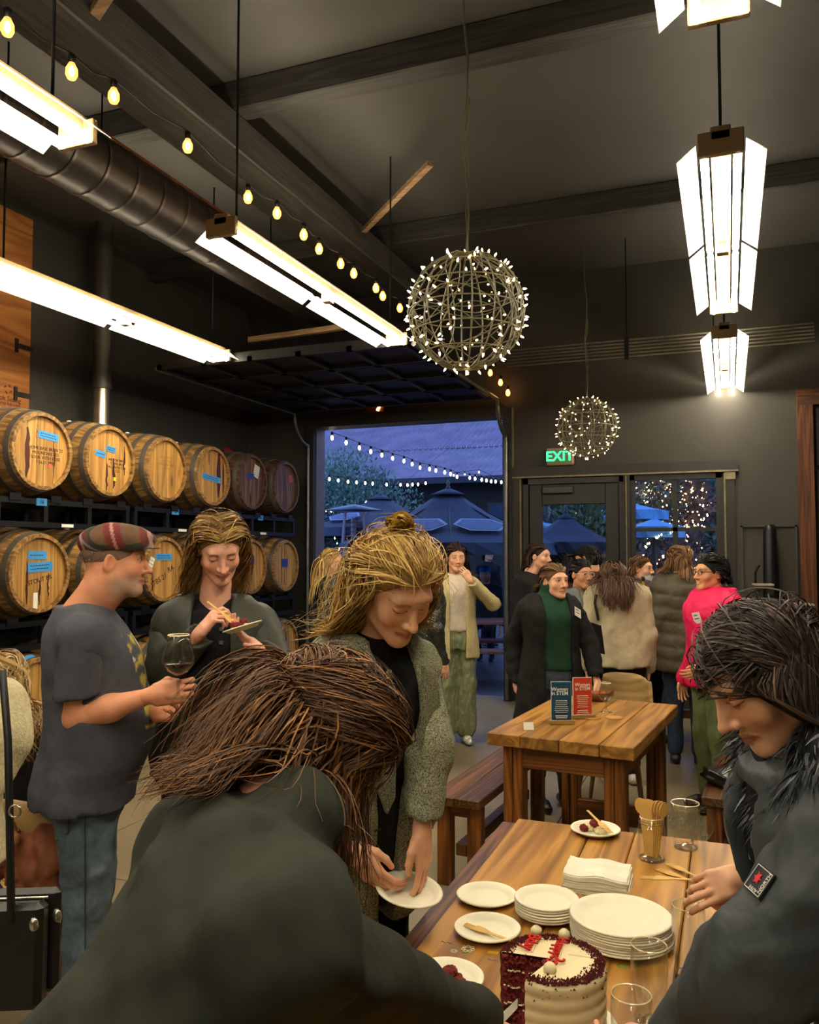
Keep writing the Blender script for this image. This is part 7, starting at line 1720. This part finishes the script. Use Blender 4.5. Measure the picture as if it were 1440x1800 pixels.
# glasses woman
gw_ = far_person('woman in pale framed glasses and grey hooded top', 1022, 6.45, 14, 1.60, dict(name='hooded_top', col=(108, 112, 110), hem=.88, t=.02, collar=.02), dict(col=(40, 42, 50)), (60, 56, 54), dict(cols=BLK, len=.08, n=600, o=dict(side=.3, back=1.2, yl=(-.02, .3), m=7, grav=.02)), skin=(196, 134, 96), inner=dict(name='olive_shirt', col=(118, 112, 84)), slot=(.05, .07, .8, 1.42, .02), yaw=10, fine=.014, headat=(1023, 1010, 6.4), ho=dict(brow=L3((30, 22, 18))))
glasses(gw_, (206, 196, 190), .0022)
s = far_person('dark haired man in black cap facing away behind the glasses woman', 1036, 7.3, -150, 1.74, dict(name='maroon_jacket', col=(78, 40, 42), hem=.86, t=.02), dict(col=(32, 34, 40)), (30, 28, 28), dict(cols=BLK, len=.07, n=500, o=dict(m=5)), skin=(206, 150, 112), male=True, yaw=25, pitch=8, headat=(1032, 982, 7.3))
v = Vol(.009); v.add(ell((0, -.008, .055), (.090, .108, .068)), 0); v.add(ell((0, .115, .045), (.07, .07, .012)), .01); v.clip(lambda x, y, z: .034 - z + 0 * x + 0 * y); V, Q = v.mesh(); cloth('cap', V * s.k @ s.HR.T + s.hc, Q, solid(V, (24, 24, 26)), FAB, s.root)
far_person('dark haired woman in black jacket left behind the green turtleneck', 932, 7.3, 55, 1.72, dict(name='jacket', col=(30, 29, 29), hem=.80, t=.026, sleeve=('wrist', .064, .06, .05)), dict(col=(34, 34, 40)), (30, 28, 28), dict(cols=DB, len=.22, n=600, o=dict(back=.8, yl=(-.015, .3))), pitch=2, headat=(948, 978, 7.3), ho=dict(smile=.3))
# white jacket from behind
wj = far_person('woman with brown hair in cream white jacket seen from behind', 1084, 5.95, 172, 1.68, dict(name='fleece_jacket', col=(196, 186, 152), hem=.84, t=.026, sleeve=('wrist', .066, .058, .048), folds=.004, fold_f=20), dict(col=(32, 30, 34)), (196, 188, 178), dict(cols=[(84, 58, 40), (64, 45, 33), (104, 72, 48)], len=.27, n=2200, r=.0024, o=dict(puff=.03, wave=.008, side=.45, back=.9)), girth=1.08, yaw=0, fine=.012, headat=(1078, 1018, 5.95))
surf_tube(wj, wj.g_top, [(1048, 1045), (1046, 1060), (1049, 1075), (1052, 1090)], .010, 'bag_strap', plain('strap_dark', (52, 44, 36), .5), .006)
bq = wj.px(1046, 1118, 5.72); MB().prism([(-.035, -.10), (.05, -.13), (.045, .07), (-.02, .10)], -.03, .03, frame(bq, wj.cv(1, .1, 0), wj.cv(0, 0, -1))).build('shoulder_bag', plain('bag_black', (24, 23, 23), .35, spec=.6), wj.root)
# purple jacket with bottle
def a3(s): s.arm(1, s.px(1112, 1085, 7.1), s.px(1126, 1052, 6.85), s.cv(.5, .7, -.3), s.cv(.6, 0, .6), (.9, .9, .9, .9), 'grip'); s.hang(-1)
pv = far_person('short haired woman in plum jacket and grey scarf holding a bottle', 1134, 7.2, 40, 1.66, dict(name='plum_jacket', col=(88, 54, 68), hem=.84, t=.022), dict(col=(30, 32, 42)), (30, 28, 30), dict(cols=MB_, len=.14, n=600, o=dict(yl=(.0, .3), m=8)), arms=a3, yaw=12, headat=(1128, 1000, 7.2), ho=dict(smile=-.2))
v = Vol(.010); v.add(rcone(pv.neck + A_([0, .015, -.09]), pv.neck + A_([0, .02, -.03]), .095, .075), 0); v.disp(waves(6, 60, .006)); V, Q = v.mesh(); cloth('scarf', V, Q, solid(V, (150, 152, 146)), KNIT, pv.root)
patch(pv, pv.g_top, 1147, 1040, .075, .06, (214, 204, 196), 'name_tag', lines=1)
bq = P(1131, 1052, d=6.8); bt = empty('wine_bottle', (bq.x, bq.y, bq.z - .14), 0, 'yellow green bottle held by the woman in plum', 'bottle'); MB().lathe([(.036, 0), (.037, .16), (.03, .19), (.014, .22), (.0135, .29)], 16).build('bottle_glass', plain('yellow_glass', (150, 130, 34), .12, spec=.7), bt); MB().lathe([(.0145, .285), (.0145, .32), (.003, .322)], 12).build('cork', BLACKM, bt)
# puffer jacket from behind
def puff(s, V, C): return C
pf = Person('woman with straight brown hair in olive puffer jacket seen from behind', spot(1202, 6.5), camdir(165), 1.74, girth=1.12, fine=.014, hfine=.006); pf.legs(.09); pf.hang(-1); pf.arm(1, pf.px(1262, 1085, 6.4), pf.px(1240, 1130, 6.6), pf.cv(-.2, -.8, .3)); pf.arm(-1, pf.px(1160, 1085, 6.45), pf.px(1150, 1145, 6.5), pf.cv(0, -1, .2)); pf.head(-30, 0, 0, at=(1198, 985, 6.5)); pf.build_body((214, 160, 130))
v = pf.top_vol(.70, .045, ('wrist', .074, .074, .066), collar=.03, folds=.004, sh_r=.07); v.disp(lambda x, y, z: .012 * np.abs(np.sin((z - .1 * np.abs(x)) * math.pi / .10)) ** .6 - .008); V, Q = v.mesh(); cloth('puffer_jacket', V, Q, solid(V, (86, 78, 60)), SHELL, pf.root)
pf.trousers('jeans', (52, 66, 84), DENIM, (.09, .07, .06)); pf.shoes((40, 36, 36), LEATHER); pf.hair([(120, 84, 52), (96, 66, 42), (142, 104, 66)], .20, 700, dict(side=.7, back=.4, grav=.24, puff=.022, rough=.03, wave=.002, coll=pf.sphere_coll(.11), m=10), None, .0038, seed=17)
# pink jacket
def a4(s): s.arm(-1, s.px(1290, 1150, 5.15), s.px(1236, 1178, 5.05), s.cv(-.9, -.3, 0), s.cv(0, 0, 1), (.6, .6, .6, .6)); s.hang(1, .1)
pk_ = far_person('smiling woman with short dark hair and glasses in bright pink rain jacket', 1252, 5.35, -80, 1.66, dict(name='rain_jacket', col=(226, 18, 84), mat=SHELL, hem=.80, t=.034, sleeve=('wrist', .070, .066, .056), folds=.008, fold_f=22, flare=.02), dict(name='cargo_trousers', col=(98, 108, 68), r=(.098, .078, .072), hem_z=.03), (44, 40, 38), dict(cols=[(38, 34, 32), (52, 46, 42), (28, 25, 24)], len=.085, n=1300, r=.0032, o=dict(m=6, side=.5, back=.9, puff=.030, wave=.012, yl=(.03, .5), grav=.06, nape=0)), skin=(204, 146, 106), arms=a4, girth=1.12, yaw=8, pitch=-3, fine=.013, hm=.0042, headat=(1247, 1008, 5.35), ho=dict(smile=1.2, teeth=1, brow=L3((36, 30, 28))))
glasses(pk_, (46, 36, 34), .002); patch(pk_, pk_.g_top, 1226, 1086, .062, .072, (226, 220, 216), 'name_tag', rot=.25)
v = Vol(.011)
for i in range(8): a, b = i * .25 * math.pi, (i + 1) * .25 * math.pi; q = lambda a: pk_.U((.085 * math.sin(a), -.02 + .075 * math.cos(a), (1.425 - .02 * math.cos(a)) * pk_.k)); v.add(rcone(q(a), q(b), .016, .016), .01)
V, Q = v.mesh(); cloth('jacket_collar', V, Q, solid(V, (226, 18, 84)), SHELL, pk_.root)
surf_tube(pk_, pk_.g_top, [(1190, 1120), (1186, 1150), (1184, 1180), (1187, 1205)], .003, 'zip', plain('zip_grey', (150, 40, 80), .4)); surf_tube(pk_, pk_.g_top, [(1222, 1165), (1216, 1180), (1214, 1200)], .004, 'pocket_zip', plain('zip_dark', (60, 30, 40), .5))
# sweater person at the left edge with the bag
def a5(s): s.arm(-1, s.px(2, 1300, 1.82), s.px(-40, 1400, 1.75), s.cv(-.3, -1, 0), s.cv(-1, 0, 0)); s.hang(1)
sw = far_person('person in cream knit sweater and black trousers cut off by the left edge', -128, 1.85, 10, 1.62, dict(name='knit_sweater', col=(204, 192, 152), mat=KNIT, hem=1.0, t=.024, sleeve=('wrist', .066, .062, .05), folds=.004), dict(col=(22, 22, 26), r=(.10, .075, .06)), (24, 22, 22), dict(cols=BLD, len=.3, n=300), arms=a5, fine=.010)
bg_ = empty('crossbody_bag', sw.root.location, 0, 'black zipped crossbody bag hanging at the left edge', 'bag'); bo = A_(sw.root.location)
bl_ = plain('bag_leather', (22, 21, 20), .38, spec=.55, bump=.1); bc_ = A_(P(8, 1668, d=1.62)) - bo; Mb = frame(bc_, camdir(90) + camdir(180) * .35, camdir(0) + Vector((0, 0, .1)))
MB().box((-.10, -.115, -.035), (.075, .085, .01), .012, Mb).build('pouch', bl_, bg_); MB().box((-.10, -.10, -.06), (.09, .10, -.036), .01, Mb).build('pouch', bl_, bg_)
zm = plain('zip_silver', (190, 184, 170), .25, .9)
for x0, z_ in ((.06, .012), (.085, -.036)): MB().lathe([(.003, 0), (.009, .008), (.010, .02), (.006, .03)], 10, M=Mb @ Matrix.Translation((x0, .06, z_)) @ Matrix.Rotation(math.pi / 2 + .3, 4, 'X')).build('zip_pull', zm, bg_)
MB().tube([Mb @ Vector((-.10, .088, -.02)), Mb @ Vector((.075, .088, -.02))], .003, 6).build('zip', zm, bg_)
MB().tube([A_(P(20, 1620, d=1.62)) - bo, A_(P(17, 1450, d=1.64)) - bo, A_(P(14, 1300, d=1.66)) - bo, A_(P(4, 1180, d=1.72)) - bo], .008, 6).build('strap', bl_, bg_)
MB().tube([A_(P(26, 1426, d=1.635)) - bo + A_([0.0, 0, .012 * math.sin(t)]) + .012 * math.cos(t) * A_(camdir(90)) for t in np.linspace(0, 6.28, 13)], .0022, 5, False).build('strap_ring', zm, bg_)
# seated person with long wavy hair
def a6(s):
    for sx in (1, -1): e = s.sh[sx] + A_([sx * .06, .10, -.25]); s.arm(sx, e, e + A_([-sx * .10, .22, .02]))
se = far_person('seated person in black with long wavy blond hair at left edge', 2, 3.35, -150, 1.66, dict(name='black_jacket', col=(24, 23, 25), hem=.86, t=.02), dict(col=(22, 22, 26)), (24, 22, 22), dict(cols=[(196, 160, 104), (160, 124, 78), (214, 182, 130), (120, 92, 60)], len=.40, n=1800, r=.0017, o=dict(wave=.028, wf=15, puff=.04, m=18, locks=25)), drop=.42, pitch=8, fine=.011, knees=[(.10, .42, .50), (-.10, .42, .50)], arms=a6)
# brown coat hanging over the chair
cc = P(48, 1600, d=2.72); v = Vol(.010)
v.add(stackp([(.22, .04, 0, .10, .05), (.45, .02, 0, .115, .06), (.62, .0, 0, .12, .05), (.76, 0, 0, .10, .035)]), 0); v.add(rcone((.085, -.03, .66), (.115, -.05, .20), .05, .042), .03); v.add(rcone((-.10, -.02, .64), (-.24, -.04, .42), .045, .06), .03); v.disp(waves(12, 40, .012, 5)); v.disp(waves(13, 80, .005, 5)); V, Q = v.mesh()
o = link_mesh('hanging_coat', np_mesh('hanging_coat', V, Q, solid(V, (136, 84, 58))), FAB, None, (cc.x, cc.y, 0), (0, 0, YAW)); tag(o, 'brown suede coat hanging on the chair at lower left', 'coat')
# people sitting outside
bm2 = far_person('bearded man in bright blue cap seated outside', 853, 12.6, -15, 1.72, dict(name='dark_jacket', col=(38, 42, 54), hem=.86, t=.02), dict(col=(30, 32, 40)), (24, 24, 26), None, male=True, fine=.022, hm=.006, drop=.30, knees=[(.12, .42, .52), (-.12, .42, .52)], skin=(186, 134, 114), ho=dict(stubble=L3((50, 36, 30))))
s = far_person('dark clothed person standing outside behind the seated man', 858, 14.5, 20, 1.74, dict(name='dark_top', col=(28, 28, 32), hem=.86), dict(col=(26, 26, 32)), (24, 24, 26), dict(cols=BLK, len=.15, n=200, r=.008), fine=.024, hm=.007)
v = Vol(.012); v.add(ell((0, -.008, .055), (.092, .110, .070)), 0); v.add(ell((0, .115, .045), (.07, .07, .014)), .01); v.clip(lambda x, y, z: .032 - z + 0 * x + 0 * y); V, Q = v.mesh(); cloth('cap', V * bm2.k @ bm2.HR.T + bm2.hc, Q, solid(V, (44, 110, 190)), FAB, bm2.root)
